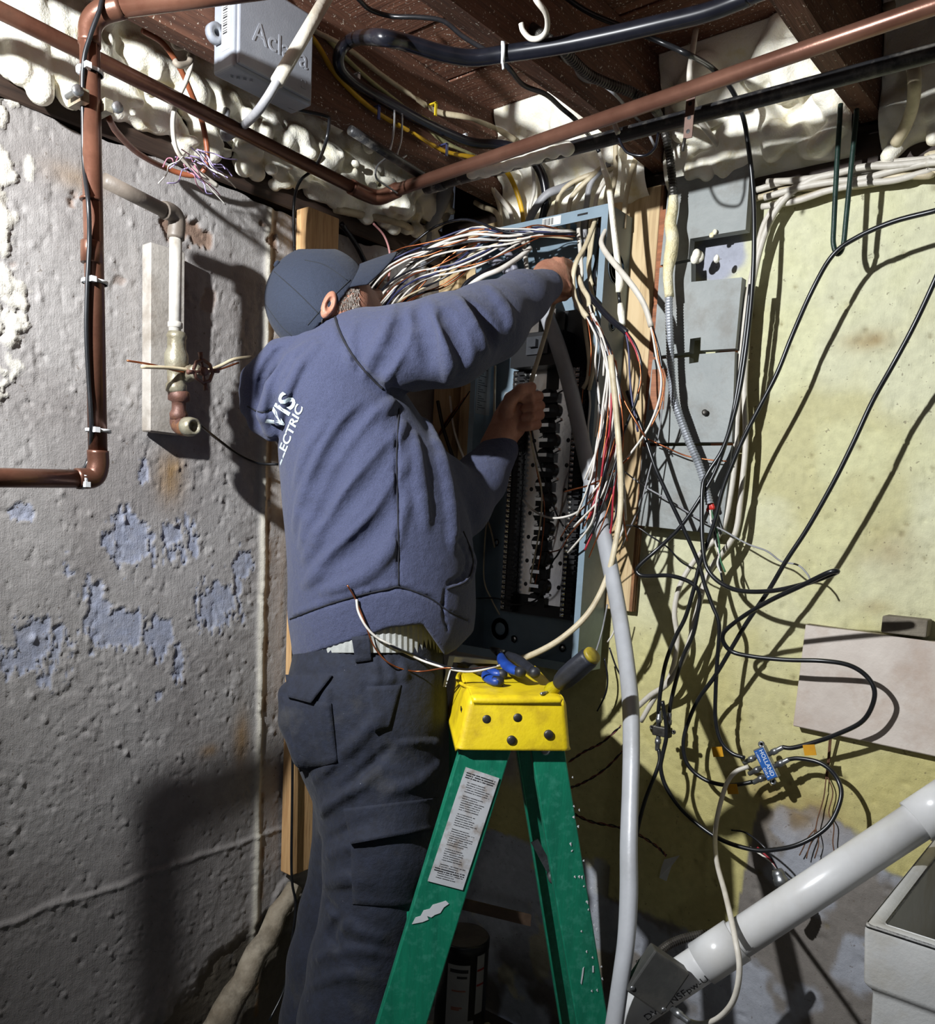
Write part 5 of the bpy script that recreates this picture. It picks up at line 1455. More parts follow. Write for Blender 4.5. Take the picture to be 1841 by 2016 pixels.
col = tp.mix(tp.ramp(nd, [(.54, (0, 0, 0, 1)), (.72, (.5, .5, .5, 1))]), col, lin((62, 60, 56)))
spk = tp.ramp(tp.noise(130, 2, .6), [(.765, (0, 0, 0, 1)), (.785, (1, 1, 1, 1))])
col = tp.mix(tp.math('MULTIPLY', spk, .5), col, lin((150, 150, 156)))
tp.color(col); tp.set(.85, 0, Sheen_Weight=.05); tp.bump(nw, .0006); tp.bump(tp.noise(45, 4, .6), .003)
trou = fast_mesh('trousers', Vp, Fq, tp.m, man)
PB = BVHTree.FromPolygons([Vector(p) for p in Vp], [tuple(q) for q in Fq.tolist()])
del P
def on_cloth(px, py, lift=.003, tree=None):
    d = Vector(ray(px, py)).normalized(); h = (tree or PB).ray_cast(Vector(CAM), d)
    return None if h[0] is None else np.array(h[0]-d*lift)
def patch(name, quad, lift, mat, thick=.003, n=10, bulge=0.0, tree=None, parent=None, m_=10):
    """cloth panel laid over the trousers; quad = TL, TR, BR, BL"""
    TL, TR, BR, BL = [np.array(q, float) for q in quad]
    v = []; ok = True
    for i in range(n+1):
        for j in range(m_+1):
            s, t = i/n, j/m_
            p = (TL*(1-t)+TR*t)*(1-s)+(BL*(1-t)+BR*t)*s
            q = on_cloth(p[0], p[1], lift+bulge*s, tree)
            if q is None: q = onD(p[0], p[1], 1.62)
            v.append(q)
    v = np.array(v).reshape(n+1, m_+1, 3)
    for _ in range(3):
        v[1:-1, 1:-1] = .5*v[1:-1, 1:-1]+.125*(v[:-2, 1:-1]+v[2:, 1:-1]+v[1:-1, :-2]+v[1:-1, 2:])
    vv = v.reshape(-1, 3); N = len(vv)
    d = np.array([x/np.linalg.norm(x) for x in vv-CAM])
    allv = np.vstack([vv, vv+d*(thick+.004)])
    f = []
    w = m_+1
    for i in range(n):
        for j in range(m_):
            a = i*w+j; f.append((a, a+w, a+w+1, a+1)); f.append((a+N, a+1+N, a+w+1+N, a+w+N))
    for i in range(n): f += [(i*w, i*w+N, (i+1)*w+N, (i+1)*w), (i*w+m_, (i+1)*w+m_, (i+1)*w+m_+N, i*w+m_+N)]
    for j in range(m_): f += [(j, j+1, j+1+N, j+N), (n*w+j, n*w+j+N, n*w+j+1+N, n*w+j+1)]
    o = mesh_obj(name, allv, f, mat, parent or man, True)
    return o
m_tw = tp.m
patch('cargo_flap', ((676, 1592), (880, 1568), (876, 1628), (690, 1662)), .004, m_tw, .004, 10, .012)
patch('cargo_pocket', ((690, 1650), (866, 1625), (850, 1790), (694, 1780)), .0035, m_tw, .003, 12, .0)
patch('pocket_flap', ((562, 1328), (654, 1330), (612, 1384), (566, 1372)), .006, m_tw, .004, 8, .010)
patch('pocket_flap', ((722, 1352), (790, 1348), (766, 1432), (738, 1442)), .003, m_tw, .003, 8, .003)
patch('back_pocket', ((556, 1372), (652, 1384), (664, 1500), (590, 1520)), .003, m_tw, .003, 10, .0)
m_loop = m_tw
# belt: ribbed webbing
BR_ = []
nb = 150
for i in range(nb+1):
    q = 2*math.pi*i/nb
    ring_ = []
    for vv_, g_ in ((1216, 0), (1285, 0)):
        rr_ = 1.0 + (.012 if i % 2 else .0)
        ring_.append((726+149*rr_*math.cos(q)*(1 if True else 1), vv_, 15+153*rr_*math.sin(q)))
    BR_.append(ring_)
arr = U2W(np.array(BR_).reshape(-1, 3)); 
arr2 = U2W((np.array(BR_).reshape(-1, 3)-np.array([726, 0, 15]))*np.array([.97, 1, .97])+np.array([726, 0, 15]))
nn_ = len(arr)
f = []
for i in range(nb):
    a = i*2; f += [(a, a+1, a+3, a+2), (a+nn_, a+2+nn_, a+3+nn_, a+1+nn_), (a, a+2, a+2+nn_, a+nn_), (a+1, a+1+nn_, a+3+nn_, a+3)]
mesh_obj('belt', np.vstack([arr, arr2]), f, M('grey_webbing', (168, 170, 166), (146, 148, 144), 40, .8, 0, .0004, 300), man)
BT = BVHTree.FromPolygons([Vector(p) for p in np.vstack([arr, Vp])], [tuple(q) for q in f if max(q) < nn_]+[tuple(int(x)+nn_ for x in q) for q in Fq.tolist()])
patch('belt_loop', ((692, 1254), (727, 1250), (732, 1300), (700, 1304)), .005, m_tw, .003, 6, .0, BT)
# boots on the floor
for (u_, v_, w_) in ((690, 2300, 10), (620, 2300, 150)):
    c = U2W(np.array([[u_, v_, w_]]))[0]; c[2] = 0
    Bt = Field((-.16, -.10, -.01), (.22, .10, .2), .006)
    Bt.cap((-.05, 0, .05), (.14, 0, .04), .05, .042, .03); Bt.cap((-.03, 0, .05), (-.03, 0, .16), .052, .055, .03)
    V, Fq2 = Bt.mesh(); V[:, 2] = np.maximum(V[:, 2], .002)
    ca, sa = math.cos(math.radians(62)), math.sin(math.radians(62))
    V = np.stack([V[:, 0]*ca-V[:, 1]*sa, V[:, 0]*sa+V[:, 1]*ca, V[:, 2]], 1)+c
    fast_mesh('boot', V, Fq2, M('black_boot', (30, 28, 28), (20, 18, 18), 30, .6), man)

# ---- cap
Cp = Field((495, 490, -125), (740, 690, 125), 3.0)
up = np.array([-.745, -.650, -.14]); up /= np.linalg.norm(up)
fwd = np.array([.60, -.735, .31]); fwd -= up*(up@fwd); fwd /= np.linalg.norm(fwd)
sd_ = np.cross(up, fwd)                       # sideways
cc = np.array([628., 592., -8.])
Rm = [fwd, sd_, up]
Cp.ell(cc, (107, 96, 110), 2, Rm)
Cp.ell(cc-up*6, (101, 90, 104), 2, Rm, sub=True)
g = np.meshgrid(*Cp.ax, indexing='ij', sparse=True)
rimo = np.array([640., 598., -10.])
h = (g[0]-rimo[0])*up[0]+(g[1]-rimo[1])*up[1]+(g[2]-rimo[2])*up[2]
Cp.a = np.maximum(Cp.a, (-h-6).astype(np.float32))
V, Fq = Cp.mesh()
tcap = NT('black_cotton')
nc = tcap.noise(800, 2, .6)
tcap.color(tcap.ramp(nc, [(.3, (28, 35, 49)), (.7, (42, 51, 70))])); tcap.set(.88, 0, Sheen_Weight=.06); tcap.bump(nc, .0008); tcap.bump(tcap.noise(50, 3, .6), .002)
capm = fast_mesh('cap', U2W(V), Fq, tcap.m, man)
CB = BVHTree.FromPolygons([Vector(p) for p in U2W(V)], [tuple(q) for q in Fq.tolist()])
for pts in ([(540, 535), (585, 575), (628, 618)], [(600, 512), (640, 522), (684, 552)], [(606, 640), (634, 608), (662, 578), (690, 551)], [(523, 600), (552, 640), (575, 662)]):
    seam('cap_seam', pts, .0009, CB, M('cap_thread', (34, 38, 44), (28, 32, 38), 40, .9), .0004)
MB().lathe(U2W(np.array([cc+up*112]))[0], U2W(np.array([cc+up*140]))[0]-U2W(np.array([cc+up*112]))[0], [(-.004, .008), (.002, .007), (.004, .002)], 12).build('cap_button', tcap.m, man, True)
# visor
vis = []; nt, ns = 26, 8
bdir = fwd*.86 - up*.46; bdir /= np.linalg.norm(bdir)
for i in range(nt+1):
    th_ = math.radians(-74+148*i/nt)
    root = rimo + (fwd*math.cos(th_)*101 + sd_*math.sin(th_)*88)
    root = root - up*4
    ln_ = 84*math.cos(th_*.95)**.75
    for j in range(ns+1):
        s = j/ns
        p = root + bdir*ln_*s - up*(6*math.sin(th_)**2*s) - up*(4*s*s)
        vis.append(p)
vis = np.array(vis); th2 = up*4
vv = np.vstack([vis, vis+th2]); N = len(vis); f = []
for i in range(nt):
    for j in range(ns):
        a = i*(ns+1)+j; f += [(a, a+1, a+ns+2, a+ns+1), (a+N, a+ns+1+N, a+ns+2+N, a+1+N)]
for i in range(nt):
    a = i*(ns+1)+ns; f.append((a, a+N, a+ns+1+N, a+ns+1)); b_ = i*(ns+1); f.append((b_, b_+ns+1, b_+ns+1+N, b_+N))
for j in range(ns):
    f.append((j, j+N, j+1+N, j+1)); a = nt*(ns+1)+j; f.append((a, a+1, a+1+N, a+N))
mesh_obj('cap_visor', U2W(vv), f, tcap.m, man, True)
# grey hair at nape and temple, as short strands
hr = np.random.RandomState(4)
hm = MB()
m_hair = M('grey_hair', (176, 168, 160), (96, 82, 70), 300, .6)
BB = BVHTree.FromObject(man, bpy.context.evaluated_depsgraph_get())
for k in range(900):
    zone = hr.randint(3)
    if zone == 0: t = hr.uniform(0, 1); px, py = 598+52*t+hr.uniform(0, 22)*(1-t), 662-58*t+hr.uniform(-6, 22)
    else: px, py = hr.uniform(648, 706), hr.uniform(566, 606)
    if ((px-648)/20)**2+((py-600)/34)**2 < 1: continue
    dr = ray(px, py)
    hit = BB.ray_cast(Vector(CAM), Vector(dr).normalized())
    if hit[0] is None or hit[0].z < 1.4: continue
    p = np.array(hit[0]); nrm = np.array(hit[1])
    if nrm@dr > 0: nrm = -nrm
    tg = DN*hr.uniform(.4, 1.0)+RT*hr.uniform(-.7, .2); L = hr.uniform(.006, .013)
    s0 = np.cross(tg, nrm); s0 = s0/np.linalg.norm(s0)*.0005
    e = p+tg/np.linalg.norm(tg)*L+nrm*.004
    hm.add([p-s0+nrm*.0005, p+s0+nrm*.0005, e, p+nrm*.0018], [(0, 1, 2), (0, 2, 3), (1, 3, 2), (0, 3, 1)])
ho = hm.build('hair', m_hair, man); ho['kind'] = 'stuff'
# ================================================================== cables
def cab(label, pts, r, mat, name='cable', cat='cable', group=None, flat=1.0, n=8, sub=6, ends=None):
    P = [W(*p) if len(p) == 3 else np.array(p[0]) for p in pts]
    o = tube_obj(name, P, r, mat, None, n, sub, flat, (0, 1, 0) if flat != 1.0 else None)
    return tag(o, label, cat, group)
def JA(px, py, x=-1.335): return (onX(px, py, x),)
def JZ(px, py, z): return (onZ(px, py, z),)
# ---- along the ceiling
cab('flat yellow cable stapled along the joist and dropping into the panel', [JA(520, -30), JA(563, 23), JA(619, 80), JA(657, 141), JA(703, 190), JA(752, 228), JA(813, 262), JA(874, 297), JA(931, 310, -1.32), (973, 321, .16), (999, 340, .12), (1018, 380, .09), (1030, 430, .08), (1028, 475, .07)], .0062, m_yellow, flat=.6)
bc = thing('service_cable', 'fat black cable looping below the joists above the panel', 'cable', onZ(800, 85, 2.06))
P = [onZ(1560, -40, 2.085)+(onZ(1560, -40, 2.085)-onZ(1300, 47, 2.08))*2.2, onZ(1560, -40, 2.085), onZ(1470, -5, 2.085), onZ(1390, 25, 2.08), onZ(1300, 47, 2.08), onZ(1200, 70, 2.08), onZ(1100, 90, 2.08), onZ(1000, 105, 2.08), onZ(930, 114, 2.075), onZ(870, 105, 2.07), onZ(800, 84, 2.07), onZ(740, 73, 2.07), onX(695, 78, -1.28), onX(670, 100, -1.30), onX(668, 130, -1.315), onX(692, 158, -1.325), onX(730, 183, -1.328), onX(790, 216, -1.328), onX(830, 238, -1.328), onX(880, 262, -1.325), onX(930, 281, -1.31), W(985, 285, .16), W(1030, 297, .13), W(1055, 322, .11), W(1070, 352, .10), W(1075, 392, .09), W(1068, 440, .08)]
tube_obj('jacket', P, [.0125, .0125, .0115, .0105, .0105], m_black, bc, 12, 6)
c = onZ(990, 103, 2.08)
MB().lathe(c, RT, [(-.003, .0135), (-.003, .0150), (.003, .0150), (.003, .0135), (-.003, .0135)], 16).build('white_tie', m_zip, bc, True)
tube_obj('tie_tail', [c+np.array([0, 0, -.012]), c+np.array([.006, -.004, -.028])], .002, m_zip, bc, 6, 0)
cab('dusty cream cable along the first joist fading into the foam', [JA(600, 45), JA(619, 61), JA(684, 95), JA(752, 148), JA(813, 190), JA(862, 220), JA(923, 232, -1.30), (980, 255, .14), (1014, 276, .10)], .0065, m_nm, flat=.6)
cab('flaking greenish cream cable beside the yellow one on the joist', [JA(640, 70, -1.34), JA(680, 114, -1.34), JA(725, 156, -1.34), JA(782, 201, -1.34), JA(836, 245, -1.34), JA(874, 279, -1.34), JA(934, 306, -1.335)], .006, M('old_green_cream', (176, 172, 126), (150, 146, 100), 30, .7, 0, .001, 80), flat=.6)
for k, (px, py, mm, lab) in enumerate(((743, 222, m_blue, 'upper blue cable staple on the joist'), (877, 295, m_blue, 'lower blue cable staple on the joist'), (703, 158, m_zip, 'white cable staple on the fat black cable'), (915, 276, m_zip, 'white cable staple near the joist end'), (855, 215, M('yellow_plastic', (220, 190, 30)), 'yellow cable staple on the joist'))):
    q = onX(px, py, -1.325)
    s = thing('cable_staple', lab, 'staple', q, 'cable staples on the first joist')
    MB().box(q+np.array([-.018, -.003, .010]), q+np.array([.006, .003, .013])).build('crown', mm, s)
    MB().box(q+np.array([.003, -.003, -.014]), q+np.array([.006, .003, .012])).build('leg', mm, s)
cab('thin black cable crossing the joist bay to the white dripping end', [JZ(690, -20, 2.25), JZ(708, 0, 2.25), JZ(729, 19, 2.25), JZ(771, 32, 2.25), JZ(828, 34, 2.24), JZ(874, 42, 2.22), JZ(912, 72, 2.18), JZ(965, 104, 2.13), JZ(1000, 132, 2.105), JZ(1030, 167, 2.10), JZ(1075, 186, 2.10), JZ(1106, 213, 2.10), JZ(1136, 239, 2.09), (1170, 280, .20), (1180, 300, .18)], .0042, m_blackcoax)
fw_ = thing('foamed_cable', 'cable coated in white foam hanging in front of the panel side', 'cable', W(1225, 640, .16))
tube_obj('foam_coat', [W(1180, 300, .18), W(1190, 335, .17), W(1199, 366, .165), W(1208, 448, .16), W(1218, 532, .16), W(1220, 560, .16), W(1218, 576, .16)], [.004, .006, .0065, .006, .0068, .009, .006], m_foam, fw_, 10, 6)
tube_obj('core', [W(1218, 574, .16), W(1221, 600, .16)], .0035, m_blackcoax, fw_, 8, 0)
tube_obj('foam_tip', [W(1221, 598, .16), W(1223, 615, .16), W(1226, 640, .16)], [.0055, .008, .006], m_foam, fw_, 10, 4)
def bx(pts, r, mat, parent, pitch=.0058, name='armour', n=10):
    P = catmull(pts, 10); L = np.r_[0, np.cumsum(np.linalg.norm(np.diff(P, axis=0), axis=1))]
    m = int(L[-1]/pitch*3); s = np.linspace(0, L[-1], m)
    Q = np.stack([np.interp(s, L, P[:, k]) for k in range(3)], 1)
    R_ = r*(1+.24*np.array([(0, 1, .85)[i % 3] for i in range(m)])-.06)
    T = np.gradient(Q, axis=0)
    v, f = tube_geo(Q, list(R_), n)
    return mesh_obj(name, v, f, mat, parent, False)
m_armour = M('galvanised_armour', (186, 190, 196), (150, 154, 160), 30, .38, .4)
bxc = thing('armoured_cable', 'silver armoured cable hanging over the grey boards to a red cap', 'cable', W(1397, 996, .13))
bx([onZ(880, -20, 2.2), onZ(915, 0, 2.2), onZ(980, 19, 2.2), onZ(1030, 42, 2.2), onZ(1070, 72, 2.12), onZ(1106, 95, 2.105), onZ(1151, 141, 2.10), onZ(1193, 163, 2.10), onZ(1246, 183, 2.10), onZ(1281, 205, 2.09), W(1299, 232, .16), W(1312, 272, .14), W(1319, 313, .13), W(1325, 366, .125), W(1326, 392, .12)], .0075, m_darksteel, bxc)
tube_obj('foam_wrap', [W(1326, 385, .12), W(1325, 410, .12), W(1320, 440, .12), W(1324, 470, .12), W(1320, 505, .12), W(1315, 540, .12), W(1318, 585, .12)], [.009, .011, .012, .013, .0135, .010, .0095], m_foam2, bxc, 12, 6)
bx([W(1317, 580, .12), W(1317, 610, .12), W(1319, 668, .12), W(1321, 726, .12), W(1327, 784, .12), W(1339, 822, .125), W(1357, 870, .13), W(1374, 909, .13), W(1384, 940, .13), W(1393, 975, .13), W(1397, 992, .13)], .0072, m_armour, bxc)
q = W(1398, 999, .13); F = Field(q-.02, q+.02, .0018)
for a in range(6): F.ell(q+np.array([.005*math.cos(a), .003, .005*math.sin(a*1.7)]), (.0045, .004, .005), .0015)
V, Fq = F.mesh(); fast_mesh('red_cap', V, Fq, M('red_plastic', (206, 50, 40), (180, 40, 32), 40, .45), bxc)
tube_obj('white_wire', [W(1398, 1004, .13), W(1402, 1035, .13), W(1408, 1065, .13), W(1416, 1092, .13), W(1413, 1110, .13), W(1420, 1128, .13)], .0026, m_white, bxc, 6)
tube_obj('green_wire', [W(1400, 1004, .128), W(1410, 1040, .13), W(1416, 1070, .13), W(1418, 1100, .13), W(1428, 1126, .13)], .0018, M('green_wire', (60, 120, 80)), bxc, 6)
tube_obj('black_wire', [W(1396, 1004, .13), W(1406, 1045, .13), W(1414, 1085, .13), W(1424, 1150, .13), W(1440, 1160, .13)], .0022, m_black, bxc, 6)
cab('short white cable hooked over in the joist bay', [JZ(1048, -20, 2.12), JZ(1056, 0, 2.1), JZ(1075, 27, 2.09), JZ(1077, 57, 2.085), JZ(1064, 74, 2.085), JZ(1045, 76, 2.09), JZ(1030, 61, 2.1), JZ(1026, 46, 2.11)], .0042, m_nmw)
cab('thin grey wire sagging beside the armoured cable', [JZ(1090, 85, 2.15), JZ(1120, 130, 2.15), JZ(1150, 158, 2.14), JZ(1180, 165, 2.14), JZ(1210, 185, 2.12), (1245, 225, .2), (1270, 250, .17), (1290, 290, .15)], .0028, m_nmgrey)
cab('pale cable hanging from a hole in the subfloor boards', [JZ(1370, 59, 2.29), JZ(1362, 111, 2.2), JZ(1358, 157, 2.14), (1367, 205, .2), (1378, 237, .17), (1398, 265, .14), (1420, 290, .11), (1432, 305, .09)], .0055, m_nmw)
cab('thick cream conduit curving down at the top right corner', [JZ(1750, 10, 2.26), JZ(1771, 66, 2.25), JZ(1788, 97, 2.22), (1799, 139, .24), (1799, 195, .2), (1785, 244, .14), (1764, 282, .10)], .0105, m_nm, n=12)
hk = thing('green_hook', 'dark green U-shaped rod hanging in front of the yellow wall', 'hook', W(1648, 500, .14))
tube_obj('rod', [W(1655, 205, .14), W(1653, 240, .14), W(1647, 340, .14), W(1642, 440, .14), W(1641, 480, .14), W(1649, 500, .14), W(1660, 484, .14), W(1666, 430, .14), W(1675, 340, .14), W(1684, 250, .14), W(1687, 215, .14)], .0046, m_greenpaint, hk, 10)
sp = thing('perforated_strap', 'rusty perforated hanger strap on the black pipe', 'strap', onZ(1360, 262, 2.0))
q = onY(1358, 230, 1.39)
m = MB(); m.box(q+np.array([-.008, -.002, -.035]), q+np.array([.008, 0, .035])); m.build('strap', M('strap_brown', (112, 84, 70), (84, 60, 50), 20, .6), sp)
for dz in (-.024, -.002, .02): MB().lathe(q+np.array([0, -.002, dz]), (0, -1, 0), [(0, .0035), (.0006, .0035), (.0007, .002)], 10).build('strap_hole', m_bkpl, sp)
tube_obj('strap_bolt', [q+np.array([-.004, -.004, -.035]), q+np.array([-.006, -.004, -.055])], .003, m_darksteel, sp, 8, 0)
for k, (pts, lab) in enumerate((([(777, 217), (775, 258), (765, 304), (743, 327), (741, 350), (760, 365), (782, 380)], 'bent wire hanger hooked under the copper pipe'), ([(792, 224), (790, 274), (782, 304), (790, 312), (800, 306)], 'short bent wire hanger next to the long one'))):
    tag(tube_obj('wire_hanger', [onX(a, b, -1.31-.004*k) for a, b in pts], .0022, m_steel, None, 6, 6), lab, 'hanger')
cab('thin loop of black wire on the black pipe', [(1213, 240, .36), (1218, 270, .36), (1235, 300, .36), (1270, 306, .36), (1290, 290, .36), (1296, 262, .36)], .0024, m_black)
cab('white cable clip wire end beside the loop', [(1208, 235, .365), (1212, 250, .365), (1217, 262, .365)], .005, m_nmw)

# ---- into the top of the panel
tops = [((1258, 270, .05), (1254, 304, .06), (1242, 342, .07), (1231, 400, .06), (1228, 450, .06), 'rightmost cream cable coming down behind the panel edge', .0062, m_nm),
        ((1216, 250, .12), (1212, 285, .11), (1212, 342, .09), (1204, 391, .075), (1200, 450, .07), 'cream cable dropping straight into the panel top', .006, m_nm),
        ((1225, 300, .05), (1185, 335, .07), (1163, 361, .08), (1155, 403, .08), (1150, 470, .08), 'dusty grey cable bending into the panel top', .0075, m_nmgrey),
        ((1200, 318, .05), (1170, 342, .08), (1132, 380, .09), (1121, 405, .085), (1118, 460, .08), 'cream cable arching into the panel beside the grey one', .006, m_nm),
        ((1160, 350, .04), (1109, 369, .08), (1075, 384, .1), (1052, 414, .1), (1037, 445, .09), 'wide grey cable arching into the left half of the panel', .010, m_nmgrey),
        ((935, 398, .06), (950, 407, .08), (976, 418, .09), (984, 445, .085), (985, 490, .08), 'stubby yellowish cable at the left of the panel top', .006, m_nm),
        ((962, 362, .08), (980, 384, .09), (1003, 414, .09), (1009, 440, .085), (1010, 490, .08), 'pale cable left of the yellow cable at the panel top', .006, m_nmw),
        ((945, 345, .1), (957, 360, .1), (976, 386, .09), (985, 420, .085), (990, 470, .08), 'brownish cable behind the stubby one at the panel top', .005, m_nm),
        ((1046, 300, .1), (1049, 327, .1), (1052, 372, .09), (1043, 414, .085), (1040, 480, .08), 'pale cable right of the yellow cable at the panel top', .005, m_nmw),
        ((1215, 330, .06), (1150, 348, .08), (1110, 372, .085), (1096, 402, .08), (1094, 460, .08), 'tan cable arching across the plywood into the panel', .0055, m_nm),
        ((1230, 322, .05), (1196, 352, .07), (1178, 380, .075), (1172, 408, .075), (1170, 460, .07), 'light cable squeezed between the grey cables at the panel top', .0055, m_nmw)]
for *pts, lab, r, mm in tops:
    cab(lab, pts, r, mm, flat=.7)

# ---- cream cables hanging inside and in front of the right half
def nm(label, pts, r=.0062, mat=None, cond=None):
    t = thing('sheathed_cable', label, 'cable', W(*pts[-1]))
    tube_obj('sheath', [W(*p) for p in pts], r, mat or m_nm, t, 8, 6, .65, (.3, 1, 0))
    for (cp, cr, cm, cn) in (cond or []):
        tube_obj(cn, [W(*p) for p in cp], cr, cm, t, 6, 6)
    return t
nm('cream cable in an S bend nearest the right hand', [(1176, 420, .10), (1167, 448, .12), (1152, 485, .14), (1136, 513, .155), (1129, 539, .16), (1128, 562, .16), (1133, 591, .165), (1144, 610, .17), (1156, 625, .17)], .0068, None,
   [([(1155, 624, .17), (1166, 645, .172), (1175, 670, .172), (1172, 720, .17), (1180, 790, .17), (1172, 860, .17)], .0024, m_white, 'white_wire'), ([(1155, 624, .17), (1160, 650, .175), (1164, 690, .175), (1160, 740, .17)], .0016, m_copper_wire, 'bare_wire'), ([(1156, 622, .17), (1172, 650, .17), (1182, 690, .168), (1176, 760, .17), (1185, 830, .17)], .0024, m_black, 'black_wire')])
nm('short cream cable stripped below the fist', [(1139, 545, .145), (1147, 567, .15), (1158, 586, .155), (1160, 602, .16)], .0062, None,
   [([(1160, 600, .16), (1168, 625, .165), (1180, 648, .168), (1190, 680, .17), (1188, 740, .17)], .0024, m_white, 'white_wire'), ([(1160, 600, .16), (1165, 630, .165), (1172, 660, .168)], .0016, m_copper_wire, 'bare_wire')])
nm('long cream cable curving out over the plywood edge', [(1197, 430, .11), (1193, 450, .125), (1185, 469, .14), (1185, 483, .15), (1196, 502, .16), (1217, 528, .17), (1240, 556, .175), (1259, 583, .175), (1272, 609, .17), (1282, 643, .165)], .0066, m_nmw,
   [([(1281, 640, .165), (1287, 670, .165), (1293, 705, .165), (1302, 745, .165), (1297, 790, .165), (1275, 845, .165), (1240, 895, .165), (1212, 930, .165), (1190, 968, .165)], .0024, m_white, 'white_wire'), ([(1282, 640, .165), (1291, 672, .165), (1298, 712, .165), (1307, 752, .165), (1300, 800, .166), (1282, 840, .166)], .0016, m_copper_wire, 'bare_wire'), ([(1283, 641, .163), (1292, 668, .163), (1300, 700, .163), (1303, 725, .163)], .0024, m_black, 'black_wire')])
nm('narrow cream cable deep inside the right of the panel', [(1163, 430, .08), (1161, 469, .085), (1160, 499, .09), (1158, 523, .095), (1161, 543, .1), (1166, 562, .105)], .005)
nm('cream cable deep in the right corner of the panel', [(1194, 470, .07), (1190, 510, .08), (1182, 532, .085), (1179, 559, .09), (1182, 580, .095), (1186, 596, .1)], .0055)
nm('black cable crossing the panel edge with red and blue leads', [(1158, 575, .145), (1161, 583, .15), (1180, 605, .16), (1201, 627, .165), (1225, 647, .17), (1234, 655, .17)], .0068, m_black,
   [([(1234, 655, .17), (1248, 675, .172), (1260, 705, .172), (1262, 735, .172), (1254, 785, .172), (1235, 832, .172), (1215, 885, .172), (1192, 935, .172), (1178, 985, .172)], .0030, m_blackcoax, 'black_wire'), ([(1233, 655, .172), (1243, 672, .174), (1252, 690, .174), (1259, 712, .174)], .0024, m_red, 'red_wire'), ([(1232, 655, .17), (1238, 690, .17), (1240, 740, .17), (1245, 790, .17), (1256, 850, .17)], .0022, m_blue, 'blue_wire'), ([(1236, 655, .17), (1256, 700, .175), (1262, 745, .175), (1256, 775, .175)], .0014, m_copper_wire, 'bare_wire')])
nm('dull cream cable hanging beside the main breaker', [(1148, 600, .11), (1151, 637, .12), (1156, 673, .125), (1160, 710, .13), (1157, 747, .13), (1148, 765, .13)], .0058, None, [([(1148, 764, .13), (1146, 790, .13), (1142, 830, .13)], .0016, m_copper_wire, 'bare_wire')])
nm('twin of the dull cable, slightly longer and to its right', [(1166, 640, .12), (1170, 690, .13), (1168, 730, .135), (1160, 768, .135)], .0055, None, [([(1160, 768, .135), (1162, 800, .135), (1158, 850, .135), (1166, 920, .14)], .0024, m_white, 'white_wire')])
# service entrance cable
sv_ = thing('service_entrance_cable', 'wide light grey service cable drooping from the panel to the floor', 'cable', W(1210, 2016, .5))
P = [W(1070, 585, .09), W(1078, 625, .11), W(1098, 680, .13), W(1122, 760, .145), W(1142, 850, .15), W(1160, 930, .155), W(1180, 1010, .16), W(1196, 1090, .19), W(1214, 1180, .24), W(1230, 1280, .31), W(1241, 1380, .38), W(1243, 1470, .43), W(1241, 1560, .47), W(1238, 1660, .51), W(1238, 1760, .54), W(1233, 1850, .565), W(1222, 1930, .585), W(1206, 2040, .60), W(1190, 2130, .61)]
m_ser = M('light_grey_pvc_jacket', (168, 170, 174), (152, 154, 158), 10, .38, 0, .0006, 40, (130, 128, 124), 8, .3)
tube_obj('jacket', P, [.018, .020, .0195, .0205, .0190, .0190, .0175, .0180, .0160, .0175], m_ser, sv_, 14, 6, .72, (.35, 1, 0))
# long cream cable that droops onto the ladder
lc = thing('sheathed_cable', 'long cream cable drooping in front of the panel to the ladder top', 'cable', W(985, 1310, .3))
tube_obj('sheath', [W(1202, 700, .19), W(1212, 800, .195), W(1220, 900, .2), W(1222, 990, .2), W(1212, 1070, .21), W(1194, 1140, .22), W(1160, 1205, .24), W(1108, 1255, .27), W(1050, 1288, .31), W(985, 1310, .36)], .0068, m_nm, lc, 8, 6, .7, (0, 1, 0))
for cm, cr, nm_, q in ((m_white, .0024, 'white_wire', [(985, 1310), (930, 1322), (890, 1318), (830, 1300), (770, 1270), (742, 1255), (722, 1235), (706, 1205), (702, 1180)]), (m_copper_wire, .0016, 'bare_wire', [(985, 1310), (920, 1318), (880, 1315), (820, 1322), (770, 1308), (738, 1275), (718, 1225), (700, 1180), (684, 1152)]), (m_black, .0022, 'black_wire', [(985, 1310), (930, 1318), (885, 1314), (838, 1298), (790, 1280), (752, 1262)])):
    pts = []
    for (a, b) in q:
        h = on_cloth(a, b, .008, HB)
        if h is None: h = on_cloth(a, b, .01, BT)
        d = 1.50 if a > 880 else 1.50
        if a > 870 or h is None: h = onD(a, b, 1.52)
        pts.append(h)
    tube_obj(nm_, pts, cr, cm, lc, 6, 6)
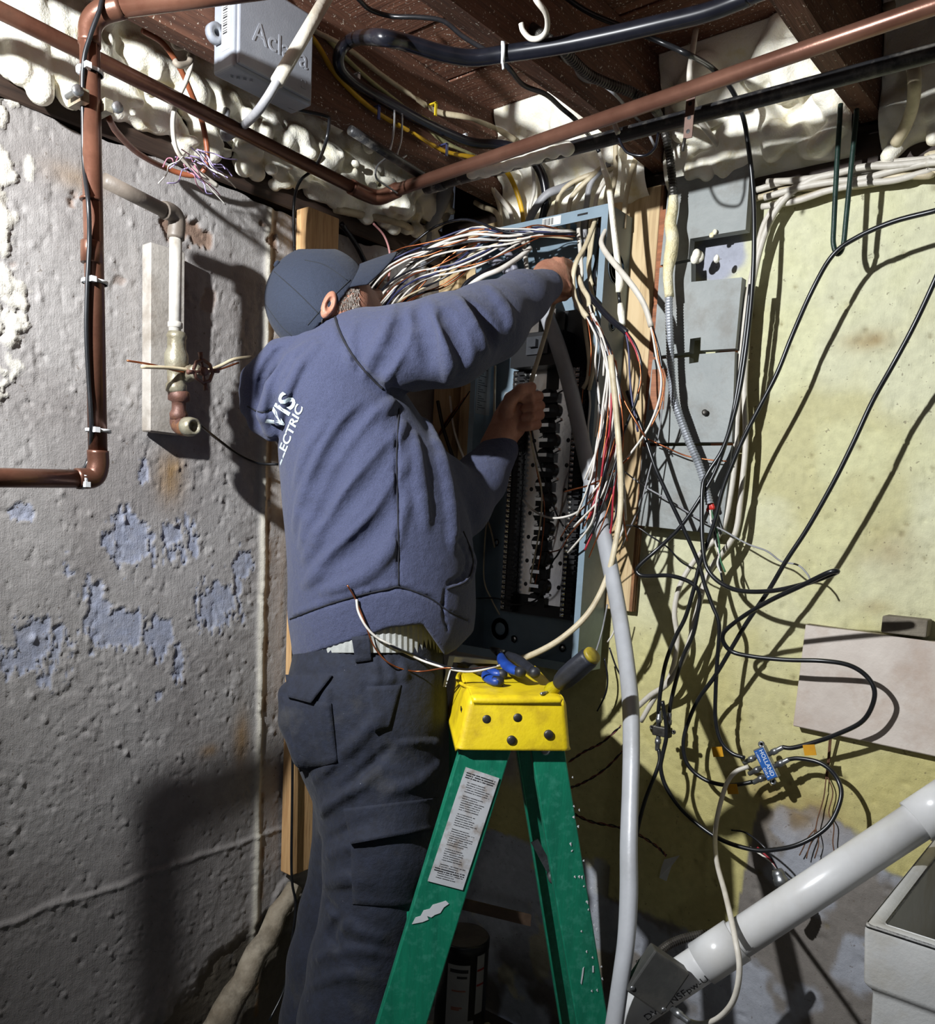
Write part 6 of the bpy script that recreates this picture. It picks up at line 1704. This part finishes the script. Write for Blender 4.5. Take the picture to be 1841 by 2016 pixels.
# cable the man pulls through his fists
cab('tan cable held taut between the man\'s two fists', [(1100, 575, .15), (1090, 600, .165), (1076, 650, .19), (1060, 705, .2), (1046, 752, .2), (1040, 800, .2), (1046, 845, .2)], .0058, m_nm, flat=.7)
for k, (pts, r, mm, lab) in enumerate((([(1044, 842, .19), (1050, 890, .15), (1060, 940, .12), (1072, 1000, .10), (1066, 1080, .09), (1052, 1160, .08)], .0016, m_copper_wire, 'bare copper wire trailing below the left fist'),
                                    ([(1046, 842, .19), (1056, 890, .15), (1075, 950, .12), (1095, 1010, .10), (1118, 1050, .1)], .0022, m_blackcoax, 'thin dark wire trailing below the left fist to the right'),
                                    ([(1042, 842, .19), (1052, 900, .15), (1066, 960, .12), (1064, 1030, .10), (1050, 1110, .09), (1042, 1165, .08)], .0020, m_nm, 'thin tan wire trailing below the left fist'),
                                    ([(1115, 1062, .12), (1098, 1092, .12), (1086, 1110, .1), (1070, 1160, .1), (1050, 1184, .1), (1010, 1190, .1), (978, 1178, .1), (938, 1178, .1)], .0022, m_blackcoax, 'thin black wire sagging across the foot of the bus bars'),
                                    ([(975, 720, .06), (974, 770, .06), (973, 832, .06)], .003, m_nm, 'short tan wire inside the left of the panel'),
                                    ([(962, 1000, .07), (955, 1060, .07), (953, 1140, .07), (968, 1180, .07), (984, 1210, .06)], .0020, m_nm, 'tan wire hanging low in the left of the panel'),
                                    ([(954, 1012, .06), (966, 1042, .06), (974, 1078, .05)], .0026, m_nm, 'stub of tan wire ending at a knockout'),
                                    ([(1196, 1190, .12), (1186, 1240, .12), (1176, 1275, .14), (1170, 1290, .16)], .0020, m_nmgrey, 'thin grey wire between panel corner and screwdriver'),
                                    ([(1214, 1210, .16), (1208, 1245, .16), (1196, 1264, .16)], .0020, m_white, 'short white wire end beside the grey service cable'))):
    cab(lab, pts, r, mm, 'wire', 'wire', 'loose wires in the panel', n=6)

for k, (x0, x1, o_, mm, lab) in enumerate(((1172, 1168, .075, m_nm, 'cream cable hanging straight in the right half of the panel, leftmost'), (1182, 1176, .065, m_black, 'black cable hanging between the cream ones in the panel'), (1150, 1146, .07, m_nmgrey, 'dark taped cable hanging left of the cream cables'), (1190, 1188, .055, m_nm, 'cream cable hanging straight in the right half of the panel, rightmost'), (1160, 1170, .06, m_black, 'thin black cable curving down inside the panel top'), (1142, 1150, .085, m_nmw, 'white cable emerging under the panel top lip'))):
    nm(lab, [(x0, 418, o_), (x0-3, 450, o_+.01), (x0-8+4*(k % 3), 490, o_+.02), (x1-8+3*(k % 2), 530, o_+.025), (x1-4, 570, o_+.03), (x1+4, 606, o_+.03), (x1+10, 640, o_+.035)], .0055 if mm is not m_black else .004, mm)
# ---- bunch of stripped conductors right of the bus bars
rw = np.random.RandomState(33)
G1 = [(1162, 612, .165), (1182, 660, .175), (1192, 720, .18), (1186, 790, .185), (1178, 860, .185), (1170, 930, .185), (1160, 1000, .18), (1146, 1050, .17)]
G2 = [(1175, 640, .165), (1205, 700, .175), (1222, 780, .18), (1222, 860, .185), (1206, 930, .19), (1190, 990, .185), (1172, 1040, .18), (1150, 1080, .17)]
G3 = [(1180, 650, .17), (1200, 760, .18), (1212, 860, .185), (1224, 950, .185), (1236, 1040, .18), (1250, 1100, .18), (1248, 1140, .18), (1240, 1172, .18)]
mats_ = [(m_white, 'white'), (m_black, 'black'), (m_copper_wire, 'bare copper'), (m_white, 'white'), (m_blackcoax, 'black'), (m_copper_wire, 'bare copper'), (m_white, 'white'), (m_red, 'red'), (m_nmgrey, 'grey')]
for k in range(30):
    t = rw.uniform(0, 1); a, b = (G1, G2) if k < 22 else (G2, G3)
    cut = rw.randint(5, 9)
    ph = rw.uniform(0, 6); am = rw.uniform(4, 12); dy = rw.uniform(-25, 30)
    pts = []
    for i in range(cut):
        p, q = np.array(a[i], float), np.array(b[i], float)
        z = p*(1-t)+q*t; z[0] += am*math.sin(i*1.1+ph)*(.25+.75*i/8); z[1] += dy*i/8; z[2] += .012*math.sin(i*1.7+ph)
        pts.append(tuple(z))
    if k % 3 == 0 and cut >= 6: pts[-1] = (pts[-1][0]-rw.uniform(15, 40), pts[-1][1]+rw.uniform(0, 20), pts[-1][2])
    mm, cn = mats_[k % len(mats_)]
    cab('%s conductor in the tangled bunch right of the bus bars' % cn, pts, .0016 if 'copper' in cn else .0024, mm, 'conductor', 'wire', '%s conductors right of the bus bars' % cn, n=6, sub=5)
for k, (pts, r, mm, lab) in enumerate((([(1030, 985, .1), (1055, 1008, .12), (1088, 1020, .14), (1130, 1012, .15), (1165, 985, .17)], .0026, m_white, 'white wire crossing the bus bars with a stripped tip'),
                                    ([(1112, 968, .12), (1135, 962, .15), (1160, 955, .17), (1200, 935, .18), (1240, 900, .18)], .0018, m_copper_wire, 'bare copper wire poking left from the bunch'),
                                    ([(1082, 1088, .1), (1105, 1080, .12), (1120, 1055, .15), (1150, 1020, .17)], .0016, m_copper_wire, 'bare copper wire pointing down at the bus bars'),
                                    ([(1104, 1058, .12), (1122, 1030, .15), (1148, 1000, .17), (1185, 965, .18)], .0016, m_copper_wire, 'bare copper wire lowest of the bunch'),
                                    ([(1202, 960, .18), (1190, 985, .18), (1170, 1000, .18), (1160, 1020, .17)], .0030, m_red, 'red wire low in the bunch'),
                                    ([(1222, 860, .18), (1200, 905, .18), (1188, 940, .18), (1180, 965, .18)], .0032, m_red, 'pinkish red wire in the middle of the bunch'),
                                    ([(1212, 710, .18), (1218, 750, .18), (1230, 790, .18), (1252, 830, .178), (1270, 860, .17)], .0018, m_copper_wire, 'kinked bare copper wire at the top of the bunch'))):
    cab(lab, pts, r, mm, 'wire', 'wire', 'loose wires in the panel', n=6)

# ---- fan of wires swept to the left
A_ = [(1125, 455, .12), (1060, 446, .17), (1000, 442, .2), (930, 440, .23), (870, 452, .26), (820, 470, .28), (780, 490, .3), (735, 525, .31), (690, 580, .31)]
B_ = [(1128, 470, .12), (1070, 472, .18), (1000, 500, .22), (940, 522, .25), (895, 548, .27), (860, 572, .28), (832, 592, .28), (795, 622, .28), (750, 680, .28)]
fan = [(m_black, 'black', 0.0), (m_white, 'white', .12), (m_copper_wire, 'bare copper', .08), (m_white, 'white', .24), (m_blue, 'blue', .38), (m_white, 'white', .62), (m_copper_wire, 'bare copper', .3), (m_nm, 'cream', .75), (m_copper_wire, 'bare copper', .5), (m_black, 'black', .45), (m_white, 'white', .9), (m_copper_wire, 'bare copper', .85), (m_black, 'black', .33), (m_blue, 'blue', .2), (m_white, 'white', .5), (m_copper_wire, 'bare copper', .68), (m_black, 'black', .6), (m_white, 'white', .33), (m_copper_wire, 'bare copper', .15), (m_black, 'black', .78), (m_blue, 'blue', .55), (m_copper_wire, 'bare copper', .95), (m_white, 'white', .7), (m_black, 'black', .16), (m_copper_wire, 'bare copper', .42), (m_white, 'white', .05)]
for k, (mm, cn, t) in enumerate(fan):
    pts = []; ph = rw.uniform(0, 6); am = rw.uniform(3, 12); t2 = min(1.1, max(0, t+rw.uniform(-.2, .45)))
    for i in range(9):
        s = i/8; tt = t*(1-s)+t2*s; tt = tt if i > 2 else tt*.6+.2
        p, q = np.array(A_[i], float), np.array(B_[i], float); z = p*(1-tt)+q*tt
        z[1] += am*math.sin(i*1.3+ph); z[0] += am*math.cos(i*.9+ph); z[2] += .010*math.sin(i+ph)
        pts.append(tuple(z))
    cab('%s wire in the fan swept left over the man\'s arm' % cn, pts, .0015 if 'copper' in cn else (.0030 if k < 2 else .0022), mm, 'conductor', 'wire', '%s wires in the fan' % cn, n=6, sub=5)
cab('white cable lying along the top of the raised sleeve', [(1045, 488, .17), (1020, 508, .2), (985, 530, .24), (950, 545, .26), (922, 566, .27), (905, 592, .27)], .0055, m_white)
cab('black cable lying along the raised sleeve behind the white one', [(1030, 495, .16), (985, 522, .2), (945, 540, .24), (918, 558, .26), (900, 590, .27), (895, 610, .27)], .005, m_black)
cab('fat grey conductor looping inside the left of the panel', [(945, 560, .06), (944, 520, .07), (955, 492, .08), (975, 482, .085), (995, 492, .085), (1010, 520, .08), (1020, 560, .07)], .0095, M('lilac_grey_jacket', (146, 146, 158), (128, 128, 140), 20, .45), n=10)
cab('fat grey conductor bulging from the panel knockout', [(905, 500, .06), (930, 498, .08), (955, 510, .09), (985, 520, .09), (1005, 540, .08)], .011, _mats['lilac_grey_jacket'], n=10)
cab('grey-white cable dropping past the fist inside the panel', [(1030, 470, .08), (1034, 500, .09), (1038, 535, .09), (1042, 575, .09)], .006, m_nmw)
# grey conduit in the corner with a coupling
gcn = thing('grey_conduit', 'light grey plastic conduit slanting down at the corner behind the wires', 'conduit', W(822, 550, .1))
m_cond = M('light_grey_conduit', (160, 164, 170), (146, 150, 156), 14, .4, 0, .0004, 80)
tube_obj('conduit', [W(880, 360, .10), W(872, 390, .10), W(858, 425, .10), W(842, 465, .10), W(828, 515, .10), W(818, 556, .10)], [.019, .018, .0145, .0135, .0135], m_cond, gcn, 16, 6)
q0, q1 = W(829, 512, .10), W(820, 548, .10)
MB().lathe(q0, q1-q0, [(0, .0135), (0, .0185), (.006, .0185), (.007, .0168), (.03, .0168), (.031, .0178), (.036, .0178), (.036, .010)], 18).build('coupling', m_cond, gcn, True)
tube_obj('black_cable', [W(822, 540, .1), W(806, 580, .12), W(788, 616, .15), W(770, 650, .18)], .009, m_black, gcn, 10)
cab('old tan cable sagging under the foam in the corner', [(onX(660, 412, XL+.03),), (onX(720, 425, XL+.03),), (onX(790, 440, XL+.05),), (830, 470, .09), (845, 495, .09)], .0085, m_nm, n=10)
cab('black cable running down the wall behind the cap visor', [(onX(672, 440, XL+.02),), (onX(700, 480, XL+.012),), (onX(718, 515, XL+.012),), (onX(735, 550, XL+.012),), (onX(755, 600, XL+.012),)], .006, m_black)
cab('pink and white wire hanging behind the cap visor', [(onX(735, 440, XL+.04),), (onX(755, 462, XL+.04),), (onX(766, 490, XL+.04),), (onX(768, 520, XL+.04),), (onX(765, 555, XL+.04),), (onX(762, 600, XL+.04),)], .0026, M('pink_wire', (206, 150, 146), (190, 130, 128), 40, .5))
cab('black cable in front of the plywood left of the panel', [(862, 790, .06), (872, 840, .07), (888, 890, .09), (905, 930, .1)], .0048, m_black)
cab('white wire in front of the plywood left of the panel', [(886, 780, .06), (893, 840, .07), (905, 880, .09), (918, 912, .1)], .003, m_white)
for k in range(4):
    cab('dark strand slanting across the plywood left of the panel', [(925-k*5, 770+k*6, .07), (895-k*6, 815+k*5, .07), (862-k*3, 862+k*4, .06)], .0015, [m_black, m_copper_wire][k % 2], 'wire', 'wire', 'strands left of the panel', n=6)

# ---- left wall odds and ends
cab('cream wire reaching from the valve to the hood', [(onX(278, 722, XL+.12),), (onX(330, 724, XL+.12),), (onX(400, 730, XL+.115),), (onX(430, 722, XL+.11),), (onX(460, 708, XL+.11),), (onX(495, 703, XL+.11),)], .0034, m_nm, 'wire', 'wire')
cab('bare copper wire reaching past the valve board', [(onX(250, 710, XL+.12),), (onX(300, 718, XL+.12),), (onX(360, 732, XL+.115),), (onX(420, 730, XL+.11),), (onX(470, 714, XL+.11),)], .0018, m_copper_wire, 'wire', 'wire')
cab('thin black cable from the valve spout to the stud', [(onX(384, 828, XL+.10),), (onX(400, 842, XL+.09),), (onX(430, 866, XL+.05),), (onX(470, 895, XL+.03),), (onX(510, 912, XL+.03),), (onX(548, 914, XL+.055),)], .0030, m_blackcoax)
tb = thing('phone_cable', 'white phone cable fraying into purple strands over the foam', 'cable', onX(430, 372, XL+.1))
tube_obj('jacket', [onX(372, 108, XL+.13), onX(377, 125, XL+.14), onX(366, 160, XL+.14), onX(348, 200, XL+.13), onX(340, 240, XL+.12), onX(346, 290, XL+.11), onX(368, 322, XL+.1), onX(400, 346, XL+.1), onX(428, 366, XL+.1)], .0042, m_nmw, tb, 8)
m_purp = M('purple_strand', (176, 160, 206), (150, 134, 184), 40, .5); m_pinks = M('rose_strand', (186, 130, 146), (160, 100, 120), 40, .5)
rp = np.random.RandomState(9)
for k in range(22):
    a0_, b0_ = (rp.uniform(345, 400), rp.uniform(288, 330)); pts = [onX(a0_, b0_, XL+.10)]
    for j in range(4):
        a0_ += rp.uniform(4, 24) if k < 18 else -rp.uniform(4, 22); b0_ += rp.uniform(2, 22) if k < 18 else rp.uniform(-10, 24); pts.append(onX(a0_, b0_, XL+.09+rp.uniform(-.02, .03)))
    tube_obj('strand', pts, .0011, [m_purp, m_white, m_pinks, m_purp][k % 4], tb, 5, 5)
hk2 = thing('cable_hook', 'grey plastic cable hook on the joist holding the phone cable', 'hook', onX(360, 108, XL+.13))
tube_obj('hook', [onX(340, 78, XL+.13), onX(347, 92, XL+.13), onX(365, 92, XL+.135), onX(376, 102, XL+.14), onX(372, 124, XL+.14), onX(352, 128, XL+.14), onX(344, 120, XL+.135)], .0055, M('old_grey_plastic', (150, 140, 126), (120, 110, 98), 30, .6), hk2, 8)

# ---- coax and cables over the yellow wall
cab('black coax dropping from the ceiling into the big side loop', [JZ(1100, -15, 2.25), JZ(1160, 25, 2.22), (onZ(1242, 59, 2.2),), (onZ(1304, 84, 2.18),), (onZ(1357, 108, 2.15),), (1395, 129, .33), (1426, 157, .28), (1447, 188, .24), (1465, 237, .2), (1475, 299, .17), (1482, 366, .15), (1485, 449, .14), (1482, 560, .13), (1470, 680, .13), (1452, 790, .13), (1425, 880, .13), (1395, 930, .14), (1383, 965, .15), (1384, 1076, .17), (1398, 1128, .18), (1444, 1160, .2), (1513, 1164, .24), (1583, 1150, .3), (1630, 1134, .34), (1649, 1125, .36), (1630, 1128, .37), (1576, 1154, .33), (1513, 1184, .28), (1457, 1218, .22), (1423, 1250, .18), (1437, 1280, .16), (1478, 1292, .16), (1548, 1299, .16), (1618, 1301, .16), (1670, 1309, .15), (1705, 1330, .14), (1722, 1360, .14), (1715, 1395, .13), (1694, 1423, .12), (1652, 1444, .11), (1611, 1459, .10), (1562, 1472, .10), (1540, 1471, .10)], .0046, m_blackcoax)
cab('black coax from the right edge round to the small splitter', [(2700, 330, .2), (2200, 345, .2), (1880, 402, .2), (1841, 415, .19), (1760, 436, .18), (1690, 466, .17), (1640, 502, .16), (1600, 570, .16), (1560, 660, .15), (1530, 735, .15), (1496, 801, .15), (1464, 863, .15), (1440, 919, .15), (1423, 964, .15), (1409, 1020, .15), (1398, 1055, .15), (1377, 1114, .15), (1367, 1156, .15), (1350, 1214, .14), (1329, 1256, .13), (1311, 1304, .12), (1301, 1357, .12), (1296, 1405, .12)], .0045, m_blackcoax)
cab('black coax slanting across the yellow wall to the blue splitter', [(2050, 240, .2), (1960, 330, .2), (1880, 462, .2), (1841, 552, .2), (1800, 640, .19), (1760, 715, .19), (1718, 790, .18), (1680, 872, .18), (1640, 952, .18), (1590, 1040, .18), (1548, 1104, .18), (1513, 1163, .17), (1471, 1225, .16), (1444, 1270, .15), (1409, 1329, .14), (1377, 1374, .13), (1357, 1416, .12), (1346, 1458, .12), (1350, 1496, .12), (1367, 1520, .12), (1395, 1538, .12), (1430, 1546, .11), (1457, 1544, .105), (1482, 1539, .10)], .0046, m_blackcoax)
cab('black coax from beside the panel down to the blue splitter', [(1235, 770, .14), (1242, 790, .14), (1270, 860, .145), (1290, 919, .15), (1318, 982, .15), (1346, 1041, .15), (1374, 1104, .15), (1388, 1152, .15), (1402, 1190, .15), (1416, 1231, .15), (1412, 1304, .14), (1409, 1364, .13), (1409, 1416, .12), (1419, 1458, .12), (1440, 1482, .12), (1466, 1492, .12)], .0044, m_blackcoax)
cab('black coax with a sharp U bend left of the wall cables', [(1478, 560, .12), (1462, 700, .12), (1440, 830, .125), (1412, 920, .13), (1378, 982, .14), (1339, 1038, .15), (1297, 1079, .16), (1262, 1110, .16), (1254, 1124, .16), (1268, 1134, .16), (1315, 1133, .15), (1350, 1142, .15), (1371, 1156, .15), (1378, 1175, .14), (1374, 1205, .14), (1364, 1252, .13), (1346, 1290, .12), (1332, 1336, .12), (1322, 1378, .12), (1318, 1402, .12)], .0044, m_blackcoax)
cab('black coax ring sweeping low round to the blue splitter', [(1304, 1380, .14), (1311, 1420, .14), (1312, 1451, .14), (1304, 1489, .14), (1301, 1513, .14), (1311, 1548, .14), (1339, 1590, .14), (1381, 1628, .14), (1426, 1656, .14), (1478, 1672, .14), (1513, 1674, .14), (1565, 1665, .14), (1611, 1642, .13), (1639, 1614, .12), (1656, 1569, .11), (1651, 1538, .10), (1632, 1513, .10), (1607, 1499, .10), (1572, 1493, .10), (1552, 1495, .10)], .0045, m_blackcoax)
cab('short black coax tail below the small splitter', [(1297, 1475, .12), (1299, 1495, .125), (1292, 1520, .13), (1272, 1570, .13), (1260, 1612, .13), (1250, 1660, .12)], .0044, m_blackcoax)
cab('pale coax from the blue splitter down to the grey box', [(1474, 1509, .11), (1448, 1520, .12), (1430, 1545, .13), (1414, 1600, .15), (1408, 1650, .17), (1412, 1700, .27), (1428, 1760, .38), (1446, 1840, .475), (1456, 1905, .50), (1446, 1965, .50), (1420, 2000, .485), (1385, 2016, .47), (1355, 2010, .455), (1335, 1998, .44)], .0048, m_nmw)
cab('white cable bending down beside the grey boards, outer one', [(1760, 318, .05), (1680, 335, .055), (1610, 350, .06), (1560, 378, .06), (1525, 420, .06), (1500, 480, .06), (1482, 560, .06), (1472, 650, .06), (1466, 760, .06), (1468, 832, .065), (1468, 884, .065), (1459, 975, .07), (1451, 1038, .075), (1437, 1069, .08), (1395, 1128, .09), (1374, 1200, .1), (1352, 1280, .1), (1318, 1342, .09), (1282, 1368, .07), (1255, 1392, .06)], .0064, m_nmw)
cab('white cable bending down beside the grey boards, inner one', [(1740, 330, .04), (1650, 345, .045), (1580, 360, .05), (1540, 392, .05), (1505, 440, .05), (1485, 520, .055), (1470, 600, .06), (1458, 700, .06), (1452, 820, .065), (1446, 920, .07), (1432, 1010, .075), (1414, 1055, .08), (1372, 1098, .085), (1340, 1150, .085), (1328, 1205, .085), (1334, 1262, .08), (1320, 1330, .07), (1290, 1372, .06), (1262, 1420, .05)], .0060, m_nmw)
bun = [(1890, 296, 1480, 395), (1890, 303, 1490, 372), (1890, 312, 1505, 385), (1890, 320, 1520, 400), (1890, 328, 1500, 408), (1890, 308, 1510, 362), (1890, 334, 1530, 378)]
for k, (xa, ya, xb, yb) in enumerate(bun):
    pts = []
    pts.append((2600, ya-60, .04+.01*(k % 3)))
    for i in range(7):
        s = i/6; pts.append((xa+(xb-xa)*s, ya+(yb-ya)*s+10*math.sin(s*math.pi)*(-.4+.2*(k % 4))+4*math.sin(i*2+k), .035+.012*(k % 3)+.006*math.sin(i+k)))
    cab(['topmost', 'second', 'third', 'fourth', 'fifth', 'sixth', 'lowest'][sorted(range(7), key=lambda i: bun[i][1]).index(k)] + ' white cable at the right edge in the bundle along the wall top', pts, .0062, m_nmw if k % 3 else m_nm, 'cable', 'cable', 'white cables bundled along the wall top')
# grey wires and small stuff
cab('long thin grey wire slanting across the grey boards', [(1225, 925, .1), (1268, 957, .12), (1318, 985, .13), (1370, 1018, .14), (1420, 1042, .14), (1470, 1070, .14), (1510, 1085, .14), (1538, 1105, .14), (1570, 1112, .14), (1588, 1128, .14), (1596, 1142, .14)], .0018, m_nmgrey, 'wire', 'wire')
cab('thin grey wire dropping from the board to the U bend', [(1305, 790, .1), (1296, 860, .11), (1278, 930, .12), (1262, 990, .13), (1245, 1030, .13), (1222, 1080, .13)], .0016, m_nmgrey, 'wire', 'wire')
cab('thin dark wire running low from the bunch', [(1212, 1035, .14), (1250, 1036, .14), (1282, 1056, .14), (1315, 1078, .14), (1340, 1105, .14), (1366, 1120, .14)], .0018, m_blackcoax, 'wire', 'wire')
cab('thin copper wire arcing across the grey boards', [(1270, 862, .12), (1310, 880, .12), (1350, 897, .12), (1395, 905, .12), (1430, 908, .12)], .0015, m_copper_wire, 'wire', 'wire')
for k, (pts, lab) in enumerate((([(1120, 1500, .06), (1150, 1480, .07), (1185, 1462, .06), (1222, 1430, .05)], 'upper twisted red and black wire right of the ladder'), ([(1120, 1552, .06), (1150, 1540, .07), (1190, 1515, .06), (1225, 1480, .05)], 'middle twisted red and black wire right of the ladder'), ([(1125, 1600, .05), (1165, 1618, .05), (1215, 1628, .05), (1260, 1645, .05), (1295, 1668, .05), (1312, 1685, .05)], 'lower twisted red and black wire leading to the tag'))):
    t = thing('twisted_wire', lab, 'wire', W(*pts[0]), 'twisted wires right of the ladder')
    P = catmull([W(*p) for p in pts], 14)
    for s, mm in ((0, m_black), (math.pi, M('dark_red_wire', (110, 44, 40), (84, 32, 30), 40, .5))):
        Q = [p+np.array([0, .0016*math.cos(i*.55+s), .0022*math.sin(i*.55+s)]) for i, p in enumerate(P)]
        v, f = tube_geo(Q, .0017, 6); mesh_obj('strand', v, f, mm, t, True)
cab('frayed black wire hanging below the panel corner', [(1190, 1295, .05), (1196, 1330, .05), (1194, 1360, .05), (1184, 1385, .05), (1176, 1400, .05)], .0022, m_black, 'wire', 'wire')
cab('black wire dangling from the right of the panel foot', [(1200, 1275, .05), (1212, 1310, .05), (1222, 1330, .05)], .002, m_black, 'wire', 'wire')
# paper tag
tg = MB(); q = [W(1308, 1692, .05), W(1338, 1684, .07), W(1334, 1690, .075), W(1322, 1705, .06), W(1312, 1735, .055), W(1298, 1728, .05), W(1302, 1708, .05)]
n = len(q); tg.add([p for p in q]+[p+np.array([0, .0008, 0]) for p in q], [tuple(range(n)), tuple(range(2*n-1, n-1, -1))]+[(i, (i+1) % n, (i+1) % n+n, i+n) for i in range(n)])
tag(tg.build('paper_tag', M('white_paper', (210, 210, 206), (196, 196, 192), 20, .7)), 'curled white paper tag on the lowest twisted wire', 'tag')

# ---- splitters
spl = thing('coax_splitter', 'blue labelled coax splitter among the black cables', 'splitter', W(1515, 1500, .1))
c = W(1510, 1502, .10); ax_l = W(1526, 1535, .10)-W(1495, 1470, .10); Ls = np.linalg.norm(ax_l); ax_l /= Ls
ay_l = np.array([0, -1., 0]); az_l = np.cross(ax_l, ay_l); az_l /= np.linalg.norm(az_l)
if az_l[0] < 0: az_l = -az_l
m = MB().obox(c, ax_l*.034, az_l*.0125, ay_l*.008); bevel_mb('body', m, m_steel, spl, .002, 2)
MB().obox(c+ay_l*.0085, ax_l*.031, az_l*.0105, ay_l*.0006).build('blue_label', M('splitter_blue', (34, 92, 168), (28, 80, 150), 30, .4), spl)
m_wtxt = M('white_text', (226, 230, 234), (220, 224, 228), 30, .5)
text_obj('label_text', 'HOLLAND', .0120, c+ay_l*.0094-ax_l*.029+az_l*.000, ax_l, az_l, m_wtxt, spl, .0001)
text_obj('label_text', 'GHS-4', .0075, c+ay_l*.0094+ax_l*.006-az_l*.0085, ax_l, az_l, m_wtxt, spl, .0001)
text_obj('label_text', '5-1000MHz', .0045, c+ay_l*.0094-ax_l*.028-az_l*.0085, ax_l, az_l, m_wtxt, spl, .0001)
for s in (-1, 1):
    MB().lathe(c+ax_l*s*.038-az_l*s*.006+ay_l*.0, ay_l, [(-.004, .0065), (.0, .0065), (.0, .003), (-.004, .003)], 14).build('mounting_ear', m_steel, spl, True)
def fconn(base, d, parent):
    MB().lathe(base, d, [(0, .005), (.008, .005), (.008, .0068), (.018, .0068), (.019, .0055), (.032, .0052), (.034, .0045)], 10).build('connector', m_steel, parent, True)
for t, sd in ((-.020, -1), (.004, -1), (.023, -1), (-.014, 1), (.012, 1)):
    fconn(c+ax_l*t+az_l*sd*.012, az_l*sd+ax_l*.18*(1 if sd > 0 else -1)*-.3, spl)
s2 = thing('coax_splitter', 'small dark silver splitter hanging left of the blue one', 'splitter', W(1305, 1440, .12))
c2 = W(1304, 1440, .12)
m = MB().box(c2+np.array([-.02, -.008, -.0105]), c2+np.array([.02, .008, .0105])); bevel_mb('body', m, m_darksteel, s2, .002, 2)
for dx, dz in ((-.010, 1), (.013, 1), (-.008, -1)): fconn(c2+np.array([dx, 0, dz*.010]), np.array([0, 0, dz]), s2)
for dx in (-.025, .026): MB().lathe(c2+np.array([dx, 0, .004]), (0, -1, 0), [(-.001, .005), (.001, .005), (.001, .002), (-.001, .002)], 12).build('mounting_ear', m_darksteel, s2, True)
m_flag = M('amber_tape', (206, 150, 24), (184, 130, 18), 30, .5)
for (px, py, lab, dx) in ((1415, 1474, 'amber tape flag on the upper left coax of the blue splitter', -1), (1444, 1547, 'amber tape flag on the lower left coax of the blue splitter', 1), (1596, 1470, 'amber tape flag on the right coax of the blue splitter', 1)):
    q = W(px, py, .118); f_ = MB().obox(q+np.array([.0, -.004, -.006]), np.array([.011, 0, .003]), np.array([0, .0004, 0]), np.array([-.003, 0, .010]))
    tag(f_.build('tape_flag', m_flag), lab, 'tape', 'amber tape flags')

# ---- flex conduit, conduit body and grey box at the floor
m_flex = M('flex_steel', (104, 100, 96), (74, 70, 66), 40, .4, .7)
fc = thing('flex_conduit', 'ribbed steel flexible conduit curving behind the drain pipe', 'conduit', W(1300, 1870, .3))
bx([W(1255, 1900, .40), W(1285, 1885, .38), W(1320, 1858, .34), W(1370, 1842, .30), W(1430, 1836, .26), W(1470, 1838, .22)], .0075, m_flex, fc, .0045)
fc2 = thing('conduit_connector', 'steel conduit connector with short flex and open wires by the wall', 'connector', W(1545, 1770, .08))
bx([W(1542, 1742, .10), W(1550, 1760, .10), W(1545, 1775, .10), W(1535, 1790, .10)], .009, m_steel, fc2, .0055)
MB().lathe(W(1530, 1712, .10), W(1542, 1745, .10)-W(1530, 1712, .10), [(0, .010), (.008, .013), (.016, .013), (.018, .015), (.028, .015), (.03, .011)], 14).build('connector_nut', m_steel, fc2, True)
for k, mm in enumerate((m_black, m_red, m_white)):
    tube_obj('lead', [W(1530, 1710, .10), W(1522-k*3, 1695, .10), W(1505-k*14, 1668, .10), W(1470-k*8, 1640+k*6, .09), W(1440, 1634+k*9, .09)][:5 if k == 0 else 3], .002, mm, fc2, 6)
gbx = thing('grey_box', 'dark grey metal box mounted askew on the drain pipe', 'box', onD(1300, 1990, 1.35))
bc_ = onD(1292, 1926, 1.355); a1 = (RT*.78-DN*-.62); a1 = RT*.80+DN*.55; a1 /= np.linalg.norm(a1); a2 = np.cross(FW, a1); a2 /= np.linalg.norm(a2)
m = MB().obox(bc_, a1*.034, a2*.040, FW*.018); bevel_mb('housing', m, M('dark_grey_box', (62, 62, 60), (52, 52, 50), 20, .55, 0, .0004, 100, (84, 80, 74), 12, .5), gbx, .003, 2)
for s in (-1, 1): MB().lathe(bc_+a1*.03*s+a2*.030-FW*.018, -FW, [(0, .004), (.002, .004), (.003, .002)], 10).build('screw', m_steel, gbx, True)
q = onD(1322, 1985, 1.345); d_ = onD(1345, 2003, 1.33)-q; fconn(q, d_, gbx)
